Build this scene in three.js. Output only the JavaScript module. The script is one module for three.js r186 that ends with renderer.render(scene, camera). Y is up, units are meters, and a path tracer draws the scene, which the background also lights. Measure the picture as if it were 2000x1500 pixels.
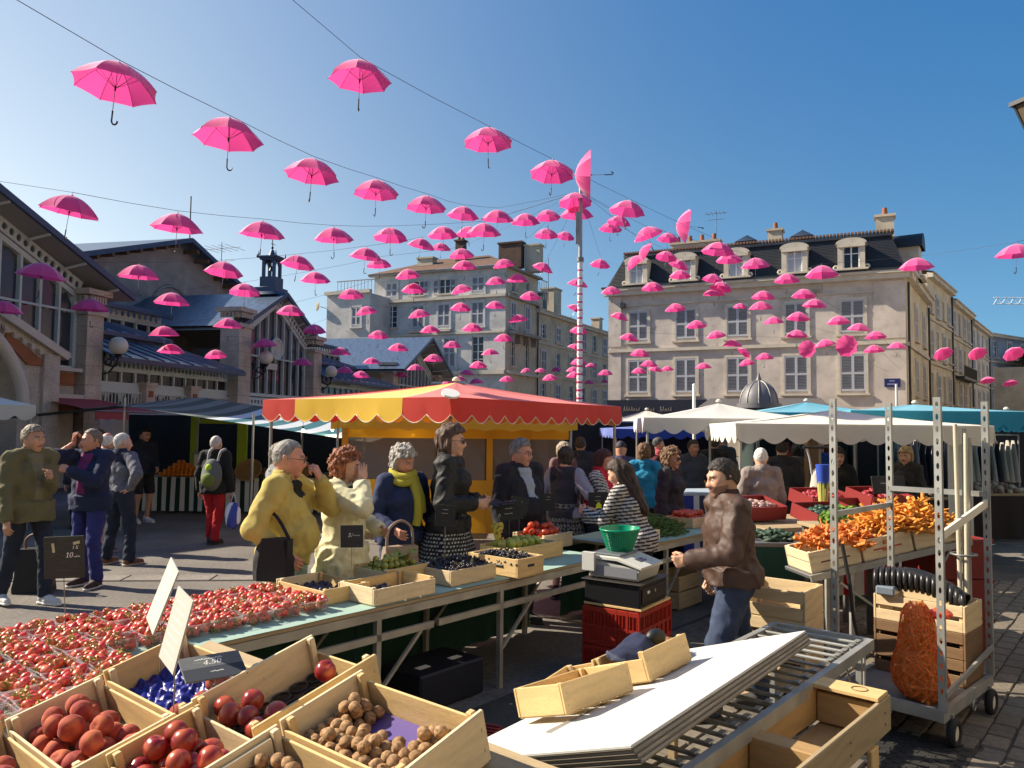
import * as THREE from 'three';
import { mergeGeometries, toCreasedNormals } from 'three/addons/utils/BufferGeometryUtils.js';
import { ImprovedNoise } from 'three/addons/math/ImprovedNoise.js';

// ---------- camera, sky, sun, exposure ----------
const scene = new THREE.Scene();
const camera = new THREE.PerspectiveCamera(52.8, 4 / 3, 0.05, 600);
camera.position.set(0, 1.85, 0);
camera.rotation.set(THREE.MathUtils.degToRad(3.03), 0, THREE.MathUtils.degToRad(0.6));
const renderer = new THREE.WebGLRenderer({ antialias: true });
renderer.toneMapping = THREE.LinearToneMapping;
renderer.toneMappingExposure = 1.95;
renderer.shadowMap.enabled = true;
const SUN = new THREE.Vector3(-0.88, 0.67, -0.38).normalize();
const sun = new THREE.DirectionalLight(new THREE.Color().setRGB(1, 0.88, 0.7), 5);
sun.position.copy(SUN).multiplyScalar(80); sun.target.position.set(0, 0, -12);
sun.castShadow = true; sun.shadow.mapSize.set(4096, 4096); sun.shadow.radius = 1;
Object.assign(sun.shadow.camera, { left: -50, right: 50, top: 50, bottom: -50, near: 1, far: 200 });
scene.add(sun, sun.target);
{ // clear autumn sky: deep blue away from the sun, pale and milky round it and towards the horizon
  const W = 512, H = 256, d = new Float32Array(W * H * 4), v = new THREE.Vector3();
  const zen = [0.009, 0.091, 0.267], halo = [0.17, 0.179, 0.165], low = [1.758, 1.552, 1.104], band = [0.146, 0.27, 0.231];
  for (let j = 0; j < H; j++) for (let i = 0; i < W; i++) {
    const el = ((j + 0.5) / H - 0.5) * Math.PI, az = ((i + 0.5) / W - 0.5) * 2 * Math.PI;
    v.set(Math.cos(el) * Math.cos(az), Math.sin(el), Math.cos(el) * Math.sin(az));
    const ang = Math.acos(THREE.MathUtils.clamp(v.dot(SUN), -1, 1)), e = Math.max(0, Math.sin(el));
    const hz = Math.exp(-e * 5), k = (j * W + i) * 4;
    for (let c = 0; c < 3; c++) { let q = zen[c] + halo[c] * Math.exp(-Math.pow(ang / 0.8, 3)) + low[c] * hz * Math.exp(-Math.pow(ang / 0.8, 2)) + band[c] * hz; if (el < 0) q *= 0.3; d[k + c] = q * 0.872; }
    d[k + 3] = 1;
  }
  const t = new THREE.DataTexture(d, W, H, THREE.RGBAFormat, THREE.FloatType);
  t.mapping = THREE.EquirectangularReflectionMapping; t.magFilter = t.minFilter = THREE.LinearFilter; t.wrapS = THREE.RepeatWrapping; t.needsUpdate = true;
  scene.background = t; scene.environment = t;
}

// ---------- helpers ----------
let seed = 7;
const rnd = () => { seed |= 0; seed = seed + 0x6D2B79F5 | 0; let t = Math.imul(seed ^ seed >>> 15, 1 | seed); t = t + Math.imul(t ^ t >>> 7, 61 | t) ^ t; return ((t ^ t >>> 14) >>> 0) / 4294967296; };
const rr = (a, b) => a + (b - a) * rnd(), pick = (a) => a[Math.floor(rnd() * a.length)], RAD = Math.PI / 180;
const V = (x, y, z) => new THREE.Vector3(x, y, z);
const perlin = new ImprovedNoise(), nz = (x, y, z) => perlin.noise(x + 100.3, y + 57.7, z + 31.1);
const used = {};
const numbered = (n) => { const k = used[n] = (used[n] ?? -1) + 1; return k ? n + '_' + String(k).padStart(3, '0') : n; };
function tag(o, label, category, group, kind) { o.userData.label = label; if (category) o.userData.category = category; if (group) o.userData.group = group; if (kind || category) o.userData.kind = kind || 'thing'; return o; }
function thing(name, label, category, pos = [0, 0, 0], turn = 0, group) {
  const o = new THREE.Group(); o.name = numbered(name); o.position.set(...pos); o.rotation.order = 'YXZ'; o.rotation.y = turn; scene.add(o);
  return tag(o, label, category, group);
}
function part(name, geo, mat, parent, pos, rot) {
  const m = new THREE.Mesh(Array.isArray(geo) ? merge(geo) : geo, mat); m.name = name; m.castShadow = m.receiveShadow = true;
  if (pos) m.position.set(...pos); if (rot) m.rotation.set(...rot);
  parent.add(m); return m;
}
function single(name, geo, mat, label, category, pos, turn = 0, group) { const m = part(name, geo, mat, scene, pos); m.name = numbered(name); m.rotation.order = 'YXZ'; m.rotation.y = turn; return tag(m, label, category, group); }
function struct(name, geo, mat, pos, label) { const m = part(name, geo, mat, scene, pos); m.name = numbered(name); m.userData.kind = 'structure'; if (label) m.userData.label = label; return m; }
function dup(o, pos, turn, label) { const c = o.clone(); c.name = numbered(o.name.replace(/_\d{3}$/, '')); scene.add(c); if (pos) c.position.set(...pos); if (turn !== undefined) c.rotation.y = turn; if (label) c.userData.label = label; return c; }
function norm(g) { for (const k of Object.keys(g.attributes)) if (!['position', 'normal', 'uv', 'color'].includes(k)) g.deleteAttribute(k); return g.index ? g.toNonIndexed() : g; }
function merge(list) {
  const l = list.flat(9).map(norm), col = l.some((g) => g.attributes.color);
  if (col) for (const g of l) if (!g.attributes.color) g.setAttribute('color', new THREE.BufferAttribute(new Float32Array(g.attributes.position.count * 3).fill(1), 3));
  return mergeGeometries(l);
}
const mv = (g, x = 0, y = 0, z = 0, ry = 0, rx = 0, rz = 0) => { if (rx) g.rotateX(rx); if (rz) g.rotateZ(rz); if (ry) g.rotateY(ry); return g.translate(x, y, z); };
function metreUV(g, grain) { // box mapping in metres; grain: axis along which u runs
  const p = g.attributes.position, n = g.attributes.normal, uv = new Float32Array(p.count * 2), ou = rnd() * 3, ov = rnd() * 3;
  for (let i = 0; i < p.count; i++) {
    const c = [p.getX(i), p.getY(i), p.getZ(i)], a = [Math.abs(n.getX(i)), Math.abs(n.getY(i)), Math.abs(n.getZ(i))];
    const ax = a[0] > a[1] && a[0] > a[2] ? 0 : a[1] > a[2] ? 1 : 2; let o = [0, 1, 2].filter((k) => k !== ax);
    if (o[1] === grain || (grain === undefined && ax === 0)) o = [o[1], o[0]];
    uv[i * 2] = c[o[0]] + ou; uv[i * 2 + 1] = c[o[1]] + ov;
  }
  g.setAttribute('uv', new THREE.BufferAttribute(uv, 2)); return g;
}
function bx(w, h, d, x = 0, y = 0, z = 0, ry = 0, rx = 0, rz = 0) {
  const g = new THREE.BoxGeometry(w, h, d), m = Math.max(w, h, d);
  return mv(metreUV(g, m === w ? 0 : m === h ? 1 : 2), x, y, z, ry, rx, rz);
}
const ccache = {};
function cbx(w, h, d, c = 0.003) { // chamfered box, 44 triangles, shared
  const k = [w, h, d, c].map((q) => q.toFixed(4)).join(); if (ccache[k]) return ccache[k];
  const X = w / 2, Y = h / 2, Z = d / 2, pos = [];
  const q = (a, b, e, f) => pos.push(...a, ...b, ...e, ...a, ...e, ...f);
  const P = (ax, s) => { const o = []; const D = [X, Y, Z], u = (ax + 1) % 3, w2 = (ax + 2) % 3; for (const [a, b] of [[-1, -1], [1, -1], [1, 1], [-1, 1]]) { const v = [0, 0, 0]; v[ax] = s * D[ax]; v[u] = a * (D[u] - c); v[w2] = b * (D[w2] - c); o.push(v); } return s > 0 ? o : o.reverse(); };
  for (let ax = 0; ax < 3; ax++) for (const s of [-1, 1]) q(...P(ax, s));
  const vt = (ax, sx) => { const D = [X, Y, Z], v = [0, 0, 0]; for (let i = 0; i < 3; i++) v[i] = sx[i] * (i === ax ? D[i] : D[i] - c); return v; };
  for (let e = 0; e < 3; e++) { const a = (e + 1) % 3, b = (e + 2) % 3; for (const sa of [-1, 1]) for (const sb of [-1, 1]) { const S = (t) => { const s = [0, 0, 0]; s[e] = t; s[a] = sa; s[b] = sb; return s; }; const l = [vt(a, S(-1)), vt(a, S(1)), vt(b, S(1)), vt(b, S(-1))]; sa * sb > 0 ? q(...l.reverse()) : q(...l); } }
  for (const x of [-1, 1]) for (const y of [-1, 1]) for (const z of [-1, 1]) { const t = [vt(0, [x, y, z]), vt(1, [x, y, z]), vt(2, [x, y, z])]; if (x * y * z < 0) t.reverse(); pos.push(...t.flat()); }
  const g = new THREE.BufferGeometry(); g.setAttribute('position', new THREE.BufferAttribute(new Float32Array(pos), 3)); g.computeVertexNormals();
  const m = Math.max(w, h, d); return ccache[k] = metreUV(g, m === w ? 0 : m === h ? 1 : 2);
}
function rod(a, b, r, seg = 6, r2 = r) {
  const A = Array.isArray(a) ? V(...a) : a, B = Array.isArray(b) ? V(...b) : b, l = A.distanceTo(B), g = new THREE.CylinderGeometry(r2, r, l, seg, 1);
  g.applyQuaternion(new THREE.Quaternion().setFromUnitVectors(V(0, 1, 0), B.clone().sub(A).normalize())); return g.translate((A.x + B.x) / 2, (A.y + B.y) / 2, (A.z + B.z) / 2);
}
function beam(a, b, w, h) { // rectangular bar from a to b, h kept vertical-ish
  const A = V(...a), B = V(...b), d = B.clone().sub(A), l = d.length(), g = bx(w, h, l);
  const z = d.normalize(), x = V(0, 1, 0).cross(z); if (x.lengthSq() < 1e-6) x.set(1, 0, 0); x.normalize(); const y = z.clone().cross(x);
  g.applyMatrix4(new THREE.Matrix4().makeBasis(x, y, z)); return g.translate((A.x + B.x) / 2, (A.y + B.y) / 2, (A.z + B.z) / 2);
}
function tube(pts, r, seg = 24, rad = 6, closed = false) { return new THREE.TubeGeometry(new THREE.CatmullRomCurve3(pts.map((p) => Array.isArray(p) ? V(...p) : p), closed), seg, r, rad, closed); }
function extr(pts, depth, bevel = 0, holes = []) {
  const s = new THREE.Shape(pts.map(([x, y]) => new THREE.Vector2(x, y))); for (const h of holes) s.holes.push(h instanceof THREE.Path ? h : new THREE.Path(h.map(([x, y]) => new THREE.Vector2(x, y))));
  return new THREE.ExtrudeGeometry(s, { depth, bevelEnabled: bevel > 0, bevelThickness: bevel, bevelSize: bevel, bevelSegments: 1, curveSegments: 10 });
}
function quad(a, b, c, d, nu = 1, nv = 1, f) { // patch a-b-c-d with optional displacement f(u,v,p)
  const pos = [], uv = [], idx = [], A = V(...a), Bv = V(...b), C = V(...c), Dv = V(...d), lu = A.distanceTo(Bv), lv = A.distanceTo(Dv);
  for (let j = 0; j <= nv; j++) for (let i = 0; i <= nu; i++) { const u = i / nu, v = j / nv, p = A.clone().lerp(Bv, u).lerp(Dv.clone().lerp(C, u), v); if (f) f(u, v, p); pos.push(p.x, p.y, p.z); uv.push(u * lu, v * lv); }
  for (let j = 0; j < nv; j++) for (let i = 0; i < nu; i++) { const k = j * (nu + 1) + i; idx.push(k, k + 1, k + nu + 2, k, k + nu + 2, k + nu + 1); }
  const g = new THREE.BufferGeometry(); g.setAttribute('position', new THREE.BufferAttribute(new Float32Array(pos), 3)); g.setAttribute('uv', new THREE.BufferAttribute(new Float32Array(uv), 2)); g.setIndex(idx); g.computeVertexNormals(); return g;
}
function colored(g, f) { const p = g.attributes.position, c = new Float32Array(p.count * 3); for (let i = 0; i < p.count; i++) { const k = typeof f === 'function' ? f(p.getX(i), p.getY(i), p.getZ(i), i) : f; c[i * 3] = k[0]; c[i * 3 + 1] = k[1]; c[i * 3 + 2] = k[2]; } g.setAttribute('color', new THREE.BufferAttribute(c, 3)); return g; }

// ---------- textures and materials ----------
function dtex(n, m, f, srgb = true, rep = [1, 1]) {
  const d = new Uint8Array(n * m * 4);
  for (let j = 0; j < m; j++) for (let i = 0; i < n; i++) { const c = f(i / n, j / m), k = (j * n + i) * 4; for (let q = 0; q < 3; q++) d[k + q] = Math.max(0, Math.min(255, (c.length ? c[q] : c) * 255)); d[k + 3] = 255; }
  const t = new THREE.DataTexture(d, n, m); t.wrapS = t.wrapT = THREE.RepeatWrapping; t.magFilter = THREE.LinearFilter; t.minFilter = THREE.LinearMipmapLinearFilter; t.generateMipmaps = true; if (srgb) t.colorSpace = THREE.SRGBColorSpace; t.repeat.set(...rep); t.needsUpdate = true; return t;
}
// tileable fractal noise: p = periods across the tile
function tn(u, v, p, oct = 4, seedz = 0) { let s = 0, a = 0.5, q = p; for (let o = 0; o < oct; o++) { const U = u * q, Vv = v * q, fu = u, fv = v; const n = (x, y) => nz(x, y, seedz + o * 7.3); s += a * ((n(U, Vv) * (1 - fu) + n(U - q, Vv) * fu) * (1 - fv) + (n(U, Vv - q) * (1 - fu) + n(U - q, Vv - q) * fu) * fv); a *= 0.5; q *= 2; } return s; }
const TW = dtex(512, 256, (u, v) => { const w = tn(u, v, 2, 3, 2), g = tn(u * 1, v, 1, 1, 7) * 0, fib = tn(u, v * 6 % 1, 6, 2, 14), lines = Math.pow(0.5 + 0.5 * Math.sin((v * 9 + w * 2.2 + 0.4 * Math.sin(u * 6.283)) * 6.283), 3), f = tn(u, v, 40, 2, 4); const k = 0.95 - 0.085 * lines * (0.5 + w) + f * 0.07 + fib * 0.06 + tn(u, v, 3, 2, 31) * 0.09; return [k, k * 0.985, k * 0.95]; }, true, [0.9, 1.7]);
const TWB = dtex(256, 128, (u, v) => 0.5 + tn(u, v, 24, 3, 4) * 0.5, false, [1.6, 6]);
const TP = dtex(320, 320, (u, v) => { const s = tn(u, v, 3, 5, 1), f = tn(u, v, 48, 2, 3), st = Math.max(0, tn(u, v * 0.999, 9, 3, 12)); const k = 0.9 + s * 0.22 + f * 0.06 - st * 0.2; return [k, k * 0.99, k * 0.975]; }, true, [0.25, 0.25]);
const TS = dtex(320, 320, (u, v) => { const s = tn(u, v, 4, 5, 21), f = tn(u, v, 64, 2, 23), sp = tn(u, v, 100, 1, 25) > 0.28 ? -0.18 : 0; const k = 0.86 + s * 0.3 + f * 0.35 + sp; return [k, k * 0.985, k * 0.96]; }, true, [0.4, 0.4]);
const TSB = dtex(320, 320, (u, v) => 0.5 + tn(u, v, 90, 2, 23) * 0.8, false, [0.4, 0.4]);
const TF = dtex(256, 256, (u, v) => 0.5 + 0.22 * Math.sin(u * 6.283 * 64) * Math.sin(v * 6.283 * 64) + tn(u, v, 20, 3, 41) * 0.5, false, [2, 2]);
const TC = dtex(256, 256, (u, v) => { const r = 1 - Math.abs(tn(u, v, 5, 3, 61)) * 2.2, q = 1 - Math.abs(tn(u, v, 9, 2, 63)) * 2.4; return 0.15 + 0.5 * r * r + 0.25 * q * q + 0.06 * Math.sin(u * 6.283 * 120) * Math.sin(v * 6.283 * 120); }, false, [1.4, 1.1]);
const TG = dtex(256, 256, (u, v) => { const k = 0.88 + tn(u, v, 5, 5, 51) * 0.4; return [k, k, k]; }, true, [0.8, 0.8]);
const rgb = (r, g, b) => new THREE.Color().setRGB(r, g, b);
const C3 = (c) => typeof c === 'number' || typeof c === 'string' ? new THREE.Color(c) : Array.isArray(c) ? rgb(...c) : c;
const mat = (c, roughness = 0.8, o = {}) => new THREE.MeshStandardMaterial({ color: C3(c), roughness, ...o });
const pmat = (c, roughness, o) => new THREE.MeshPhysicalMaterial({ color: C3(c), roughness, ...o });
const wood = (c, o = {}) => mat(c, 0.72, { map: TW, bumpMap: TWB, bumpScale: 0.0012, ...o });
const M = {
  wood: [wood([0.72, 0.57, 0.36]), wood([0.78, 0.65, 0.44]), wood([0.70, 0.50, 0.24])],
  woodOld: wood([0.42, 0.27, 0.12]), woodGrey: wood([0.40, 0.31, 0.19]), woodDark: wood([0.2, 0.12, 0.06]),
  plaster: mat([0.68, 0.61, 0.55], 0.95, { map: TP }), plasterGrey: mat([0.66, 0.65, 0.64], 0.95, { map: TP }), plasterWarm: mat([0.74, 0.64, 0.47], 0.95, { map: TP }), plasterOld: mat([0.64, 0.56, 0.43], 0.95, { map: TP }),
  stone: mat([0.64, 0.56, 0.45], 0.95, { map: TS, bumpMap: TSB, bumpScale: 0.004 }), stoneGrey: mat([0.42, 0.39, 0.35], 0.95, { map: TS }), stonePale: mat([0.68, 0.62, 0.52], 0.9, { map: TP }),
  brickDark: mat([0.13, 0.075, 0.055], 0.9, { map: TS }), brick: mat([0.38, 0.14, 0.06], 0.9, { map: TS }), asphalt: mat([0.2, 0.185, 0.17], 0.92, { map: TS, bumpMap: TSB, bumpScale: 0.003 }),
  slate: mat([0.02, 0.024, 0.035], 0.55, { map: TS }), slateEdge: mat([0.09, 0.10, 0.12], 0.6), tile: mat([0.17, 0.09, 0.06], 0.9, { map: TS }),
  zinc: mat([0.16, 0.22, 0.32], 0.38, { metalness: 0.55, map: TG }), zincSeam: mat([0.10, 0.14, 0.2], 0.45, { metalness: 0.5 }), ironGreen: mat([0.52, 0.56, 0.5], 0.6), iron: mat([0.02, 0.022, 0.025], 0.5), ironBlue: mat([0.05, 0.07, 0.12], 0.5),
  pane: mat([0.018, 0.016, 0.018], 0.08, { metalness: 0 }), paneGrey: mat([0.05, 0.052, 0.06], 0.15), paneBlue: mat([0.04, 0.055, 0.09], 0.06),  // pane is opaque near-black: the dark interior behind is put into its colour
  shutter: mat([0.44, 0.46, 0.50], 0.7), shutterSlat: mat([0.2, 0.22, 0.26], 0.75), white: mat([0.78, 0.77, 0.74], 0.6), cream: mat([0.7, 0.66, 0.55], 0.7),
  steel: mat([0.5, 0.5, 0.48], 0.42, { metalness: 0.7, map: TG }), steelDark: mat([0.2, 0.2, 0.2], 0.5, { metalness: 0.6 }), galv: mat([0.46, 0.46, 0.43], 0.5, { metalness: 0.45, map: TG }), black: mat([0.012, 0.012, 0.013], 0.5), rubber: mat([0.02, 0.02, 0.02], 0.85), wire: mat([0.05, 0.05, 0.055], 0.5),
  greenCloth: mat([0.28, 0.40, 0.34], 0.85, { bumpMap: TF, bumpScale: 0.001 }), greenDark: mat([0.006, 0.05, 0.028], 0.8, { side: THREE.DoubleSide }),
  skin: mat([0.55, 0.3, 0.2], 0.55),
};
const woodR = () => pick(M.wood);

// ---------- ground ----------
const groundGeo = new THREE.PlaneGeometry(500, 500, 1, 1).rotateX(-Math.PI / 2); metreUV(groundGeo, 0);
struct('ground', groundGeo, M.asphalt, [0, 0, -120]);
const TH = 0.8689, DX = Math.cos(TH), DZ = -Math.sin(TH), NX = Math.sin(TH), NZ = Math.cos(TH); // stall frame: x runs along the row of tables, z towards the aisle behind them
const sw = (s, n, y = 0) => [s * DX + n * NX, y, s * DZ + n * NZ];
{ // paving of the aisle: bed, single setts, drain channels, manhole covers
  const bedMat = mat([0.085, 0.078, 0.07], 0.95, { map: TS }), rect = (s0, s1, n0, n1, y) => quad(sw(s0, n1, y), sw(s1, n1, y), sw(s1, n0, y), sw(s0, n0, y));
  const pave = struct('paving', rect(-3, 13.4, -3.5, 3.2, 0.004), bedMat, [0, 0, 0]);
  const tones = [[0.19, 0.165, 0.135], [0.16, 0.14, 0.115], [0.215, 0.185, 0.15], [0.175, 0.16, 0.14]].map((c) => mat(c, 0.9, { map: TS, bumpMap: TSB, bumpScale: 0.003 }));
  const geos = [], list = [];
  for (let k = 0; k < 6; k++) geos.push(cbx(0.212 - 0.004 * (k % 3), 0.02, 0.132 - 0.003 * (k % 2), 0.006 + 0.0005 * k));
  const gutters = [[-0.50], [-0.02]];
  for (let j = 0; j < 44; j++) for (let i = -14; i < 62; i++) {
    const n = -3.44 + j * 0.142 + 0.07, s = i * 0.222 + (j % 2) * 0.111 + 0.3;
    if (gutters.some(([g]) => Math.abs(n - g) < 0.11)) continue;
    const [x, , z] = sw(s, n); if (z > -3.0 || x < 0.3 || z < -9.6 || Math.abs(x) > 0.74 * -z) continue;
    if (s > 4.62 && s < 5.26 && n > -1.52 && n < -0.86) continue; // cover under the roll cage
    if (Math.hypot(s - 4.42, n + 0.86) < 0.3) continue;
    if (s > 4.3 && s < 4.95 && n > -0.5 && n < 0.1) continue;
    list.push([s + rr(-0.004, 0.004), n + rr(-0.004, 0.004), z, rr(-0.03, 0.03)]);
  }
  list.sort((a, b) => b[2] - a[2]);
  const rest = [];
  list.forEach(([s, n, , t], k) => {
    const [x, , z] = sw(s, n), g = geos[k % 6], y = 0.0085 + rr(-0.0025, 0.003);
    if (k < 300) { const m = part('paver', g, tones[Math.floor(rnd() * 4)], pave, [x, y, z]); m.rotation.set(rr(-0.012, 0.012), TH + t, rr(-0.012, 0.012)); }
    else rest.push(mv(g.clone(), 0, 0, 0, TH + t).translate(x, y, z));
  });
  if (rest.length) { const m = part('paver_field', rest, tones[0], pave); m.userData.kind = 'stuff'; }
  for (const [g] of gutters) for (let i = 0; i < 26; i++) { const [x, , z] = sw(1.2 + i * 0.42, g); part('channel_stone', cbx(0.41, 0.02, 0.17, 0.008), tones[1], pave, [x, 0.004, z]).rotation.y = TH; const [x2, , z2] = sw(1.2 + i * 0.42, g + 0.05); part('channel_slot', cbx(0.40, 0.012, 0.025, 0.002), M.black, pave, [x2, 0.0095, z2]).rotation.y = TH; }
  const coverMat = mat([0.05, 0.048, 0.045], 0.7, { metalness: 0.4, map: TG });
  const cover = (s, n, w, d) => { const [x, , z] = sw(s, n); const o = thing('manhole_cover', w > 0.62 ? 'square dark iron cover set in the pavers under the roll cage' : 'square iron cover with worn white lettering set in the pavers', 'manhole cover', [x, 0, z], TH); part('lid', cbx(w, 0.022, d, 0.004), coverMat, o, [0, 0.006, 0]); const st = []; for (let a = -6; a <= 6; a++) for (let b = -6; b <= 6; b++) if ((a + b) % 2) st.push(bx(w / 18, 0.004, d / 18, a * w / 14, 0.019, b * d / 14)); part('tread_pattern', st, coverMat, o); part('frame', [bx(w + 0.05, 0.02, 0.02, 0, 0.006, d / 2 + 0.014), bx(w + 0.05, 0.02, 0.02, 0, 0.006, -d / 2 - 0.014), bx(0.02, 0.02, d, w / 2 + 0.014, 0.006, 0), bx(0.02, 0.02, d, -w / 2 - 0.014, 0.006, 0)], coverMat, o); return o; };
  cover(4.94, -1.19, 0.63, 0.63); cover(4.62, -0.2, 0.6, 0.56);
  const [rx, , rz] = sw(4.42, -0.86); const rc = thing('manhole_cover', 'round iron manhole cover sunk in the stone pavers', 'manhole cover', [rx, 0, rz]); part('lid', new THREE.CylinderGeometry(0.24, 0.24, 0.02, 32), coverMat, rc, [0, 0.006, 0]); part('ring', new THREE.TorusGeometry(0.25, 0.012, 6, 40).rotateX(Math.PI / 2), coverMat, rc, [0, 0.012, 0]); part('inner_ring', new THREE.TorusGeometry(0.15, 0.006, 6, 32).rotateX(Math.PI / 2), coverMat, rc, [0, 0.017, 0]);
}
{ // stone gutter strip crossing the square
  const g = mat([0.26, 0.24, 0.22], 0.95, { map: TS }), st = struct('gutter_strip', quad([-12, 0.003, -8.45], [3, 0.003, -9.6], [3, 0.003, -9.95], [-12, 0.003, -8.8]), mat([0.09, 0.085, 0.08], 0.95), [0, 0, 0]);
  for (let i = 0; i < 30; i++) { const t = (i + 0.5) / 30, x = -12 + 15 * t, z = -8.62 - 1.15 * t; part('gutter_stone', cbx(0.49, 0.02, 0.33, 0.008), g, st, [x, 0.006, z]).rotation.y = 0.0766; }
  struct('street', quad([14, 0.004, -20], [52, 0.004, -82], [60, 0.004, -78], [21, 0.004, -17]), mat([0.15, 0.14, 0.13], 0.9, { map: TS }), [0, 0, 0]);
  struct('crossing_strip', quad([3.6, 0.006, -8.0], [9, 0.006, -6.6], [9, 0.006, -7.1], [3.6, 0.006, -8.55]), mat([0.42, 0.37, 0.29], 0.9, { map: TS }), [0, 0, 0]);
}

// ---------- building kit ----------
const rectHole = (x, y, w, h) => [[x - w / 2, y], [x - w / 2, y + h], [x + w / 2, y + h], [x + w / 2, y]];
function wallWith(outline, holes, t) { const g = extr(outline, t, 0, holes.map(([x, y, w, h]) => rectHole(x, y, w, h))); return metreUV(g.translate(0, 0, -t), 0); }
const slatCache = {};
function shutterLeaf(w, h) { // frame with two louvred panels
  const k = w.toFixed(2) + h.toFixed(2); if (slatCache[k]) return slatCache[k];
  const fr = [bx(0.07, h, 0.05, -w / 2 + 0.035, h / 2, 0), bx(0.07, h, 0.05, w / 2 - 0.035, h / 2, 0)]; for (const y of [0.05, h * 0.48, h - 0.05]) fr.push(bx(w - 0.14, 0.1, 0.05, 0, y, 0));
  const sl = []; const n = Math.round(h / 0.09); for (let i = 1; i < n; i++) { const y = i * h / n; if (Math.abs(y - h * 0.48) < 0.08 || y > h - 0.12 || y < 0.12) continue; sl.push(bx(w - 0.14, 0.07, 0.012, 0, y, -0.004, 0, 0.5)); }
  return slatCache[k] = [merge(fr), merge(sl)];
}
function shutWindow(P, x, y, w, h, o = {}) { // closed shutters in a plain raised surround
  const s = part('window_surround', [bx(0.16, h + 0.3, 0.07, -w / 2 - 0.08, h / 2, 0.037), bx(0.16, h + 0.3, 0.07, w / 2 + 0.08, h / 2, 0.037), bx(w, 0.15, 0.07, 0, h + 0.075, 0.037), bx(w + 0.5, 0.12, 0.2, 0, -0.21, 0.1)], o.sur || M.stonePale, P, [x, y, o.z || 0]);
  const [f, l] = shutterLeaf(w / 2 - 0.01, h);
  for (const k of [-1, 1]) { const a = part('shutter', f, o.sh || M.shutter, s, [k * (w / 4), 0, 0.035]); a.name = 'shutter'; part('shutter_slats', l, o.sl || M.shutterSlat, s, [k * (w / 4), 0, 0.035]); }
  return s;
}
function glassWindow(P, x, y, w, h, cols = 2, rows = 3, o = {}) { // hole is cut in the wall by the caller
  const t = 0.05, bars = [bx(t, h, 0.06, -w / 2 + t / 2, h / 2, 0), bx(t, h, 0.06, w / 2 - t / 2, h / 2, 0), bx(w - 2 * t, t, 0.06, 0, t / 2, 0), bx(w - 2 * t, t, 0.06, 0, h - t / 2, 0)];
  for (let i = 1; i < cols; i++) bars.push(bx(i * 2 === cols ? 0.09 : 0.035, h - 2 * t, 0.05, -w / 2 + w * i / cols, h / 2, 0));
  for (let j = 1; j < rows; j++) bars.push(bx(w - 2 * t, 0.035, 0.045, 0, h * j / rows, 0));
  const f = part('window', bars, o.frame || M.white, P, [x, y, (o.z || 0) - 0.15]);
  for (let i = 0; i < cols; i++) part('pane', o.paneGeo || bx(w / cols - 0.03, h - 0.06, 0.01), o.pane || M.paneBlue, f, [-w / 2 + w * (i + 0.5) / cols, h / 2, -0.012]);
  if (o.sill !== false) part('sill', bx(w + 0.4, 0.12, 0.22), M.stonePale, f, [0, -0.07, 0.24]);
  if (o.open) { const [a, b] = shutterLeaf(w / 2, h); for (const k of [-1, 1]) { part('shutter', a, M.shutter, f, [k * (w * 0.75 + 0.02), 0, 0.185]); part('shutter_slats', b, M.shutterSlat, f, [k * (w * 0.75 + 0.02), 0, 0.185]); } }
  return f;
}
function chimney(P, x, y, z, w, h, d, pots = 2, m = M.plasterOld) { const c = part('chimney', [bx(w, h, d, 0, h / 2, 0), bx(w + 0.2, 0.15, d + 0.2, 0, h + 0.075, 0)], m, P, [x, y, z]); for (let i = 0; i < pots; i++) part('chimney_pot', new THREE.CylinderGeometry(0.13, 0.17, 0.5, 8), M.brick, c, [-w / 2 + w * (i + 0.5) / pots, h + 0.4, 0]); return c; }
function pipe(P, x, z, h, y0 = 0) { part('downpipe', rod([0, 0, 0], [0, h, 0], 0.07, 8), M.iron, P, [x, y0, z]); }
function aerial(P, x, y, z, s = 1) { const l = [rod([0, 0, 0], [0, 2.2 * s, 0], 0.03, 5)]; for (let i = 0; i < 5; i++) l.push(rod([-0.5 * s + i * 0.25 * s, 2.0 * s, -0.45 * s], [-0.5 * s + i * 0.25 * s, 2.0 * s, 0.45 * s], 0.015, 4)); l.push(rod([-0.7 * s, 2.0 * s, 0], [0.7 * s, 2.0 * s, 0], 0.02, 4), rod([-0.5 * s, 1.6 * s, 0], [0.5 * s, 1.6 * s, 0], 0.02, 4)); part('aerial', l, M.steelDark, P, [x, y, z]); }

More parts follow.
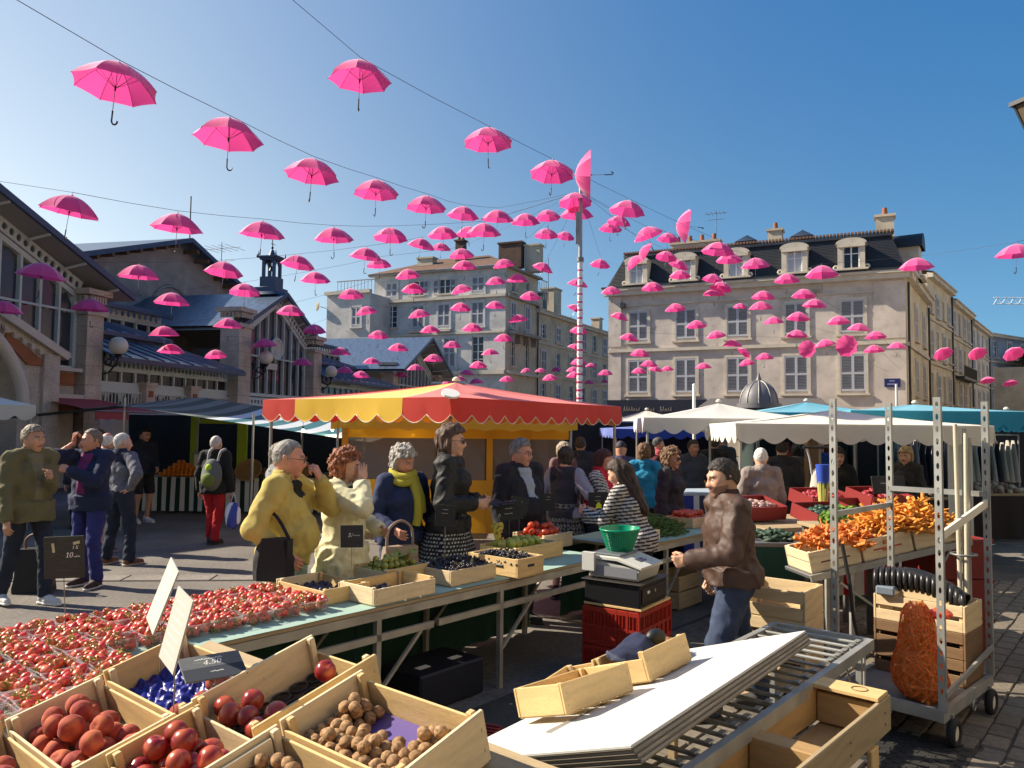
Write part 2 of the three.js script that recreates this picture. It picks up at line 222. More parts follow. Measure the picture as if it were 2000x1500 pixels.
// ---------- corner house with the mansard roof ----------
{
  const yaw = -Math.atan2(7.8, 16.4), L = 18.16;
  const H = thing('corner_house', 'long pale plastered corner house with black slate mansard and stone dormers', 'house', [6.6, 0, -52.8], yaw);
  const bays = [2.1, 5.3, 8.6, 12.1, 15.3];
  const holes = []; part('wall', wallWith([[0, 0], [L, 0], [L, 10.7], [0, 10.7]], holes, 0.5), M.plaster, H);
  part('corner_pilaster', [bx(0.9, 6.9, 0.08, 0.45, 3.45, 0.042), bx(0.9, 3.4, 0.08, 0.45, 8.95, 0.042)], M.plaster, H); part('corner_pilaster', [bx(1.7, 6.7, 0.06, L - 0.85, 3.4, 0.032), bx(1.7, 3.4, 0.06, L - 0.85, 8.9, 0.032)], M.plaster, H);
  part('string_course', bx(L, 0.22, 0.16, L / 2, 6.95, 0.09), M.stonePale, H); part('string_course', bx(L - 2.6, 0.1, 0.1, L / 2 - 0.4, 10.0, 0.06), M.stonePale, H);
  part('cornice', [bx(L + 0.5, 0.3, 0.45, L / 2, 10.85, 0.2), bx(L + 0.7, 0.16, 0.62, L / 2, 11.08, 0.28)], M.stonePale, H);
  part('gutter', bx(L + 0.7, 0.12, 0.16, L / 2, 11.22, 0.54), M.iron, H);
  for (const x of bays) { shutWindow(H, x, 7.65, 1.3, 1.95); shutWindow(H, x, 4.1, 1.35, 2.2); }
  // mansard
  part('mansard_roof', [quad([-0.1, 11.2, 0.35], [L + 0.1, 11.2, 0.35], [L - 0.7, 13.5, -0.75], [0.9, 13.5, -0.75]), quad([-0.1, 11.2, -12], [-0.1, 11.2, 0.35], [0.9, 13.5, -0.75], [0.9, 13.5, -11]), quad([L + 0.1, 11.2, 0.35], [L + 0.1, 11.2, -14], [L - 0.7, 13.5, -13], [L - 0.7, 13.5, -0.75])], M.slate, H);
  const crs = []; for (let i = 0; i < 22; i++) { const t = (i + 0.5) / 22, y = 11.2 + 2.3 * t, z = 0.35 - 1.1 * t; crs.push(bx(L - 0.1 - 1.5 * t, 0.03, 0.02, L / 2 + 0.1 * t, y, z + 0.012)); } part('slate_courses', crs, M.slate, H).userData.kind = 'stuff';
  part('roof_band', bx(L - 1.5, 0.16, 0.25, L / 2 + 0.1, 13.55, -0.72), M.slateEdge, H);
  const tl = [quad([0.8, 13.62, -0.6], [L - 0.6, 13.62, -0.6], [L - 2.5, 14.35, -5.5], [2.8, 14.35, -5.5]), quad([L - 0.6, 13.62, -0.6], [L - 0.6, 13.62, -12], [L - 2.5, 14.35, -8], [L - 2.5, 14.35, -5.5])]; part('tile_roof', tl, M.tile, H);
  const rt = []; for (let i = 0; i < 84; i++) rt.push(new THREE.CylinderGeometry(0.09, 0.09, 0.6, 5, 1).rotateX(Math.PI / 2 - 0.15).translate(0.95 + i * 0.2, 13.7, -0.75)); part('tile_row', rt, M.tile, H).userData.kind = 'stuff';
  for (const x of bays) { // dormers
    const d = part('dormer', [bx(0.35, 1.75, 1.1, -0.72, 0.88, -0.3), bx(0.35, 1.75, 1.1, 0.72, 0.88, -0.3), bx(1.8, 0.28, 1.2, 0, 1.85, -0.25), bx(2.2, 0.14, 1.3, 0, -0.02, -0.2)], M.stonePale, H, [x, 11.35, 0.35]); d.scale.set(0.84, 0.78, 1);
    const arc = []; for (let i = 0; i <= 10; i++) { const a = Math.PI * (i / 10); arc.push([Math.cos(a) * 1.02, 1.99 + Math.sin(a) * 0.42]); } part('pediment', extr(arc, 1.1).translate(0, 0, -0.75), M.stonePale, d);
    for (const k of [-1, 1]) part('scroll', mv(new THREE.TorusGeometry(0.14, 0.08, 6, 10), k * 1.02, 0.18, 0.1), M.stonePale, d);
    part('window_frame', [bx(0.08, 1.68, 0.08, -0.5, 0.86, 0.1), bx(0.08, 1.68, 0.08, 0.5, 0.86, 0.1), bx(0.09, 1.68, 0.08, 0, 0.86, 0.1), bx(0.92, 0.06, 0.06, 0, 1.2, 0.09)], M.white, d);
    for (const k of [-1, 1]) part('pane', bx(0.42, 1.6, 0.02), x > 15 ? M.pane : M.shutter, d, [k * 0.25, 0.86, 0.06]);
  }
  chimney(H, 5.0, 13.4, -4.6, 3.4, 1.5, 0.9, 4, M.plasterOld); chimney(H, 10.4, 14.0, -4.8, 0.9, 1.3, 0.9, 1); chimney(H, L - 1.0, 13.6, -2.0, 1.0, 1.25, 0.9, 1);
  for (const x of [8.6, 12.2]) { const k = part('skylight', [bx(1.5, 0.5, 1.2, 0, 0.25, 0)], M.slateEdge, H, [x, 14.1, -4.2]); part('skylight_glass', new THREE.ConeGeometry(1.0, 0.55, 4).rotateY(Math.PI / 4), M.paneGrey, k, [0, 0.77, 0]); }
  aerial(H, 6.4, 14.8, -4.6, 1.1);
  // shop at street level
  part('shop_fascia', bx(6.6, 1.2, 0.3, 3.3, 3.0, 0.19), mat([0.012, 0.016, 0.03], 0.4), H); part('shop_front', bx(6.4, 2.3, 0.2, 3.3, 1.2, 0.15), mat([0.01, 0.01, 0.012], 0.3), H);
  const scr = []; for (let i = 0; i < 16; i++) { const x0 = 1.2 + i * 0.17 + (i > 6 ? 0.3 : 0) + (i > 10 ? 0.3 : 0), a = rr(0.1, 0.3); scr.push(rod([x0, 2.85, 0.36], [x0 + 0.05, 2.92 + a, 0.36], 0.011, 4), rod([x0 + 0.05, 2.92 + a, 0.36], [x0 + 0.11, 2.85, 0.36], 0.009, 4)); } part('fascia_script', scr, M.stoneGrey, H);
  part('awning_roof', [quad([6.9, 3.7, 0.1], [13.5, 3.7, 0.1], [14.1, 3.1, 1.6], [6.4, 3.1, 1.6]), bx(7.7, 0.25, 0.06, 10.25, 3.0, 1.6)], mat([0.09, 0.085, 0.09], 0.7, { side: THREE.DoubleSide }), H);
  part('shop_front', bx(11, 2.7, 0.2, 12.4, 1.4, 0.12), M.plasterOld, H);
  part('street_sign', cbx(0.85, 0.5, 0.04, 0.01), mat([0.012, 0.02, 0.11], 0.35), H, [L - 0.75, 4.55, 0.1]);
part('sign_line', [bx(0.3, 0.07, 0.006, -0.02, 0.11, 0), bx(0.54, 0.09, 0.006, 0, -0.08, 0)], mat([0.2, 0.2, 0.34], 0.5), H, [L - 0.75, 4.55, 0.124]);
  part('wall_lamp', [bx(0.5, 0.12, 0.3, 0, 0, 0.2), rod([0, 0, 0], [0, -0.3, 0.1], 0.03, 5)], M.stoneGrey, H, [13.3, 10.25, 0.1]); part('wall_lamp', [bx(0.3, 0.3, 0.3, 0, 0, 0.2), bx(0.1, 0.5, 0.1, -0.1, 0, 0.1)], M.iron, H, [1.1, 10.0, 0.1]);
  // side wall along the street
  const yaw2 = Math.atan2(10, 6.65), S = thing('side_wing', 'narrow sunless side wall of the corner house along the street', 'house', [6.6 + L * Math.cos(yaw), 0, -52.8 - L * Math.sin(yaw)], yaw2);
  part('wall', wallWith([[0.02, 0], [12, 0], [12, 10.7], [0.02, 10.7]], [], 0.4), M.plasterWarm, S); part('string_course', bx(11.9, 0.22, 0.14, 6.05, 6.85, 0.08), M.stonePale, S); part('cornice', [bx(12, 0.3, 0.4, 6.1, 10.85, 0.2), bx(12, 0.16, 0.55, 6.1, 11.08, 0.28)], M.stonePale, S); pipe(S, 0.35, 0.14, 10.5); pipe(S, 11.8, 0.14, 10.5);
  for (const y of [1.0, 4.1, 7.6]) for (const x of [5, 9.4]) shutWindow(S, x, y, 1.1, 2.1, { sur: M.stonePale });
  const dd = part('dormer', [bx(1.4, 2.0, 1.4, 0, 1.0, -0.6), bx(1.9, 0.2, 1.6, 0, 0, -0.4)], M.stonePale, S, [3.2, 11.1, 0.4]); part('dormer_roof', mv(new THREE.CylinderGeometry(0.95, 0.95, 1.8, 12, 1, false, 0, Math.PI), 0, 1.9, -0.6, Math.PI / 2, 0, Math.PI / 2), M.slate, dd);
}
// ---------- row of houses down the street ----------
function terrace(label, p, q, h, bays, floors, wallM, roofM, o = {}) {
  const dx = q[0] - p[0], dz = q[1] - p[1], L = Math.hypot(dx, dz), T = thing(o.name || 'terraced_house', label, 'house', [p[0], 0, p[1]], Math.atan2(-dz, dx), o.group);
  const holes = [], wins = [], fh = (h - 3.4) / floors;
  for (let f = 0; f < floors; f++) for (let b = 0; b < bays; b++) { const x = L * (b + 0.5) / bays, w = Math.min(1.1, L / bays * 0.42), wh = fh * (f === floors - 1 && o.attic ? 0.45 : 0.62), y = 3.6 + f * fh + 0.35; wins.push([x, y, w, wh]); if (!o.shut || (b + f) % o.shut === 0) holes.push([x, y, w, wh]); }
  part('wall', wallWith([[0, 0], [L, 0], [L, h], [0, h]], holes, 0.4), wallM, T);
  for (const [x, y, w, wh] of wins) holes.some((k) => k[0] === x && k[1] === y) ? glassWindow(T, x, y, w, wh, 2, 3, { pane: M.paneBlue }) : shutWindow(T, x, y, w, wh);
  part('cornice', [bx(L - 0.02, 0.28, 0.4, L / 2, h - 0.1, 0.18), bx(L - 0.02, 0.1, 0.52, L / 2, h + 0.09, 0.25)], M.stonePale, T); part('string_course', bx(L - 0.04, 0.2, 0.16, L / 2, 3.35, 0.085), M.stonePale, T);
  for (let f = 1; f < floors; f++) part('string_course', bx(L - 0.04, 0.14, 0.12, L / 2, 3.45 + f * fh, 0.065), M.stonePale, T);
  const rd = o.rd || 6, rise = o.rise || 1.6; part('roof', [quad([-0.1, h + 0.15, 0.45], [L + 0.1, h + 0.15, 0.45], [L + 0.1 - (o.hip || 0), h + 0.15 + rise, -rd], [-0.1 + (o.hipL || 0), h + 0.15 + rise, -rd])], roofM, T);
  for (const x of [0.15, L - 0.15]) part('side_wall', bx(0.3, h, 9, x, h / 2, -4.92), wallM, T);
  part('shop_front', [bx(L * 0.42, 2.5, 0.12, L * 0.26, 1.3, 0.07), bx(L * 0.38, 2.5, 0.12, L * 0.75, 1.3, 0.07)], M.iron, T);
  pipe(T, L - 0.25, 0.12, h - 0.3); return T;
}
{
  const g = 'houses down the right-hand street';
  let t = terrace('yellowish stone townhouse next to the corner house, with dark chimney', [29.75, -55.1], [36, -63.1], 13.0, 4, 3, M.plasterWarm, M.tile, { attic: true, shut: 2 }); chimney(t, 5, 13.6, -2.5, 1.2, 1.4, 0.8, 2, M.brick); aerial(t, 7, 14, -2.6, 1.4);
  t = terrace('ochre stone townhouse with sagging balcony line down the street', [36.05, -63.2], [43, -72.2], 12.4, 4, 3, M.plasterOld, M.tile, { shut: 3 }); chimney(t, 4, 13, -2.5, 1.1, 1.4, 0.8, 1, M.slateEdge); part('balcony', [bx(8, 0.2, 0.7, 5.5, 6.2, 0.36), ...Array.from({ length: 26 }, (_, i) => rod([1.6 + i * 0.31, 6.3, 0.66], [1.6 + i * 0.31, 7.2, 0.66], 0.02, 4)), bx(8, 0.05, 0.05, 5.5, 7.22, 0.66)], M.iron, t);
  t = terrace('greyer narrow townhouse further down the street', [43.05, -72.3], [51, -82.5], 12.0, 4, 3, M.plasterGrey, M.slate, { shut: 4 });
  t = terrace('bluish grey house closing the street behind the row', [51.4, -86], [66, -96], 12.8, 5, 3, mat([0.3, 0.36, 0.46], 0.9, { map: TP }), M.slate, { shut: 3 });
  t = terrace('low pale house at the far end of the street', [62, -84], [76, -104], 9.0, 5, 2, M.plasterOld, M.tile, { shut: 3 });
  const c = thing('tower_crane', 'white lattice crane jib far beyond the street roofs', 'crane', [125, 0, -190]); const l = []; for (let i = 0; i < 24; i++) { l.push(rod([-6 + i * 2, 33, 0], [-4 + i * 2, 33, 0], 0.12, 4), rod([-6 + i * 2, 33, 0], [-5 + i * 2, 34.6, 0], 0.08, 4), rod([-5 + i * 2, 34.6, 0], [-4 + i * 2, 33, 0], 0.08, 4), rod([-6 + i * 2, 34.6, 0], [-4 + i * 2, 34.6, 0], 0.1, 4)); } part('jib', l, M.white, c); part('mast', [bx(1.4, 34, 1.4, 26, 17, 0)], M.white, c);
}
// ---------- pale house in the middle with the hipped roof ----------
{
  const yaw = -Math.atan2(5.3, 12.1), L = 13.2, H = thing('hipped_house', 'tall grey plastered house with hipped tile roof and louvred shutters', 'house', [-12.7, 0, -70.3], yaw);
  const xs = [1.9, 4.7, 7.3, 10.6], holes = [[1.9, 10.5, 1.1, 2.0], [4.7, 13.3, 1.0, 1.3], [7.3, 13.3, 1.1, 1.3], [10.6, 6.8, 1.1, 2.6]];
  part('wall', wallWith([[0, 0], [L, 0], [L, 15.2], [0, 15.2]], holes, 0.5), M.plasterGrey, H);
  glassWindow(H, 1.9, 10.5, 1.1, 2.0, 2, 4); glassWindow(H, 4.7, 13.3, 1.0, 1.3, 2, 2, { open: true }); glassWindow(H, 7.3, 13.3, 1.1, 1.3, 2, 2, { open: true, pane: M.pane }); glassWindow(H, 10.6, 6.8, 1.1, 2.6, 2, 4, { pane: M.pane });
  for (const [x, y, h] of [[1.9, 13.3, 1.3], [10.6, 13.3, 1.3], [4.7, 10.4, 2.0], [7.3, 10.4, 2.0], [10.6, 10.4, 2.0], [4.7, 6.8, 2.6], [7.9, 6.8, 2.6]]) shutWindow(H, x, y, 1.15, h, { sur: M.plasterGrey });
  part('string_course', bx(L + 0.2, 0.25, 0.3, L / 2, 12.85, 0.16), M.stonePale, H); part('string_course', bx(L, 0.18, 0.16, L / 2, 9.75, 0.09), M.stonePale, H); part('string_course', bx(L + 0.1, 0.35, 0.35, L / 2, 6.3, 0.18), M.stonePale, H);
  part('eaves', [bx(L + 0.8, 0.18, 0.5, L / 2, 15.3, 0.2)], M.stoneGrey, H);
  for (const [x, w] of [[4.7, 1.6], [7.3, 1.6]]) part('balcony', bx(w, 0.15, 0.4, x, 10.0, 0.21), M.stonePale, H);
  part('tile_roof', [quad([-0.5, 15.4, 0.5], [L + 0.5, 15.4, 0.5], [L - 4, 17.6, -5], [4.2, 17.6, -5]), quad([L + 0.5, 15.4, 0.5], [L + 0.5, 15.4, -8], [L - 4, 17.6, -5.5], [L - 4, 17.6, -5]), quad([-0.5, 15.4, -8], [-0.5, 15.4, 0.5], [4.2, 17.6, -5], [4.2, 17.6, -5.5])], M.tile, H);
  chimney(H, 7.2, 16.4, -3.2, 0.8, 2.2, 0.7, 2, M.brickDark); chimney(H, 12.2, 15.8, -3.4, 2.2, 2.2, 0.8, 0, M.brickDark); chimney(H, 14.2, 15.4, -3.8, 1.4, 2.3, 0.9, 0, M.plasterOld); chimney(H, 4.0, 16.2, -2.6, 1.6, 0.9, 0.8, 0, M.plasterOld);
  const yaw2 = Math.atan2(5.3, 2.7), S = thing('hipped_house_wing', 'receding side of the grey house with iron balcony and long shutters', 'house', [-12.7 + L * Math.cos(yaw), 0, -70.3 - L * Math.sin(yaw)], yaw2);
  part('wall', wallWith([[0.02, 0], [6.4, 0], [6.4, 15.2], [0.02, 15.2]], [[1.4, 6.9, 0.8, 2.6], [4.2, 6.9, 0.8, 2.6], [1.4, 13.3, 0.8, 1.3], [4.2, 13.3, 0.8, 1.3]], 0.4), M.plasterOld, S);
  for (const x of [1.4, 4.2]) { glassWindow(S, x, 6.9, 0.8, 2.6, 2, 3, { pane: M.pane }); glassWindow(S, x, 13.3, 0.8, 1.3, 2, 2, { pane: M.pane }); shutWindow(S, x, 10.3, 0.9, 2.1, { sur: M.plasterGrey }); }
  part('string_course', bx(6.3, 0.25, 0.3, 3.2, 12.85, 0.16), M.stoneGrey, S); part('string_course', bx(6.3, 0.25, 0.3, 3.2, 6.3, 0.16), M.stonePale, S); part('balcony', [bx(5.4, 0.25, 0.8, 3, 9.7, 0.42), ...[0.6, 2, 3.6, 5.2].map((x) => bx(0.25, 0.7, 0.5, x, 9.2, 0.26))], M.stoneGrey, S); part('eaves', bx(6.6, 0.18, 0.5, 3.2, 15.3, 0.2), M.stoneGrey, S); pipe(S, 6.2, 0.14, 13);
  part('railing', [bx(2.6, 0.06, 0.06, 8.4, 15.6, -0.5), ...Array.from({ length: 7 }, (_, i) => rod([7.1 + i * 0.43, 13.8, -0.5], [7.5 + i * 0.38, 15.6, -0.5], 0.03, 4)), rod([9.8, 13.4, -0.5], [9.8, 18, -0.5], 0.04, 4)], M.steelDark, S);
  let t = terrace('old cream stone house with dark chimneys behind the pole', [2.15, -70.4], [6.7, -79.2], 12.4, 3, 3, M.plasterOld, M.slate, { attic: true, shut: 2, rd: 4, rise: 1.2 }); chimney(t, 1.4, 12.6, -1.6, 1.3, 2.6, 1.4, 0, M.slateEdge); chimney(t, 4.0, 12.4, -1.6, 1.0, 2.2, 1.2, 0, M.slateEdge); chimney(t, 6.8, 12.6, -1.6, 1.8, 2.8, 1.4, 0, M.plasterOld);
  t = terrace('cream stone house at the end of the lane beside the corner house', [6.75, -79.3], [12.4, -90], 12.2, 4, 3, M.plasterOld, M.tile, { shut: 3 }); chimney(t, 9, 12.6, -1.5, 1.0, 1.4, 1, 0, M.plasterOld);
  t = thing('brick_outbuilding', 'low weathered building with brick wall and mossy tiles behind the hall', 'house', [-25.4, 0, -62], -0.35); part('wall', [bx(6.2, 9.3, 4, 0, 4.65, 0)], M.brick, t); part('roof', [quad([-3.5, 9.3, 2.3], [3.5, 9.3, 2.3], [0.6, 11.4, -0.5], [-2.4, 11.4, -0.5]), quad([3.5, 9.3, 2.3], [3.5, 9.3, -3], [0.6, 11.4, -1.5], [0.6, 11.4, -0.5])], M.stoneGrey, t); aerial(t, -0.5, 11, 0, 2.0); aerial(t, 2.2, 10.5, 0, 2.6);
  t = thing('annex_wing', 'lower grey wing with roof terrace railing beside the hipped house', 'house', [-16.6, 0, -68.6], yaw); part('wall', wallWith([[0, 0], [4.6, 0], [4.6, 13.2], [0, 13.2]], [], 4), M.plasterGrey, t); part('parapet', bx(4.8, 0.3, 0.4, 2.3, 13.35, 0.1), M.stonePale, t); part('terrace_railing', [bx(4.2, 0.08, 0.08, 2.4, 14.6, -1), ...Array.from({ length: 12 }, (_, i) => rod([0.4 + i * 0.36, 13.4, -1], [0.4 + i * 0.36, 14.6, -1], 0.025, 4))], M.steelDark, t); part('satellite_dish', [mv(new THREE.SphereGeometry(0.9, 16, 6, 0, 6.3, 0, 0.5), -0.5, 12.2, -0.5, -0.5, 1.5), rod([-0.5, 12.2, 0.3], [0.2, 12.0, -0.2], 0.03, 5)], M.stoneGrey, t); shutWindow(t, 3.2, 10.4, 0.9, 1.6, { sur: M.plasterGrey });
}

// ---------- iron and stone market hall ----------
{
  const H = thing('market_hall', 'old covered market hall of stone pillars, glazed iron gables and blue zinc roofs', 'market hall', [-12.27, 0, -22], 1.3487);
  const holeStrip = (len, h, r, step, t = 0.05) => { const hs = []; for (let x = step * 0.6; x < len - step * 0.4; x += step) { const p = new THREE.Path(); p.absellipse(x, h / 2, r, r * 1.2, 0, Math.PI * 2); hs.push(p); } const s = new THREE.Shape([[0, 0], [len, 0], [len, h], [0, h]].map((q) => new THREE.Vector2(...q))); s.holes = hs; return new THREE.ExtrudeGeometry(s, { depth: t, bevelEnabled: false, curveSegments: 5 }); };
  const scallopStrip = (len, h, step, t = 0.05) => { const p = [[0, h], [0, 0]]; const n = Math.round(len / step); for (let i = 0; i < n; i++) for (let k = 1; k <= 6; k++) { const a = Math.PI * k / 6; p.push([(i + (1 - Math.cos(a)) / 2) * len / n, Math.sin(a) * h * 0.55]); } p.push([len, h]); return extr(p.reverse(), t); };
  const dentils = (w, d, y) => { const l = []; for (let i = 0; i < 6; i++) l.push(bx(w / 9, 0.18, 0.12, -w / 2 + w * (i + 0.5) / 6, y, d / 2 + 0.03)); for (let i = 0; i < 5; i++) for (const k of [-1, 1]) l.push(bx(0.12, 0.18, d / 8, k * (w / 2 + 0.03), y, -d / 2 + d * (i + 0.5) / 5)); return l; };
  const pillar = (s, w, h, z = 0.1) => { const P = part('pillar', [bx(w + 0.25, 0.9, w + 0.25, 0, 0.45, 0), bx(w, h - 0.9, w, 0, (h + 0.9) / 2 - 0.45 + 0.0, 0), bx(w + 0.3, 0.16, w + 0.3, 0, h + 0.08, 0), bx(w + 0.14, 0.14, w + 0.14, 0, h - 0.5, 0), ...dentils(w, w, h - 0.12)], M.stone, H, [s, 0, z]); for (let y = 1.2; y < h - 0.7; y += 0.55) part('stone_joint', bx(w + 0.012, 0.02, w + 0.012), M.stoneGrey, P, [0, y, 0]); return P; };
  // gabled glass front between s0 and s1
  function glassGable(s0, s1, yb, ye, ya, cols, rowsAt, name, z = 0) {
    const L = s1 - s0, w = L / cols, g = part(name, [bx(L, 0.12, 0.14, L / 2, yb, 0), bx(0.12, ye - yb, 0.14, 0.06, (ye + yb) / 2, 0), bx(0.12, ye - yb, 0.14, L - 0.06, (ye + yb) / 2, 0), beam([0, ye, 0], [L / 2, ya, 0], 0.14, 0.14), beam([L / 2, ya, 0], [L, ye, 0], 0.14, 0.14)], M.ironGreen, H, [s0, 0, z]);
    const top = (x) => ye + (ya - ye) * (1 - Math.abs(x - L / 2) / (L / 2));
    for (let i = 0; i < cols; i++) {
      const xc = (i + 0.5) * w, t0 = top(i * w + 0.02), t1 = top((i + 1) * w - 0.02), ys = [yb, ...rowsAt, 99];
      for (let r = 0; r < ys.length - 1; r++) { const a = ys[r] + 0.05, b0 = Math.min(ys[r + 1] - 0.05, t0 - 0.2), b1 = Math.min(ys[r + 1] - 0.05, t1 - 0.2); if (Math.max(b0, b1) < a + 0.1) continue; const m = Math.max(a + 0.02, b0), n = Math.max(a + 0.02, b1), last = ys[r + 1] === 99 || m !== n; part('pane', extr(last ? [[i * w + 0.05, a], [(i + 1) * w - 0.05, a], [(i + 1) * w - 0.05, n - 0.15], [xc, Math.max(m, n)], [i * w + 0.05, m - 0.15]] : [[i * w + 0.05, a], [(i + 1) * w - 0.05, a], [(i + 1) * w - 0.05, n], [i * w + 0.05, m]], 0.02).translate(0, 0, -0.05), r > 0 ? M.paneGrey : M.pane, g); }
      if (i) part('mullion', bx(0.07, top(i * w) - yb, 0.12), M.ironGreen, g, [i * w, (top(i * w) + yb) / 2, 0.02]);
    }
    for (const y of rowsAt) part('transom', bx(L, 0.06, 0.1), M.ironGreen, g, [L / 2, y, 0.02]);
    // pierced band following the slope
    const sl = Math.hypot(L / 2, ya - ye), an = Math.atan2(ya - ye, L / 2);
    part('pierced_band', mv(holeStrip(sl, 0.34, 0.085, 0.24), 0, ye + 0.1, 0.06, 0, 0, an), M.ironGreen, g); part('pierced_band', mv(mv(holeStrip(sl, 0.34, 0.085, 0.24), 0, 0, 0, 0, 0, -an), L / 2, ya + 0.1, 0.06), M.ironGreen, g);
    return g;
  }
  const gableRoof = (s0, s1, ye, ya, zf, zb) => { const m = (s0 + s1) / 2, t = 0.16; part('roof', [quad([s0, ye, zf], [m, ya, zf], [m, ya, zb], [s0, ye, zb]), quad([m, ya, zf], [s1, ye, zf], [s1, ye, zb], [m, ya, zb])].map((g) => g), M.zinc, H); part('barge_board', [beam([s0, ye - t / 2, zf], [m, ya - t / 2, zf], 0.1, t), beam([m, ya - t / 2, zf], [s1, ye - t / 2, zf], 0.1, t)], M.ironBlue, H); part('roof_soffit', [quad([s0, ye - t, zf], [s0, ye - t, zb], [m, ya - t, zb], [m, ya - t, zf]), quad([m, ya - t, zf], [m, ya - t, zb], [s1, ye - t, zb], [s1, ye - t, zf])], mat([0.3, 0.3, 0.27], 0.8), H); for (let i = 0; i < 5; i++) for (const [a, ya1, b, yb1] of [[s0, ye, m, ya], [s1, ye, m, ya]]) { const k = (i + 0.5) / 5; part('bracket', beam([a + (b - a) * k, ya1 + (yb1 - ya1) * k - 0.3, 0.15], [a + (b - a) * k, ya1 + (yb1 - ya1) * k - 0.18, zf - 0.05], 0.05, 0.06), M.ironGreen, H); } };
  const seamRoof = (name, a, b, c, d, n, m = M.zinc) => { const r = part(name, quad(a, b, c, d), m, H); for (let i = 0; i <= n; i++) { const u = i / n, p = a.map((q, k) => q + (b[k] - q) * u), e = d.map((q, k) => q + (c[k] - q) * u); p[1] += 0.02; e[1] += 0.02; part('seam', beam(p, e, 0.05, 0.05), M.zincSeam, r); } part('gutter', beam(a.map((q, k) => k === 1 ? q - 0.08 : q), b.map((q, k) => k === 1 ? q - 0.08 : q), 0.14, 0.14), M.ironBlue, r); return r; };
  // --- pavilion A, cut by the picture edge
  pillar(0, 0.62, 5.4);
  glassGable(-10.6, -0.32, 3.3, 5.35, 7.55, 16, [3.62, 4.9], 'glazed_gable'); gableRoof(-11.6, 0.95, 5.55, 8.05, 0.9, -7);
  part('base_wall', [bx(10.2, 2.45, 0.5, -5.5, 1.22, -0.1), bx(3.0, 0.7, 0.46, -1.9, 2.85, -0.1)], M.stone, H); part('ledge', bx(3.4, 0.12, 0.8, -1.9, 2.5, 0), M.stonePale, H); part('ledge', bx(10.3, 0.1, 0.7, -5.5, 3.24, 0), M.stonePale, H); part('brick_panel', bx(1.5, 0.34, 0.06, -1.2, 2.98, 0.17), M.brick, H); part('brick_panel_centre', bx(0.26, 0.26, 0.06, -1.2, 2.98, 0.22), M.stonePale, H); part('brick_band', bx(1.7, 0.2, 0.05, -1.2, 2.2, 0.18), M.brick, H);
  { // stone porch with raking cornice and arch
    const arch = new THREE.Path(); arch.moveTo(-7.3, 0); arch.lineTo(-7.3, 2.0); arch.absarc(-5.2, 2.0, 2.1, Math.PI, 0, true); arch.lineTo(-3.1, 0); const g = part('porch', metreUV(extr([[-8.2, -0.01], [-8.2, 3.55], [-5.2, 4.9], [-2.0, 3.55], [-2.0, -0.01]], 0.5, 0, [arch]), 0), M.stone, H, [0, 0, 0.5]);
    part('raking_cornice', [beam([-8.5, 3.5, 0.45], [-5.2, 5.0, 0.45], 0.4, 0.2), beam([-5.2, 5.0, 0.45], [-1.7, 3.5, 0.45], 0.4, 0.2)], M.stonePale, g); for (let i = 0; i < 12; i++) part('dentil', bx(0.12, 0.14, 0.1, -2.3 - i * 0.26, 3.45 + i * 0.107, 0.56), M.stone, g); part('brick_spandrel', extr([[-2.2, 3.2], [-2.9, 3.2], [-3.6, 3.75], [-3.5, 3.95]], 0.05).translate(0, 0, 0.5), M.brick, g); part('arch_ring', mv(new THREE.TorusGeometry(2.25, 0.16, 8, 30, Math.PI), -5.2, 2.0, 0.5), M.stonePale, g); part('porch_pillar', bx(0.5, 3.5, 0.6, -2.2, 1.75, 0.3), M.stone, g); const sh = []; for (let i = 0; i < 16; i++) sh.push(bx(4.1, 0.2, 0.05, -5.2, 0.15 + i * 0.24, -0.1)); part('roller_shutter', sh, M.ironGreen, g);
  }
  // --- low aisles
  function aisle(s0, s1, ye, white) {
    const L = s1 - s0; part('aisle_wall', [bx(L, 2.05, 0.4, s0 + L / 2, 1.02, -0.1)], M.stonePale, H); const n = Math.round(L / 0.62);
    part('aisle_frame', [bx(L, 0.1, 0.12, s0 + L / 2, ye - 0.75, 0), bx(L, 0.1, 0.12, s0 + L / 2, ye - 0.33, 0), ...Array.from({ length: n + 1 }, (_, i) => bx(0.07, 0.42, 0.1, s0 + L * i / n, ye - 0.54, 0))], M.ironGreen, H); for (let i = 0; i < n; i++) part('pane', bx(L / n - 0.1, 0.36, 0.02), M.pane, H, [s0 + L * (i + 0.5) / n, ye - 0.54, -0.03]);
    part('pierced_band', mv(holeStrip(L, 0.26, 0.07, 0.2), s0, ye - 0.3, 0.02), M.ironGreen, H); part('scalloped_panel', mv(scallopStrip(L, 0.5, 0.62), s0, ye - 1.3, 0), M.ironGreen, H);
    part('railing', Array.from({ length: Math.round(L / 0.14) }, (_, i) => bx(0.025, 0.7, 0.025, s0 + 0.07 + i * 0.14, 2.35, 0.12)).concat([bx(L, 0.04, 0.04, s0 + L / 2, 2.72, 0.12), bx(L, 0.04, 0.04, s0 + L / 2, 2.1, 0.12)]), M.ironGreen, H);
    for (const k of [0.33, 0.66]) { const p = part('small_pier', [bx(0.42, 3.0, 0.42, 0, 1.5, 0), bx(0.55, 0.12, 0.55, 0, 3.0, 0)], M.stone, H, [s0 + L * k, 0, 0.1]); part('brick_square', bx(0.2, 0.2, 0.03, 0, 2.7, 0.22), M.brick, p); }
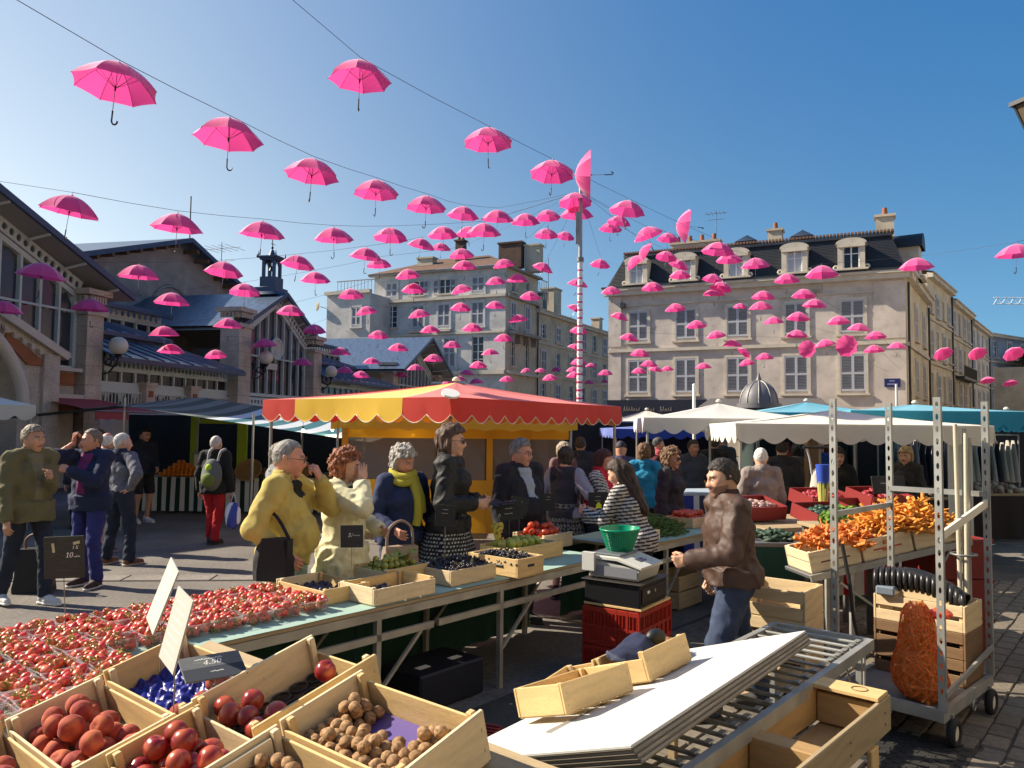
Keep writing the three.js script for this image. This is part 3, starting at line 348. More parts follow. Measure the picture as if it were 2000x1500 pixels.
    seamRoof('lower_roof', [s0, ye, 0.75], [s1, ye, 0.75], [s1 - 1.6, ye + 0.8, -1.3], [s0, ye + 0.8, -1.3], Math.round(L / 0.75)); seamRoof('middle_roof', [s0, ye + 1.0, -1.1], [s1 - 1.7, ye + 1.0, -1.1], [s1 - 2.9, ye + 1.5, -2.6], [s0, ye + 1.5, -2.6], Math.round(L / 0.9));
    part('vent_wall', bx(L - 1.8, 0.3, 0.1, s0 + L / 2 - 0.9, ye + 0.85, -1.4), M.zincSeam, H);
    // clerestory behind
    const yc = ye + 0.3, yt = ye + 1.75, nn = Math.round(L / 0.66), c = part('clerestory', [bx(L, 0.1, 0.1, s0 + L / 2, yt, -2.9), bx(L, 0.06, 0.08, s0 + L / 2, (yc + yt) / 2 + 0.1, -2.9), ...Array.from({ length: nn + 1 }, (_, i) => bx(0.06, yt - yc, 0.1, s0 + L * i / nn, (yc + yt) / 2, -2.9))], M.ironGreen, H);
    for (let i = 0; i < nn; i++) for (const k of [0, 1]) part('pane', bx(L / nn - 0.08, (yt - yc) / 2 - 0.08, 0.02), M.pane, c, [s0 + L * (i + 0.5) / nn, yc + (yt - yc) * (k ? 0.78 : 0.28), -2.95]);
    part('pierced_band', mv(holeStrip(L, 0.34, 0.1, 0.3), s0, yt + 0.06, -2.9), M.ironGreen, H);
    seamRoof('nave_roof', [s0, yt + 0.42, -2.4], [s1, yt + 0.42, -2.4], [s1, yt + 1.25, -6.5], [s0, yt + 1.25, -6.5], Math.round(L / 0.9), white ? mat([0.5, 0.52, 0.52], 0.4, { metalness: 0.3, map: TG }) : M.zinc);  // pale variant: the bright sky reflection is painted into the zinc colour
  }
  aisle(0.32, 7.1, 3.72); aisle(13.85, 22.8, 3.95, true);
  // --- pavilion C with belfry
  pillar(7.5, 0.8, 6.0); pillar(13.5, 0.75, 5.6);
  const gC = glassGable(7.92, 13.1, 2.95, 5.15, 6.75, 8, [4.5], 'glazed_gable'); gableRoof(7.2, 13.9, 5.5, 7.3, 0.5, -7); part('back_wall', bx(44, 6, 0.4, 10.5, 3, -6.8), M.stoneGrey, H);
  part('pierced_band', mv(holeStrip(5.18, 0.34, 0.07, 0.24), 7.92, 2.5, 0.02), M.ironGreen, H); part('grille', Array.from({ length: 26 }, (_, i) => bx(0.035, 0.75, 0.035, 8.02 + i * 0.2, 2.1, 0)).concat([bx(5.18, 0.06, 0.06, 10.5, 1.75, 0)]), M.ironGreen, H); part('scalloped_panel', mv(scallopStrip(5.18, 0.5, 1.3), 7.92, 1.4, 0), M.ironGreen, H);
  part('clock_disc', [mv(new THREE.CylinderGeometry(0.42, 0.42, 0.1, 24), 10.35, 4.9, 0.15, 0, Math.PI / 2)], M.stonePale, H); part('clock_rim', mv(new THREE.TorusGeometry(0.42, 0.06, 8, 28), 10.35, 4.9, 0.2), M.ironGreen, H); part('plaque', bx(0.85, 0.26, 0.05, 10.1, 4.15, 0.12), M.stonePale, H);
  { const B = part('belfry', [bx(1.5, 0.5, 1.5, 0, 0.2, 0), bx(1.05, 0.9, 1.05, 0, 0.7, 0)], M.ironBlue, H, [10.65, 7.2, -0.3]); B.scale.setScalar(0.66);
    part('belfry_skirt', new THREE.CylinderGeometry(0.62, 1.25, 0.7, 4).rotateY(Math.PI / 4), M.ironBlue, B, [0, 0.3, 0]); for (const x of [-1, 1]) for (const z of [-1, 1]) part('belfry_post', bx(0.17, 1.15, 0.17), M.ironBlue, B, [x * 0.36, 1.7, z * 0.36]); part('belfry_arch', [mv(new THREE.TorusGeometry(0.27, 0.09, 6, 12, Math.PI), 0, 1.9, 0.36), mv(new THREE.TorusGeometry(0.27, 0.09, 6, 12, Math.PI), 0, 1.9, -0.36)], M.ironBlue, B); part('bell', new THREE.CylinderGeometry(0.08, 0.2, 0.3, 12), M.iron, B, [0, 1.75, 0]); part('belfry_cornice', [bx(1.1, 0.12, 1.1, 0, 2.3, 0), bx(1.4, 0.1, 1.4, 0, 2.42, 0)], M.ironBlue, B); for (const x of [-1, 1]) for (const z of [-1, 1]) part('finial', new THREE.ConeGeometry(0.07, 0.38, 6), M.ironBlue, B, [x * 0.6, 2.65, z * 0.6]); part('lantern', new THREE.CylinderGeometry(0.1, 0.3, 0.5, 8), M.ironBlue, B, [0, 2.7, 0]); part('spire', [rod([0, 2.9, 0], [0, 3.9, 0], 0.03, 5), mv(new THREE.SphereGeometry(0.09, 8, 6), 0, 3.1, 0), bx(0.5, 0.03, 0.03, 0.1, 3.35, 0)], M.iron, B); }
  // --- pavilion E
  pillar(23.2, 0.75, 5.2); pillar(31.2, 0.7, 5.0); glassGable(23.6, 30.8, 2.6, 4.7, 6.4, 11, [4.2], 'glazed_gable'); gableRoof(22.3, 32.2, 4.95, 7.3, 1.3, -7); part('base_wall', bx(7.4, 2.6, 0.4, 27.2, 1.3, -0.1), M.stone, H);
  // --- stone gable behind the first aisle
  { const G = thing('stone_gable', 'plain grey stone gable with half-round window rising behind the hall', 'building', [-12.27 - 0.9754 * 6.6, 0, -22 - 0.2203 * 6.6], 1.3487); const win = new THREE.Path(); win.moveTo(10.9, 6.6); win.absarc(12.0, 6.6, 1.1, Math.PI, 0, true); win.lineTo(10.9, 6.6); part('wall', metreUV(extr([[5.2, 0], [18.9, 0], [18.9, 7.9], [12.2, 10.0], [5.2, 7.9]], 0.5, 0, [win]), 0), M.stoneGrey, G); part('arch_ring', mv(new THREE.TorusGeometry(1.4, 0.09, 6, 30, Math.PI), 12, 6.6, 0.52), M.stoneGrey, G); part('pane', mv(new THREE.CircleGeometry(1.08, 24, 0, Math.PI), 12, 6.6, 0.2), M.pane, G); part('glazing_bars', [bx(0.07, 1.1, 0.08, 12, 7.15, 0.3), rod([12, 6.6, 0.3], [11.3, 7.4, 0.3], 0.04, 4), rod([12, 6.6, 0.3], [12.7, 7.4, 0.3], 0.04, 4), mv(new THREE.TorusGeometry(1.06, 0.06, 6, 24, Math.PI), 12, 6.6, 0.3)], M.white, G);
    part('roof', [quad([4.4, 7.75, 1.3], [12.2, 10.25, 1.3], [12.2, 10.25, -8], [4.4, 7.75, -8]), quad([12.2, 10.25, 1.3], [19.7, 7.75, 1.3], [19.7, 7.75, -8], [12.2, 10.25, -8])], M.zincSeam, G); part('barge_board', [beam([4.4, 7.66, 1.3], [12.2, 10.16, 1.3], 0.14, 0.2), beam([12.2, 10.16, 1.3], [19.7, 7.66, 1.3], 0.14, 0.2)], M.ironBlue, G); for (let i = 0; i < 9; i++) part('rafter_end', beam([12.8 + i * 0.8, 9.75 - i * 0.266, 0.5], [12.8 + i * 0.8, 9.75 - i * 0.266, 1.25], 0.14, 0.18), M.woodDark, G); for (let i = 0; i < 9; i++) part('rafter_end', beam([5 + i * 0.8, 7.68 + i * 0.258, 0.5], [5 + i * 0.8, 7.68 + i * 0.258, 1.25], 0.14, 0.18), M.woodDark, G); part('lightning_rod', rod([12.2, 10.2, 1.2], [12.2, 12.2, 1.2], 0.03, 5), M.iron, G); part('roof_lantern', [bx(2.2, 0.7, 2, 4.2, 9.0, -5), mv(new THREE.ConeGeometry(1.8, 0.8, 4).rotateY(Math.PI / 4), 4.2, 9.7, -5)], M.ironBlue, G); }
}
// globe lamps on the pillars
{
  const glass = pmat([0.78, 0.74, 0.6], 0.25, { transmission: 0.25, thickness: 0 });
  const spots = [[0.35, 4.0, 0.9, 0.26, 'yellowed globe lamp on scrolled iron bracket of the first stone pillar'], [8.25, 4.35, 0.95, 0.27, 'milky globe lamp on the pillar beside the clock gable'], [13.9, 4.2, 0.95, 0.27, 'bluish white globe lamp on the pillar by the striped zinc roof']];
  for (const [s, y, z, r, label] of spots) { const x = -12.27 + 0.2203 * s + 0.9754 * z, zz = -22 - 0.9754 * s + 0.2203 * z, o = thing('globe_lamp', label, 'lamp', [x, y, zz], 1.3487, 'globe lamps on the hall'); part('globe', new THREE.SphereGeometry(r, 28, 18), glass, o); part('cup', new THREE.CylinderGeometry(0.12, 0.06, 0.1, 12), M.iron, o, [0, -r - 0.03, 0]); part('bracket', [tube([[0, -r - 0.08, 0], [0, -r - 0.3, -0.05], [0, -r - 0.25, -0.4], [0, -r + 0.05, -0.52]], 0.03, 16), tube([[0, -r - 0.28, -0.1], [0, -r - 0.5, -0.3], [0, -r - 0.55, -0.5]], 0.025, 12), mv(new THREE.TorusGeometry(0.09, 0.02, 6, 14).rotateY(Math.PI / 2), 0, -r - 0.2, -0.3), bx(0.1, 0.7, 0.05, 0, -r - 0.2, -0.53)], M.iron, o); }
}
// red shop awnings along the hall
for (const [s0, L, y] of [[-2.2, 2.4, 2.45], [1.3, 2.2, 2.35]]) {
  const o = thing('shop_awning', s0 < 0 ? 'dusty red scalloped awning below the first hall pillar' : 'red awning with white strip under the low aisle roof', 'awning', [-12.27 + 0.2203 * s0, 0, -22 - 0.9754 * s0], 1.3487); const m = mat([0.34, 0.05, 0.05], 0.85, { side: THREE.DoubleSide });
  part('canvas', quad([0, y, 0.4], [L, y, 0.4], [L, y - 0.35, 2.4], [0, y - 0.35, 2.4]), m, o); part('valance', quad([0, y - 0.35, 2.4], [L, y - 0.35, 2.4], [L, y - 0.6, 2.42], [0, y - 0.6, 2.42], 24, 1, (u, v, p) => { if (v) p.y += 0.05 * Math.abs(Math.sin(u * 18)); }), m, o); part('bar', rod([0, y - 0.36, 2.4], [L, y - 0.36, 2.4], 0.025, 5), M.steelDark, o); if (s0 > 0) part('white_strip', quad([L * 0.2, y + 0.005, 0.4], [L * 0.5, y + 0.005, 0.4], [L * 0.5, y - 0.345, 2.402], [L * 0.2, y - 0.345, 2.402]), M.white, o);
}

// ---------- pink umbrellas on wires, and the striped mast ----------
const UMB = [[-4.88,6.09,-9.27,3,0,1.00],[-4.21,6.18,-11.19,0,0,1.00],[-3.64,6.47,-13.74,2,0,1.00],[-2.94,6.90,-16.25,2,0,1.00],[-2.09,7.15,-18.20,2,0,1.00],[-1.51,8.24,-22.89,5,0,1.00],[-0.48,8.15,-22.89,0,0,1.00],[0.38,8.57,-24.77,-2,0,1.00],[1.20,9.32,-26.96,0,0,0.93],[1.84,8.11,-22.22,0,0,1.00],[1.73,8.29,-21.59,0,0,1.00],[-2.44,7.41,-11.90,3,0,1.00],[-0.52,7.49,-14.81,0,0,1.00],[0.82,7.41,-16.42,3,0,1.00],[1.38,6.97,-15.58,-90,0,1.00],[3.01,7.66,-20.15,8,0,1.00],[4.73,7.53,-21.59,-83,0,1.00],[5.96,7.08,-22.22,5,0,1.00],[-7.76,5.65,-13.37,10,0,1.00],[-6.65,5.82,-15.11,2,0,1.00],[-5.52,6.12,-16.79,3,0,1.00],[-4.50,6.60,-19.13,0,0,1.00],[-3.42,7.16,-21.28,0,0,1.00],[-2.22,7.91,-23.98,-3,0,1.00],[-0.83,7.40,-21.59,2,0,1.00],[-1.73,9.28,-29.23,-3,0,0.97],[1.26,9.31,-29.54,0,0,0.98],[2.04,9.32,-29.93,8,0,0.79],[-7.59,5.92,-20.15,3,0,1.00],[-6.23,6.56,-22.22,8,0,1.00],[-6.49,6.67,-25.18,0,0,1.00],[-8.38,6.04,-23.98,0,0,1.00],[-4.40,6.96,-22.89,8,0,1.00],[-5.10,7.98,-29.06,-3,0,1.00],[-3.23,8.25,-26.98,10,0,1.00],[-3.00,9.26,-31.82,3,0,0.88],[-1.94,8.26,-28.51,-2,0,1.00],[-1.89,8.06,-29.63,0,0,1.00],[-4.08,7.69,-29.63,-6,0,1.00],[-0.43,8.82,-32.85,-8,0,1.00],[-3.91,7.24,-30.22,0,0,1.00],[-2.34,7.96,-34.34,-15,0,1.00],[-0.78,8.34,-34.34,-5,0,1.00],[0.19,8.18,-32.85,0,0,1.00],[1.37,8.99,-34.34,20,0,1.00],[3.99,9.33,-35.03,8,0,0.97],[2.98,8.44,-35.14,12,0,1.00],[0.80,7.83,-35.14,3,0,1.00],[-2.32,7.15,-34.34,0,0,1.00],[-0.83,7.65,-36.85,0,0,1.00],[0.24,7.00,-36.85,-8,0,1.00],[-1.83,6.34,-35.14,0,0,1.00],[3.39,8.13,-40.84,25,0,1.00],[-0.45,6.18,-37.77,-3,0,1.00],[3.44,6.85,-39.76,5,0,1.00],[-3.03,5.91,-38.74,0,0,1.00],[-1.18,5.74,-40.84,-3,0,1.00],[-1.80,5.08,-40.84,-3,0,1.00],[3.59,6.30,-43.17,15,0,1.00],[3.71,5.49,-43.17,0,0,1.00],[-2.85,5.18,-48.74,5,0,1.00],[-3.56,4.99,-52.10,0,0,1.00],[-4.40,4.88,-53.96,0,0,1.00],[-2.26,4.63,-48.74,-3,0,1.00],[-0.33,4.81,-48.74,-3,0,1.00],[1.12,6.37,-62.96,-10,0,1.00],[2.33,6.38,-62.96,0,0,1.00],[3.86,6.90,-68.68,-8,0,1.00],[2.24,4.75,-45.79,-5,0,1.00],[4.00,5.56,-50.37,0,0,1.00],[3.70,4.92,-45.79,0,0,1.00],[6.42,6.84,-62.96,0,0,1.00],[6.87,5.79,-68.68,0,0,1.00],[5.69,5.16,-47.22,0,0,1.00],[10.07,6.73,-83.94,0,0,1.00],[-10.32,5.15,-16.79,5,0,1.00],[-9.22,5.56,-18.89,3,0,1.00],[-11.19,4.94,-20.37,0,0,0.97],[-11.61,4.44,-17.49,0,0,0.87],[-9.58,5.33,-21.59,0,0,1.00],[-9.63,5.23,-26.05,0,0,1.00],[-7.65,5.77,-26.51,0,0,1.00],[-10.64,4.63,-23.50,0,0,0.93],[-10.56,4.13,-23.86,0,0,0.82],[-10.12,4.20,-26.30,-5,0,0.78],[-9.52,4.93,-29.56,-5,0,0.96],[-8.11,5.74,-31.48,-3,0,1.00],[-8.90,4.46,-32.67,0,0,0.93],[-7.68,5.09,-34.34,0,0,1.00],[-8.03,4.44,-36.98,0,0,0.93],[-6.14,6.80,-29.06,-4,0,1.00],[-6.41,6.83,-33.58,-12,0,1.00],[-4.01,6.61,-32.85,-8,0,1.00],[-3.86,6.33,-35.98,-3,0,1.00],[-6.12,5.96,-35.14,0,0,1.00],[-5.32,5.47,-35.98,0,0,1.00],[-3.76,5.06,-36.85,0,0,1.00],[-5.10,4.88,-40.84,0,0,1.00],[-7.35,5.17,-40.34,0,0,0.96],[-7.62,4.37,-38.94,0,0,0.93],[-6.43,4.74,-44.67,0,0,0.92],[3.84,9.34,-27.70,10,0,0.92],[3.64,9.34,-28.62,5,0,0.91],[4.24,8.06,-24.37,-20,0,1.00],[6.10,9.36,-30.18,5,0,0.90],[5.26,9.12,-33.58,-40,0,1.00],[5.56,9.35,-32.85,-62,0,1.00],[6.70,9.36,-33.45,10,0,1.00],[7.67,9.37,-35.26,20,0,0.98],[7.49,8.73,-34.34,0,0,1.00],[5.98,7.89,-32.85,0,0,1.00],[4.61,8.25,-35.98,0,0,1.00],[7.90,8.08,-27.98,0,0,1.00],[8.23,7.48,-26.05,-3,0,1.00],[8.78,8.41,-33.58,15,0,1.00],[8.92,7.92,-32.85,12,0,1.00],[8.61,7.67,-32.85,0,0,1.00],[10.58,7.67,-29.63,0,0,1.00],[9.51,6.72,-23.61,0,0,1.00],[10.27,7.32,-31.48,3,0,1.00],[11.93,7.41,-31.48,5,0,1.00],[12.13,6.90,-30.84,5,0,1.00],[7.43,7.35,-35.14,-5,0,1.00],[5.55,7.59,-39.76,18,0,1.00],[12.73,8.68,-43.00,0,0,0.85],[9.95,6.78,-30.84,-3,0,1.00],[12.22,6.67,-32.85,5,0,1.00],[11.92,6.79,-35.14,-5,0,1.00],[13.92,6.52,-32.85,0,0,1.00],[15.47,6.42,-34.34,3,0,1.00],[12.68,6.09,-34.34,3,0,1.00],[16.97,6.28,-35.98,0,0,1.00],[8.59,6.70,-35.98,-3,0,1.00],[10.23,6.56,-38.74,-6,0,1.00],[5.75,6.27,-37.77,12,0,1.00],[11.08,6.11,-38.74,3,0,1.00],[6.10,5.41,-36.85,5,0,1.00],[13.01,6.09,-43.00,40,0,0.91],[13.06,5.52,-43.00,-8,0,0.97],[13.00,5.57,-39.76,0,0,1.00],[7.43,5.32,-41.97,3,0,1.00],[7.07,5.00,-43.00,0,0,0.91],[8.01,5.10,-43.00,8,0,0.85],[8.66,5.13,-43.00,0,0,0.72],[10.66,5.30,-43.00,0,0,0.97],[14.95,5.97,-36.85,-8,0,1.00],[17.30,5.72,-36.85,0,0,1.00],[19.85,6.20,-39.76,0,0,1.00],[12.24,6.91,-23.25,0,0,1.00],[13.24,6.61,-20.15,0,0,1.00],[15.77,6.00,-40.84,0,80,1.00],[14.43,5.34,-32.85,0,80,1.00],[22.77,5.96,-40.84,0,40,1.00],[25.27,6.10,-41.97,0,40,1.00],[24.50,5.69,-37.77,0,40,1.00],[27.08,4.76,-44.00,0,20,0.82],[28.36,4.62,-44.00,0,20,0.84]];
const umbTops = [];
{
  const R = 0.5, prof = (t) => [R * t, -0.3 * Math.pow(t, 2.0) - 0.01 * t]; // radius and drop along a rib
  const ribPt = (k, t) => { const [r, y] = prof(t), a = k * Math.PI / 4; return V(r * Math.cos(a), y, r * Math.sin(a)); };
  function canopyGeo(inv) {
    const l = []; const nt = 9, na = 5;
    for (let k = 0; k < 8; k++) { const g = quad([0, 0, 0], [1, 0, 0], [1, 0, 1], [0, 0, 1], na, nt, (u, v, p) => { const sag = 4 * u * (1 - u), q = ribPt(k, v).lerp(ribPt(k + 1, v), u); const e = Math.max(0, v - 0.8) / 0.2; q.multiplyScalar(1 - 0.035 * sag * e); q.y += 0.018 * sag * v * (1 - v) * 2 - 0.012 * sag * v; if (inv) q.y *= -0.9; p.copy(q); }); l.push(g); }
    return merge(l);
  }
  const pink = pmat([0.9, 0.08, 0.35], 0.95, { transmission: 0.5, thickness: 0, side: THREE.DoubleSide, bumpMap: TF, bumpScale: 0.0006 });
  const shaftM = mat([0.45, 0.45, 0.47], 0.35, { metalness: 0.8 }), hookM = mat([0.03, 0.028, 0.03], 0.35), ribM = mat([0.12, 0.1, 0.11], 0.4, { metalness: 0.6 });
  const cg = canopyGeo(false), ci = canopyGeo(true);
  const ribG = (inv) => tube([0.04, 0.3, 0.6, 0.85, 1].map((t) => { const p = ribPt(0, t); p.y = (p.y - 0.008) * (inv ? -0.9 : 1); return p; }), 0.0035, 8, 4), rg = ribG(false), ri = ribG(true), stG = rod(ribPt(0, 0.52).add(V(0, -0.01, 0)), [0.012, -0.30, 0], 0.003, 4);
  const shaft = rod([0, -0.62, 0], [0, 0.0, 0], 0.0055, 6), ferr = rod([0, 0, 0], [0, 0.075, 0], 0.006, 6, 0.003), hook = tube([[0, -0.6, 0], [0, -0.68, 0], [0.004, -0.74, 0], [0.03, -0.772, 0], [0.062, -0.76, 0], [0.072, -0.725, 0]], 0.0105, 16, 6), cap = new THREE.SphereGeometry(0.03, 10, 5, 0, 6.3, 0, 1.2).translate(0, -0.012, 0), runner = rod([0, -0.34, 0], [0, -0.28, 0], 0.012, 8);
  function make(near, inv) {
    const o = new THREE.Group(); o.rotation.order = 'YXZ'; const c = part('canopy', inv ? ci : cg, pink, o);
    for (let k = 0; k < 8; k++) { if (near || k % 2 === 0) { const r = part('rib', inv ? ri : rg, ribM, o, [0, 0, 0], [0, -k * Math.PI / 4, 0]); if (near && !inv) part('stretcher', stG, ribM, r); } }
    part('cap', cap, pink, c); part('shaft', shaft, shaftM, o); part('handle', hook, hookM, o); part('ferrule', ferr, shaftM, o); if (near) part('runner', runner, hookM, o); return o;
  }
  const protos = { n: make(true, false), f: make(false, false), i: make(false, true) };
  UMB.forEach(([x, y, z, tilt, pitch, sc], i) => {
    const near = z > -20, inv = pitch === 80, o = (inv ? protos.i : near ? protos.n : protos.f).clone(); o.name = numbered('pink_umbrella'); scene.add(o);
    const up = V(0, 1, 0); o.scale.setScalar(sc); o.rotation.order = 'ZXY'; o.rotation.set(pitch ? -pitch * RAD : rr(-0.1, 0.1), rr(0, 6.28), -tilt * RAD + rr(-0.03, 0.03));
    o.position.set(x, y, z); o.updateMatrix(); const c = V(0, -0.13, 0).applyMatrix4(o.matrix).sub(o.position); o.position.sub(c); o.updateMatrix();
    umbTops.push(V(0, 0.06, 0).applyMatrix4(o.matrix));
    if (Math.abs(tilt) > 80) tag(o, i < 16 ? 'pink umbrella blown on its side above the top of the striped mast' : 'pink umbrella blown on its side in front of the mansard chimney', 'umbrella');
    else if (inv) tag(o, 'pink umbrella turned inside out showing its star of ribs before the corner house', 'umbrella', 'inside-out umbrellas');
    else tag(o, 'open pink umbrella hanging from a wire over the square', 'umbrella', 'pink umbrellas hanging over the square');
  });
}
const MAST = [1.88, 0, -21.5];
{
  const o = thing('striped_mast', 'tall steel mast wrapped in pink and white stripes in the crowd', 'mast', MAST); part('pole', new THREE.CylinderGeometry(0.05, 0.075, 8.6, 14), M.galv, o, [0, 4.3, 0]);
  const pk = mat([0.62, 0.03, 0.16], 0.6), wh = mat([0.78, 0.76, 0.76], 0.6); for (let i = 0; i < 52; i++) part('stripe_band', mv(new THREE.CylinderGeometry(0.092 - i * 0.0004, 0.093 - i * 0.0004, 0.06, 14), 0, 0, 0, 0, 0.25), i % 2 ? wh : pk, o, [0, 0.6 + i * 0.112, 0]); part('wrap', new THREE.CylinderGeometry(0.068, 0.084, 5.9, 14), wh, o, [0, 3.5, 0]); part('collar', new THREE.CylinderGeometry(0.1, 0.1, 0.12, 12), M.steelDark, o, [0, 6.5, 0]); part('cable_box', bx(0.1, 0.9, 0.08, -0.09, 7.4, 0), M.galv, o);
}
{ // wires: from off-frame anchors along the umbrella tops to the mast
  const top = V(MAST[0], 8.45, MAST[2]), T = (i) => umbTops[i], runs = [
    [V(-6.2, 6.6, -6.5), T(0), T(1), T(2), T(3), T(4), T(5), T(6), top], [V(-3.6, 7.6, -8.6), T(11), T(12), T(13), T(15), T(17), V(9.5, 7.2, -30), V(14, 9.5, -46)], [V(-10, 5.9, -12), T(18), T(19), T(20), T(21), T(22), T(24), top],
    [V(-10.5, 5.4, -17), T(75), T(76), T(28), T(29), T(32), T(34), top], [V(-11, 4.9, -19), T(77), T(79), T(31), T(30), T(33), T(36), top], [V(-11, 4.6, -21), T(82), T(80), T(81), T(90), T(38), T(39), top], [V(-10, 4.4, -27), T(84), T(85), T(86), T(91), T(92), T(41), T(44), top],
    [V(24, 9.5, -44), T(148), T(118), T(117), T(113), T(103), top], [T(148), T(149), V(36, 12.5, -20)], [top, T(101), T(102), T(107), T(112), T(119), T(120), T(129), T(131), V(22, 5.5, -43)], [top, T(45), T(110), T(122), T(132), T(134), T(145), V(21, 5, -43)], [top, T(109), T(124), T(126), T(127), T(146), V(22.2, 5.2, -44)]];
  for (const r of runs) { const g = []; for (let i = 0; i + 1 < r.length; i++) { const a = r[i], b = r[i + 1], m = a.clone().lerp(b, 0.5); m.y -= a.distanceTo(b) * 0.006; g.push(rod(a, m, 0.0045, 4), rod(m, b, 0.0045, 4)); } single('overhead_wire', g, M.wire, 'thin steel wire strung between the houses and the mast, carrying umbrellas', 'wire', undefined, 0, 'overhead wires'); }
}

// ---------- people: smooth-joined limb fields meshed with surface nets ----------
function surfaceNets(f, lo, hi, cell, margin = 0.02) {
  const n = [0, 1, 2].map((k) => Math.max(2, Math.ceil((hi[k] - lo[k]) / cell))), [nx, ny, nzz] = n, sx = 1, sy = nx + 1, sz = (nx + 1) * (ny + 1), val = new Float32Array(sz * (nzz + 1)), b = 6;
  for (let k0 = 0; k0 <= nzz; k0 += b) for (let j0 = 0; j0 <= ny; j0 += b) for (let i0 = 0; i0 <= nx; i0 += b) {
    const d = f(lo[0] + (i0 + b / 2 - 0.5) * cell, lo[1] + (j0 + b / 2 - 0.5) * cell, lo[2] + (k0 + b / 2 - 0.5) * cell), skip = Math.abs(d) > b * cell * 0.87 + margin;
    for (let k = k0; k < Math.min(k0 + b, nzz + 1); k++) for (let j = j0; j < Math.min(j0 + b, ny + 1); j++) for (let i = i0; i < Math.min(i0 + b, nx + 1); i++) val[i + j * sy + k * sz] = skip ? d : f(lo[0] + i * cell, lo[1] + j * cell, lo[2] + k * cell);
  }
  const id = new Int32Array(val.length).fill(-1), pos = [], idx = [];
  for (let k = 0; k < nzz; k++) for (let j = 0; j < ny; j++) for (let i = 0; i < nx; i++) {
    const o = i + j * sy + k * sz; let m = 0, c = 0, X = 0, Y = 0, Z = 0;
    for (let q = 0; q < 8; q++) if (val[o + (q & 1) + ((q >> 1) & 1) * sy + (q >> 2) * sz] < 0) m |= 1 << q;
    if (m === 0 || m === 255) continue;
    for (let q = 0; q < 8; q++) for (const e of [1, 2, 4]) if (!(q & e)) { const r = q | e; if (((m >> q) & 1) !== ((m >> r) & 1)) { const a = val[o + (q & 1) + ((q >> 1) & 1) * sy + (q >> 2) * sz], bb = val[o + (r & 1) + ((r >> 1) & 1) * sy + (r >> 2) * sz], t = a / (a - bb); X += (q & 1) + (e === 1 ? t : 0); Y += ((q >> 1) & 1) + (e === 2 ? t : 0); Z += (q >> 2) + (e === 4 ? t : 0); c++; } }
    id[o] = pos.length / 3; pos.push(lo[0] + (i + X / c) * cell, lo[1] + (j + Y / c) * cell, lo[2] + (k + Z / c) * cell);
  }
  for (let k = 1; k < nzz; k++) for (let j = 1; j < ny; j++) for (let i = 1; i < nx; i++) {
    const o = i + j * sy + k * sz, s = val[o] < 0;
    const face = (t, a, c) => { if ((val[t] < 0) === s) return; const q = [id[o], id[o - a], id[o - a - c], id[o - c]]; if (q.some((v) => v < 0)) return; s ? idx.push(q[0], q[1], q[2], q[0], q[2], q[3]) : idx.push(q[0], q[2], q[1], q[0], q[3], q[2]); };
    face(o + sx, sy, sz); face(o + sy, sz, sx); face(o + sz, sx, sy);
  }
  const g = new THREE.BufferGeometry(); g.setAttribute('position', new THREE.BufferAttribute(new Float32Array(pos), 3)); g.setIndex(idx); g.computeVertexNormals();
  g.setAttribute('uv', new THREE.BufferAttribute(new Float32Array(pos.length / 3 * 2).map((_, i) => i % 2 ? pos[(i >> 1) * 3 + 1] : pos[(i >> 1) * 3] + pos[(i >> 1) * 3 + 2] * 0.6), 2)); return g;
}
const cap = (a, b, r, r2 = r) => { const d = [b[0] - a[0], b[1] - a[1], b[2] - a[2]], L = d[0] * d[0] + d[1] * d[1] + d[2] * d[2] || 1e-9; return (x, y, z) => { const px = x - a[0], py = y - a[1], pz = z - a[2], t = Math.max(0, Math.min(1, (px * d[0] + py * d[1] + pz * d[2]) / L)), qx = px - d[0] * t, qy = py - d[1] * t, qz = pz - d[2] * t; return Math.sqrt(qx * qx + qy * qy + qz * qz) - (r + (r2 - r) * t); }; };
const ell = (c, r) => (x, y, z) => { const a = (x - c[0]) / r[0], b = (y - c[1]) / r[1], e = (z - c[2]) / r[2], k = Math.sqrt(a * a + b * b + e * e); return (k - 1) * Math.min(r[0], r[1], r[2]) * (k < 1 ? 1 : 1.0); };
const smin = (a, b, k) => { const h = Math.max(k - Math.abs(a - b), 0) / k; return Math.min(a, b) - h * h * k * 0.25; };
const uni = (fs, k) => (x, y, z) => { let d = 1e3; for (const f of fs) d = smin(d, f(x, y, z), k); return d; };
const boundsOf = (pts, m) => [[0, 1, 2].map((k) => Math.min(...pts.map((p) => p[k])) - m), [0, 1, 2].map((k) => Math.max(...pts.map((p) => p[k])) + m)];
const lerp3 = (a, b, t) => [a[0] + (b[0] - a[0]) * t, a[1] + (b[1] - a[1]) * t, a[2] + (b[2] - a[2]) * t];
const GEO = {};
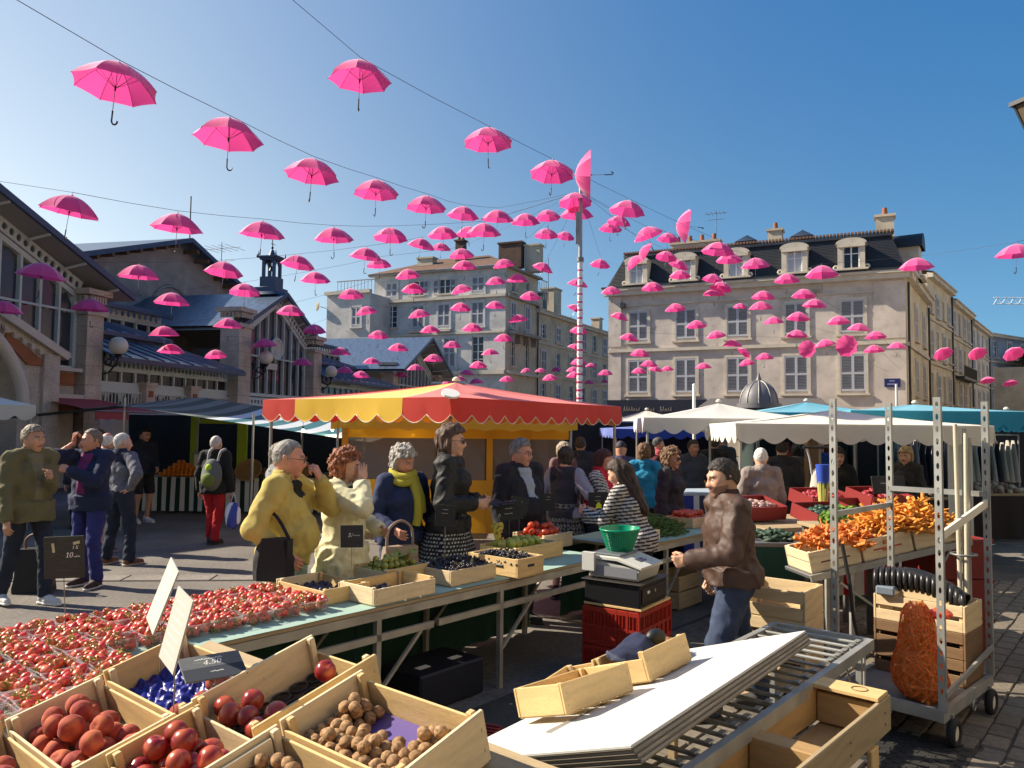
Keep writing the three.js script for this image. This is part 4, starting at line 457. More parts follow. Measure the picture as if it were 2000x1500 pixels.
function handGeo(kind) { // hand along -y from the wrist, palm towards +z, thumb towards +x
  if (GEO['h' + kind]) return GEO['h' + kind]; const curl = { relaxed: 0.42, grip: 1.15, flat: 0.12, pinch: 0.75 }[kind], fs = [], pal = [];
  const L = [[0.03, 0.062, 0.028], [0.011, 0.070, 0.030], [-0.009, 0.066, 0.028], [-0.028, 0.052, 0.024]];
  L.forEach(([x, len], i) => { const k0 = [x * 0.75, -0.018, 0], k1 = [x, -0.09 + Math.abs(i - 1) * 0.004, -0.002]; pal.push(cap(k0, k1, 0.0125, 0.0115)); let p = k1, a = curl * (0.75 + 0.12 * i); for (let s = 0; s < 3; s++) { const l = len * [0.48, 0.3, 0.26][s], q = [p[0] + x * 0.06, p[1] - Math.cos(a) * l, p[2] + Math.sin(a) * l]; fs.push(cap(p, q, 0.0098 - s * 0.0009, 0.0092 - s * 0.0012)); p = q; a += curl * (1.0 - 0.2 * s); } });
  pal.push(cap([0, 0.02, 0], [0, -0.03, 0], 0.021, 0.021)); const th = [[0.018, -0.02, 0.008], [0.043, -0.052, 0.02], [0.05, -0.082, 0.03 + curl * 0.012], [0.046, -0.105, 0.036 + curl * 0.02]]; for (let i = 0; i < 3; i++) fs.push(cap(th[i], th[i + 1], 0.013 - i * 0.0015, 0.0115 - i * 0.0015));
  const P = uni(pal, 0.016), f = (x, y, z) => { let d = P(x, y, z); for (const q of fs) d = smin(d, q(x, y, z), 0.005); return d; };
  return GEO['h' + kind] = surfaceNets(f, [-0.07, -0.2, -0.05], [0.08, 0.05, 0.11], 0.0042, 0.01);
}
const skullF = uni([ell([0, 0.022, -0.012], [0.077, 0.1, 0.097]), ell([0, -0.045, 0.02], [0.060, 0.078, 0.072])], 0.05);
function headGeo() {
  if (GEO.head) return GEO.head; const sock = [ell([0.031, 0.006, 0.1], [0.019, 0.013, 0.016]), ell([-0.031, 0.006, 0.1], [0.019, 0.013, 0.016])];
  const add = [cap([0, 0.012, 0.088], [0, -0.026, 0.108], 0.009, 0.013), cap([-0.012, -0.03, 0.093], [0.012, -0.03, 0.093], 0.011), cap([-0.034, 0.026, 0.078], [0.034, 0.026, 0.078], 0.012), cap([-0.017, -0.060, 0.083], [0.017, -0.060, 0.083], 0.0085), cap([-0.01, -0.1, 0.07], [0.01, -0.1, 0.07], 0.018), cap([-0.046, -0.012, 0.06], [-0.04, -0.03, 0.065], 0.018), cap([0.046, -0.012, 0.06], [0.04, -0.03, 0.065], 0.018)];
  const ears = [-1, 1].map((s) => uni([cap([s * 0.080, 0.018, -0.014], [s * 0.077, -0.03, -0.002], 0.011, 0.008), cap([s * 0.083, 0.02, -0.02], [s * 0.08, -0.005, -0.024], 0.008)], 0.01)), eyes = [-1, 1].map((s) => ell([s * 0.031, 0.005, 0.077], [0.0135, 0.012, 0.0135])), neck = cap([0, -0.06, -0.02], [0, -0.17, -0.03], 0.052, 0.056);
  const f = (x, y, z) => { let d = skullF(x, y, z); for (const a of add) d = smin(d, a(x, y, z), 0.022); for (const s of sock) d = -smin(-d, s(x, y, z), 0.012); for (const e of ears) d = smin(d, e(x, y, z), 0.008); for (const e of eyes) d = Math.min(d, e(x, y, z)); return smin(d, neck(x, y, z), 0.035); };
  return GEO.head = surfaceNets(f, [-0.11, -0.2, -0.13], [0.11, 0.14, 0.14], 0.0042, 0.012);
}
function hairGeo(style) {
  if (GEO['hair' + style]) return GEO['hair' + style];
  const S = { short: [0.013, 0.007, -0.06, 0.045], crop: [0.007, 0.002, -0.045, 0.055], fringe: [0.016, 0.008, -0.07, 0.045], bob: [0.026, 0.011, -0.11, 0.045], curly: [0.032, 0.018, -0.09, 0.05], thin: [0.008, 0.004, -0.05, 0.02], long: [0.02, 0.009, -0.16, 0.045], bun: [0.014, 0.006, -0.08, 0.05], cap: [0.016, 0.001, -0.01, 0.02] }[style];
  const [th, am, low, front] = S, extra = style === 'long' ? uni([cap([0, 0.0, -0.07], [0.02, -0.42, -0.09], 0.085, 0.06), cap([0.05, -0.02, -0.02], [0.075, -0.38, 0.01], 0.04, 0.03), cap([-0.05, -0.02, -0.02], [-0.075, -0.36, 0.01], 0.04, 0.03)], 0.04) : style === 'bun' ? ell([0, 0.04, -0.13], [0.05, 0.05, 0.04]) : style === 'bob' ? uni([cap([0.055, -0.02, -0.03], [0.06, -0.09, -0.02], 0.035, 0.03), cap([-0.055, -0.02, -0.03], [-0.06, -0.09, -0.02], 0.035, 0.03), cap([0, 0, -0.07], [0, -0.09, -0.06], 0.05, 0.045)], 0.04) : style === 'cap' ? cap([0, 0.05, 0.06], [0, 0.035, 0.15], 0.055, 0.045) : null;
  const f = (x, y, z) => {
    let d = skullF(x, y, z) - th; if (extra) d = style === 'cap' ? Math.min(d, Math.max(extra(x, y, z), Math.abs(y - 0.055 + (z - 0.07) * 0.25) - 0.007)) : smin(d, extra(x, y, z), 0.03);
    const fx = style === 'curly' ? 26 : 20; d += am * (nz(x * fx, y * (style === 'long' ? 6 : fx * 0.8), z * fx) + 0.6 * nz(x * 60, y * (style === 'long' || style === 'bob' ? 9 : 40), z * 60));
    const face = style === 'cap' ? -(y - 0.035) : Math.min(z - 0.012 - Math.max(0, y - 0.03) * 0.55 + (style === 'fringe' ? -0.012 : 0), front + 0.03 - y + Math.max(0, Math.abs(x) - 0.05) * -0.6); // open in front below the hairline
    d = Math.max(d, face); if (style === 'short' || style === 'crop' || style === 'thin') { const ear = -0.004 - y - Math.max(0, -z - 0.03) * 0.9; d = Math.max(d, ear); d += 0.003 * nz(x * 90, y * 60, z * 90); } if (style === 'thin') d = Math.max(d, y - 0.075 - (z < -0.02 ? 0.01 : 0) + 0.0); return style === 'long' ? d : Math.max(d, low - y - Math.max(0, -z) * 0.3);
  };
  return GEO['hair' + style] = surfaceNets(f, style === 'long' ? [-0.17, -0.52, -0.22] : [-0.15, -0.2, -0.2], [0.15, 0.18, style === 'cap' ? 0.22 : 0.16], style === 'long' ? 0.006 : 0.0048, 0.03);
}
function shoeGeo() { if (GEO.shoe) return GEO.shoe; const up = uni([cap([0, 0.05, -0.06], [0, 0.05, 0.02], 0.042, 0.045), cap([0, 0.042, 0.03], [0, 0.034, 0.145], 0.046, 0.034), cap([0, 0.09, -0.045], [0, 0.11, -0.045], 0.044, 0.04)], 0.03), sole = uni([cap([0, 0.012, -0.07], [0, 0.012, 0.02], 0.046, 0.042), cap([0, 0.012, 0.02], [0, 0.014, 0.155], 0.046, 0.036)], 0.02); GEO.shoe = surfaceNets((x, y, z) => Math.max(up(x, y, z), 0.022 - y), [-0.08, 0, -0.14], [0.08, 0.17, 0.21], 0.006, 0.01); GEO.sole = surfaceNets((x, y, z) => Math.max(sole(x, y, z), Math.abs(y - 0.014) - 0.012), [-0.08, -0.01, -0.14], [0.08, 0.05, 0.21], 0.006, 0.01); return GEO.shoe; }
const skinMat = mat(0xffffff, 0.55, { vertexColors: true }), clothMats = {}, clothMat = (r = 0.9) => clothMats[r] ??= mat(0xffffff, r, { vertexColors: true, bumpMap: TC, bumpScale: 0.012 });
function basisGeo(g, o, X, Y, Z, s = 1) { return g.clone().applyMatrix4(new THREE.Matrix4().makeBasis(X.clone().multiplyScalar(s), Y.clone().multiplyScalar(Math.abs(s)), Z.clone().multiplyScalar(Math.abs(s))).setPosition(o)); }
function ik(a, t, l1, l2, pole) { const A = V(...a), T = V(...t), d = T.clone().sub(A); let L = d.length(); if (L > (l1 + l2) * 0.995) { d.multiplyScalar((l1 + l2) * 0.995 / L); L = d.length(); T.copy(A).add(d); } const u = d.clone().normalize(), c = (l1 * l1 + L * L - l2 * l2) / (2 * L), h = Math.sqrt(Math.max(0, l1 * l1 - c * c)), p = V(...pole); p.addScaledVector(u, -p.dot(u)).normalize(); const e = A.clone().addScaledVector(u, c).addScaledVector(p, h); return [e.toArray(), T.toArray()]; }
function person(S) {
  const H = S.H || 1.74, k = H / 1.75, bk = S.bulk || 1, cell = S.cell || 0.012, o = thing('person', S.label, 'person', [S.x, 0, S.z], S.yaw * RAD, S.group), tw = (S.twist || 0) * RAD, ln = (S.lean || 0) * RAD, fem = S.fem;
  const rot = (x, y, z) => { const c = Math.cos(tw), s = Math.sin(tw), X = x * c + z * s, Z = -x * s + z * c; const yy = y - 0.53 * H; return [X, 0.53 * H + yy * Math.cos(ln) - Z * Math.sin(ln) * 0, Z + yy * Math.sin(ln)]; };
  const feet = S.feet || [[0.1, 0.02], [-0.1, -0.02]], hipY = 0.525 * H;
  const nb = rot(0, 0.822 * H, -0.005), shW = (fem ? 0.088 : 0.102) * H, sh = [rot(shW, 0.79 * H, 0), rot(-shW, 0.79 * H, 0)], hp = [[0.052 * H, hipY, 0], [-0.052 * H, hipY, 0]], kn = [], an = [], el = [], wr = [];
  for (let i = 0; i < 2; i++) {
    const ft = [feet[i][0], 0.075 * k + (feet[i][2] || 0), feet[i][1] - 0.03], [e, t] = ik(hp[i], ft, 0.245 * H, 0.243 * H, [i ? -0.1 : 0.1, 0, 1]); kn.push(e); an.push(t);
    const hd = (S.hands || [])[i], tgt = hd ? hd : [(shW + 0.085) * (i ? -1 : 1), 0.475 * H, 0.05], [e2, t2] = ik(sh[i], tgt, 0.172 * H, 0.152 * H, (S.poles || [])[i] || [i ? -0.5 : 0.5, -0.6, -0.9]); el.push(e2); wr.push(t2);
  }
  const ch = rot(0, 0.70 * H, 0.008), ab = rot(0, 0.62 * H, 0.012 * bk), w = (fem ? 0.05 : 0.066) * k * bk, belly = (S.belly || 0);
  const off = (c, dx) => { const cs = Math.cos(tw), sn = Math.sin(tw); return [c[0] + dx * cs, c[1], c[2] - dx * sn]; };
  const torso = (g) => [cap(off(ch, -w), off(ch, w), 0.107 * k * bk + g), cap(off(ab, -w * 0.72), off(ab, w * 0.72), (fem ? 0.1 : 0.108) * k * bk + g), cap(lerp3(ch, ab, 0.1), ab, 0.105 * k * bk + g), cap([-0.062 * k * bk, hipY + 0.02, -0.008], [0.062 * k * bk, hipY + 0.02, -0.008], 0.112 * k * bk + g), ...(belly ? [ell([ab[0], ab[1] - 0.03, ab[2] + 0.05], [0.15 * k + g, 0.17 * k, 0.12 * k + belly + g])] : []), ...(fem ? [cap(off(rot(0, 0.715 * H, 0.085), -0.06), off(rot(0, 0.715 * H, 0.085), 0.06), 0.062 * k + g)] : []), ...sh.map((q) => cap(rot(0, 0.818 * H, -0.012), q, 0.046 * k + g * 0.8, 0.05 * k + g * 0.8)), cap(rot(0, 0.79 * H, 0), nb, 0.075 * k + g, 0.05 * k + g * 0.6)];
  const arms = (g, upTo = 1, i) => { const wv = lerp3(el[i], wr[i], Math.max(0, Math.min(1, (upTo - 0.5) * 2))); return upTo > 0.5 ? [cap(sh[i], el[i], 0.058 * k * bk + g, 0.043 * k + g), cap(el[i], wv, 0.043 * k + g, 0.032 * k + g)] : [cap(sh[i], lerp3(sh[i], el[i], upTo * 2), 0.058 * k * bk + g, 0.05 * k + g)]; };
  const legs = (g, upTo = 1, i, fl = 0) => upTo > 0.5 ? [cap(hp[i], kn[i], 0.086 * k * bk + g, 0.058 * k + g), cap(kn[i], lerp3(kn[i], an[i], (upTo - 0.5) * 2), 0.055 * k + g, 0.044 * k + g + fl)] : [cap(hp[i], lerp3(hp[i], kn[i], upTo * 2), 0.086 * k * bk + g, 0.07 * k + g + fl)];
  const all = [...sh, ...hp, ...kn, ...an, ...el, ...wr, nb, ch, ab], bb = boundsOf(all, 0.26);
  // skin: whole body, finer head and hands merged into it
  const sk = S.skin || [0.56, 0.31, 0.2], mo = S.hairColor || [0.1, 0.06, 0.03];
  const bodyF = uni([...torso(-0.012), ...arms(-0.008, 1, 0), ...arms(-0.008, 1, 1), ...legs(-0.006, 1, 0), ...legs(-0.006, 1, 1), cap(nb, [nb[0], nb[1] + 0.05, nb[2] + 0.01], 0.054 * k, 0.05 * k)], 0.05 * k);
  const flat = (g, c) => colored(g, c), gl = [flat(surfaceNets(bodyF, ...bb, Math.max(cell, 0.018), 0.03), sk)];
  const [hy, hpit, hr] = (S.head || [0, 0, 0]).map((a) => a * RAD), hq = new THREE.Quaternion().setFromEuler(new THREE.Euler(hpit, hy + tw, hr, 'YXZ')), hm = new THREE.Matrix4().compose(V(nb[0], nb[1] + 0.125 * k, nb[2] + 0.028 + Math.sin(ln) * 0.05), hq, V(1, 1, 1).multiplyScalar((fem ? 0.96 : 1) * k * (S.headScale || 1)));
  const hc = headGeo().clone(), age = S.stubble || 0; colored(hc, (x, y, z) => {
    const n = 1 + 0.12 * nz(x * 30, y * 30, z * 30), e = Math.min(Math.hypot(x - 0.031, (y - 0.005) * 1.5), Math.hypot(x + 0.031, (y - 0.005) * 1.5)), br = z > 0.05 && y > 0.022 && y < 0.034 && Math.abs(x) > 0.012 && Math.abs(x) < 0.05, lip = z > 0.08 && Math.abs(y + 0.06) < 0.008 && Math.abs(x) < 0.024;
    if (z > 0.07 && e < 0.012) return e < 0.0065 ? [0.02, 0.015, 0.012] : [0.5, 0.45, 0.42]; if (br) return mo.map((c, i) => c * 0.6 + sk[i] * 0.15); if (lip) return [sk[0] * 0.72, sk[1] * 0.42, sk[2] * 0.45];
    if (S.moustache && z > 0.075 && y < -0.036 && y > -0.054 && Math.abs(x) < 0.03) return S.moustache; if (age && z > 0.0 && y < -0.036 && !(y > -0.07 && Math.abs(x) < 0.012 && z > 0.09)) return sk.map((c, i) => c * (1 - age) + mo[i] * age);
    const rosy = z > 0.05 && y < 0.0 && y > -0.05 && Math.abs(x) > 0.02 ? 1.08 : 1; return [sk[0] * n * rosy, sk[1] * n, sk[2] * n];
  }); gl.push(hc.applyMatrix4(hm));
  for (let i = 0; i < 2; i++) { // hands continue the forearm
    const kind = (S.grip || [])[i] || 'relaxed', d = V(...wr[i]).sub(V(...el[i])).normalize(), hdv = (S.handDir || [])[i] ? V(...S.handDir[i]).normalize() : d, pn = (S.palm || [])[i] ? V(...S.palm[i]) : V(i ? 1 : -1, 0, -0.25), Y = hdv.clone().negate(), Z = pn.addScaledVector(Y, -pn.dot(Y)).normalize(), X = Y.clone().cross(Z), m = i ? -1 : 1; // thumb side: forward for a hanging hand
    const thumbF = X.z >= -0.2 ? 1 : -1; gl.push(flat(basisGeo(handGeo(kind), V(...wr[i]), X, Y, Z, k * (fem ? 0.93 : 1)).scale(1, 1, 1), sk.map((c) => c * 0.97)));
  }
  part('body', gl, skinMat, o);
  const fold = (a) => (x, y, z) => a * (nz(x * 7 + S.x * 3, y * 4.5 + x * 3, z * 7) * 0.5 + (Math.abs(nz(x * 9 + y * 5, y * 7 + S.x, z * 9 - y * 4)) - 0.2) * 1.5 + nz(x * 24, y * 18 + S.x, z * 24) * 0.35);
  const dress = (name, f, c, amp = 0.012, rough = 0.9, cl = cell, ya = -0.02, yb = 9) => { const fo = fold(amp); const g = surfaceNets((x, y, z) => { const d = f(x, y, z); return d > 0.06 || d < -0.06 ? d : d + fo(x, y, z); }, bb[0].map((v, i) => i === 1 ? Math.max(ya, v - 0.1) : v - 0.06), bb[1].map((v, i) => i === 1 ? Math.min(yb, v + 0.1) : v + 0.06), cl, 0.03 + amp); return part(name, colored(g, typeof c === 'function' ? c : (x, y, z) => { const n = 1 + 0.1 * nz(x * 14, y * 14, z * 14); return c.map((q) => q * n); }), clothMat(rough), o); };
  const B = S.bottom; if (B) {
    if (B.kind === 'skirt') { const hem = B.hem * H, f = uni([...torso(0.012).slice(3, 4), (x, y, z) => { const t = Math.max(0, (hipY + 0.1 - y)), r = (0.15 + t * (B.flare || 0.22)) * k, a = Math.atan2(z, x); return (Math.hypot(x * 0.92, z * 1.12) - r - 0.012 * Math.sin(a * 9) * Math.min(1, t * 2)) * 0.8; }], 0.03); dress('skirt', (x, y, z) => Math.max(f(x, y, z), hem - y, y - hipY - 0.14), B.color, 0.01, 0.9, cell, hem - 0.04, hipY + 0.2); }
    else { const up = B.kind === 'shorts' ? 0.47 : 0.97, g = B.fit || 0.013, f = uni([...torso(0.008).slice(3, 4), ...legs(g, up, 0, B.flare || 0.006), ...legs(g, up, 1, B.flare || 0.006)], 0.025), lowY = B.kind === 'shorts' ? kn[0][1] + 0.02 : 0.045; dress('trousers', (x, y, z) => Math.max(f(x, y, z), lowY - y, y - hipY - 0.15), B.color, 0.014, 0.9, cell, 0, hipY + 0.2); }
  }
  const T = S.top; if (T) {
    const g = T.fit || 0.02, sl = T.sleeve ?? 0.96, parts = [...torso(g)]; for (let i = 0; i < 2; i++) if (sl > 0) parts.push(...arms(g * 0.85, sl, i)); const hem = (T.hem || 0.5) * H, fl = T.flare || 0;
    if (hem < hipY) parts.push((x, y, z) => { const t = Math.max(0, hipY + 0.08 - y), r = (0.165 * bk + g + t * fl) * k; return Math.max((Math.hypot(x * 0.9, z * 1.15) - r) * 0.8, y - hipY - 0.06); });
    const nT = torso(g).length, fT = uni([...parts.slice(0, nT), ...parts.slice(nT + (sl > 0 ? arms(g, sl, 0).length * 2 : 0))], 0.035), fA = uni(parts.slice(nT, nT + (sl > 0 ? arms(g, sl, 0).length * 2 : 0)), 0.02), f = (x, y, z) => smin(fT(x, y, z), fA(x, y, z), 0.014), neckR = T.neck || 0.062, capped = (x, y, z) => { let d = Math.max(f(x, y, z), hem - y + (T.hemWave || 0) * Math.sin(Math.atan2(z, x) * 3)); const ny = nb[1] - 0.01; d = Math.max(d, y - ny - 0.045); const dn = Math.hypot(x - nb[0], z - nb[2] - 0.012) - neckR * k; if (y > ny - 0.03) d = Math.max(d, -Math.max(dn, ny - 0.02 - y - (z > nb[2] ? (z - nb[2]) * (T.vneck || 0.5) : 0))); return d; };
    dress('top', capped, T.color, (T.amp || 0.016) * 0.7, T.rough || 0.9, cell, hem - 0.06, nb[1] + 0.12).name = T.name || 'jacket';
    if (T.collar) { const cy = nb[1]; dress('collar', (x, y, z) => { const r = Math.hypot(x - nb[0], z - nb[2] - 0.008); return Math.max(Math.abs(r - (0.075 + (cy + 0.05 - y) * 0.35) * k) - 0.009, Math.abs(y - cy - 0.018) - T.collar, (z - nb[2]) - 0.075 + Math.abs(x) * 0.6); }, T.collarColor || T.color, 0.004, 0.9, 0.009, cy - 0.08, cy + 0.12); }
    if (T.inner) { const ic = T.inner; dress('shirt', (x, y, z) => Math.max(uni(torso(g + 0.005), 0.035)(x, y, z), Math.abs(x - nb[0]) - 0.05 - Math.max(0, y - ch[1]) * 0.15, -(z - nb[2] - 0.02), Math.max(hem + 0.02, (T.innerLow || 0) * H) - y, y - nb[1] + 0.012), ic, (T.amp || 0.016) * 0.7, 0.9, cell, hem, nb[1] + 0.1); }
  }
  if (S.hair !== 'none') { const hg = hairGeo(S.hair || 'short').clone(), c2 = S.hair2 || mo.map((c) => c * 1.5); colored(hg, (x, y, z) => { const t = Math.max(0, Math.min(1, 0.5 + 1.1 * nz(x * 45, y * 12, z * 45))); return mo.map((c, i) => c * (1 - t) + c2[i] * t); }); part(S.hair === 'cap' ? 'cap' : 'hair', hg.applyMatrix4(hm), clothMat(0.7), o); }
  if (S.shoes !== null) for (let i = 0; i < 2; i++) { const sc = S.shoes || [0.03, 0.025, 0.02], fy = ((S.footYaw || [8, -8])[i]) * RAD, base = [an[i][0], Math.max(0, an[i][1] - 0.075 * k) , an[i][2] + 0.03]; shoeGeo(); const s = part('shoe', colored(GEO.shoe.clone().rotateY(fy), sc), clothMat(0.7), o, base); part('sole', colored(GEO.sole.clone().rotateY(fy), S.sole || [0.05, 0.045, 0.04]), clothMat(0.7), s); }
  if (S.glasses) { const g = []; for (const s of [-1, 1]) g.push(mv(new THREE.TorusGeometry(0.021, 0.0022, 5, 16), s * 0.032, 0.004, 0.108), rod([s * 0.052, 0.006, 0.105], [s * 0.081, 0.008, 0.0], 0.002, 4)); g.push(rod([-0.011, 0.006, 0.11], [0.011, 0.006, 0.11], 0.002, 4)); part('glasses', merge(g).applyMatrix4(hm), mat(S.glasses === 'dark' ? [0.02, 0.012, 0.01] : [0.1, 0.06, 0.04], 0.35), o); if (S.glasses === 'dark') part('lenses', merge([-1, 1].map((s) => mv(new THREE.CircleGeometry(0.021, 16), s * 0.032, 0.004, 0.109))).applyMatrix4(hm), mat([0.015, 0.01, 0.008], 0.12), o); }
  o.userData.j = undefined; delete o.userData.j;
  return { o, sh, el, wr, nb, hm, H, k };
}

// ---------- stall tables in the foreground row ----------
const frameM = mat([0.46, 0.42, 0.34], 0.6, { map: TG });
function stallTable(label, s0, s1, n0, n1, h, legsAt, o = {}) {
  const c = sw((s0 + s1) / 2, (n0 + n1) / 2), L = s1 - s0, W = n1 - n0, T = thing('stall_table', label, 'table', [c[0], 0, c[2]], TH, 'trestle tables of the fruit stall');
  part('table_top', cbx(L, 0.022, W, 0.004), M.woodGrey, T, [0, h - 0.03, 0]);
  part('table_cloth', quad([-L / 2 - 0.005, h - 0.015, W / 2 + 0.004], [L / 2 + 0.005, h - 0.015, W / 2 + 0.004], [L / 2 + 0.005, h - 0.015, -W / 2], [-L / 2 - 0.005, h - 0.015, -W / 2], 40, 12, (u, v, p) => { p.y += 0.003 * nz(p.x * 6, 0, p.z * 6); }), M.greenCloth, T);
  for (const z of [-W / 2 + 0.02, W / 2 - 0.015]) { part('top_rail', bx(L, 0.05, 0.03, 0, h - 0.068, z), frameM, T); part('lower_rail', bx(L * 0.98, 0.04, 0.025, 0, h - 0.2, z), frameM, T); }
  for (const x of legsAt) for (const z of [-W / 2 + 0.03, W / 2 - 0.02]) { part('leg', bx(0.035, h - 0.09, 0.035, 0, (h - 0.09) / 2, 0), frameM, T, [x - (s0 + s1) / 2, 0, z]); part('brace', beam([x - (s0 + s1) / 2, 0.25, z], [x - (s0 + s1) / 2 + 0.35, h - 0.22, z], 0.02, 0.02), frameM, T); }
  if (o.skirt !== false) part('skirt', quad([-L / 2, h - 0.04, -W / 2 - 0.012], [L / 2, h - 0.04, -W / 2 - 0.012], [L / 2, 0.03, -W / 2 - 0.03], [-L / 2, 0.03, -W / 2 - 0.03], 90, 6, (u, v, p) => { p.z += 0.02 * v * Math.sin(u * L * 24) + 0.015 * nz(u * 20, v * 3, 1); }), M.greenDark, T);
  return T;
}
const H0 = 0.79;
stallTable('green-clothed table laden with strawberry punnets', -0.9, 3.52, -4.38, -3.56, H0, [-0.5, 0.8, 3.03], {});
stallTable('narrow green-clothed table wedged beside the peach crates', -0.7, 1.62, -3.545, -2.98, H0, [-0.3, 1.4], { skirt: false });
stallTable('green-clothed table under the grape and apple crates', 3.56, 5.55, -4.42, -3.62, H0 - 0.02, [4.2, 5.4]);
stallTable('table with pale edge carrying green beans and tomatoes', 6.05, 8.3, -4.45, -3.62, H0, [6.58, 8.1]);
// ---------- crates ----------
const slatG = {};
function crate(label, o) { // local x across, local z along; origin at the middle of the floor
  const { W, L, eh = 0.13, sh = 0.1, m = woodR(), t = 0.011 } = o, C = thing(o.name || 'wooden_crate', label, 'crate', o.pos, o.yaw ?? TH, o.group); C.rotation.x = o.rx || 0; C.rotation.z = o.rz || 0;
  const mm = () => o.one ? m : woodR();
  for (const k of [-1, 1]) part('end_board', cbx(W, eh, t * 1.25, 0.0025), mm(), C, [0, eh / 2 + 0.006, k * (L / 2 - t / 2)]);
  for (const k of [-1, 1]) { const n = o.slats || 1, g = o.slotted ? 0.028 : 0.008, h = (sh - g * (n - 1)) / n; for (let i = 0; i < n; i++) part('side_slat', cbx(t * 0.8, h, L - 2.6 * t, 0.002), mm(), C, [k * (W / 2 - t / 2), 0.006 + h / 2 + i * (h + g), 0]); }
  const nb = o.floor || 4; for (let i = 0; i < nb; i++) part('floor_slat', cbx(W / nb - 0.012, 0.005, L - 0.006, 0.001), mm(), C, [-W / 2 + W * (i + 0.5) / nb, 0.0025, 0]);
  for (const a of [-1, 1]) for (const b of [-1, 1]) part('corner_post', cbx(0.022, Math.max(eh, sh) + 0.004, 0.022, 0.003), mm(), C, [a * (W / 2 - t - 0.012), Math.max(eh, sh) / 2 + 0.005, b * (L / 2 - t * 1.25 - 0.013)]);
  const st = []; for (const a of [-1, 1]) for (const b of [-1, 1]) for (let i = 0; i < 2; i++) st.push(bx(0.0015, 0.012, 0.0015, a * (W / 2 - 0.02), eh * (0.3 + 0.4 * i), b * (L / 2 + 0.0015))); part('staples', st, M.steelDark, C);
  return C;
}
const upV = (a) => [-Math.sin(a) * DX, Math.cos(a), -Math.sin(a) * DZ];
const TILT = 0.247;
const rimCrate = (label, rim, W, L, o = {}) => { const eh = o.eh || 0.14, u = upV(TILT); return crate(label, { W, L, eh, sh: o.sh || 0.105, rz: TILT, pos: rim.map((q, i) => q - u[i] * eh), group: 'fruit crates on the sloping display', ...o }); };
const cPeach = rimCrate('pale wood crate filled with fuzzy red peaches', [-1.351, 0.894, -2.542], 0.31, 0.56);
const cBlue = rimCrate('half-empty crate lined with blue tissue and a few peaches', [-1.158, 0.975, -2.794], 0.315, 0.575);
const cNect = rimCrate('crate of glossy dark nectarines in front of the walnuts', [-0.915, 0.918, -2.262], 0.29, 0.41);
const cDark = rimCrate('deep crate with black tray and loose nectarines at both ends', [-0.732, 1.014, -2.586], 0.47, 0.365, { eh: 0.15, sh: 0.09 });
const cWal = rimCrate('crate of walnuts with bare purple lining', [-0.369, 1.018, -2.247], 0.31, 0.53, { eh: 0.15, sh: 0.12 });
const cWal2 = rimCrate('second walnut crate lying lower at the front of the display', [-0.575, 0.94, -2.005], 0.31, 0.5, { eh: 0.14, sh: 0.11 });
const cFront = rimCrate('crate corner with peaches at the near end of the sloping display', [-1.55, 0.82, -2.30], 0.31, 0.56);
{ // sloping trestle that carries them
  const [x, , z] = sw(1.18, -1.98), o = thing('sloping_display', 'sloping plank trestle under the fruit crates', 'trestle', [x, 0.77, z], TH); o.rotation.z = TILT;
  for (let i = 0; i < 6; i++) part('plank', cbx(0.19, 0.025, 2.2, 0.003), M.woodGrey, o, [-0.52 + i * 0.2, 0, -0.05]); for (const a of [-0.45, 0.42]) for (const b of [-1, 0.9]) part('leg', bx(0.05, 0.75, 0.05), M.woodGrey, o, [a + 0.1, -0.42, b]);
}
const put2 = (C, l) => { C.updateMatrixWorld(true); return C.localToWorld(V(...l)); };
// ---------- fruit prototypes ----------
function fruitGeo(seg, f, col) { const g = new THREE.SphereGeometry(1, seg, Math.round(seg * 0.7)), p = g.attributes.position; for (let i = 0; i < p.count; i++) { const v = V(p.getX(i), p.getY(i), p.getZ(i)); f(v); p.setXYZ(i, v.x, v.y, v.z); } g.computeVertexNormals(); return colored(g, col); }
const peachG = [0, 1, 2, 3].map((s) => fruitGeo(22, (v) => { const a = Math.atan2(v.z, v.x), cleft = Math.exp(-Math.pow((a - 0.5) * 3.4, 2)) * 0.085 * (1 - v.y * v.y * 0.6), st = Math.exp(-(1 - v.y) * 14) * 0.2, r = 0.039 * (1 - cleft + 0.02 * nz(v.x * 2 + s * 9, v.y * 2, v.z * 2)); v.multiplyScalar(r); v.y = v.y * 0.93 - st * 0.039; }, (x, y, z) => { const t = THREE.MathUtils.clamp(0.62 + 1.1 * nz(x * 30 + s * 7, y * 30, z * 30) + 0.4 * nz(x * 120, y * 120, z * 120 + s), 0, 1); return [0.52 - 0.27 * t, 0.13 - 0.105 * t, 0.05 - 0.028 * t]; }));
const nectG = [0, 1, 2].map((s) => fruitGeo(22, (v) => { const a = Math.atan2(v.z, v.x), cleft = Math.exp(-Math.pow((a - 0.5) * 4, 2)) * 0.06; const st = Math.exp(-(1 - v.y) * 14) * 0.2; v.multiplyScalar(0.036 * (1 - cleft)); v.y -= st * 0.036; }, (x, y, z) => { const t = THREE.MathUtils.clamp(0.7 + 1.3 * nz(x * 26 + s * 5, y * 26, z * 26), 0, 1); return [0.55 - 0.32 * t, 0.13 - 0.118 * t, 0.045 - 0.03 * t]; }));
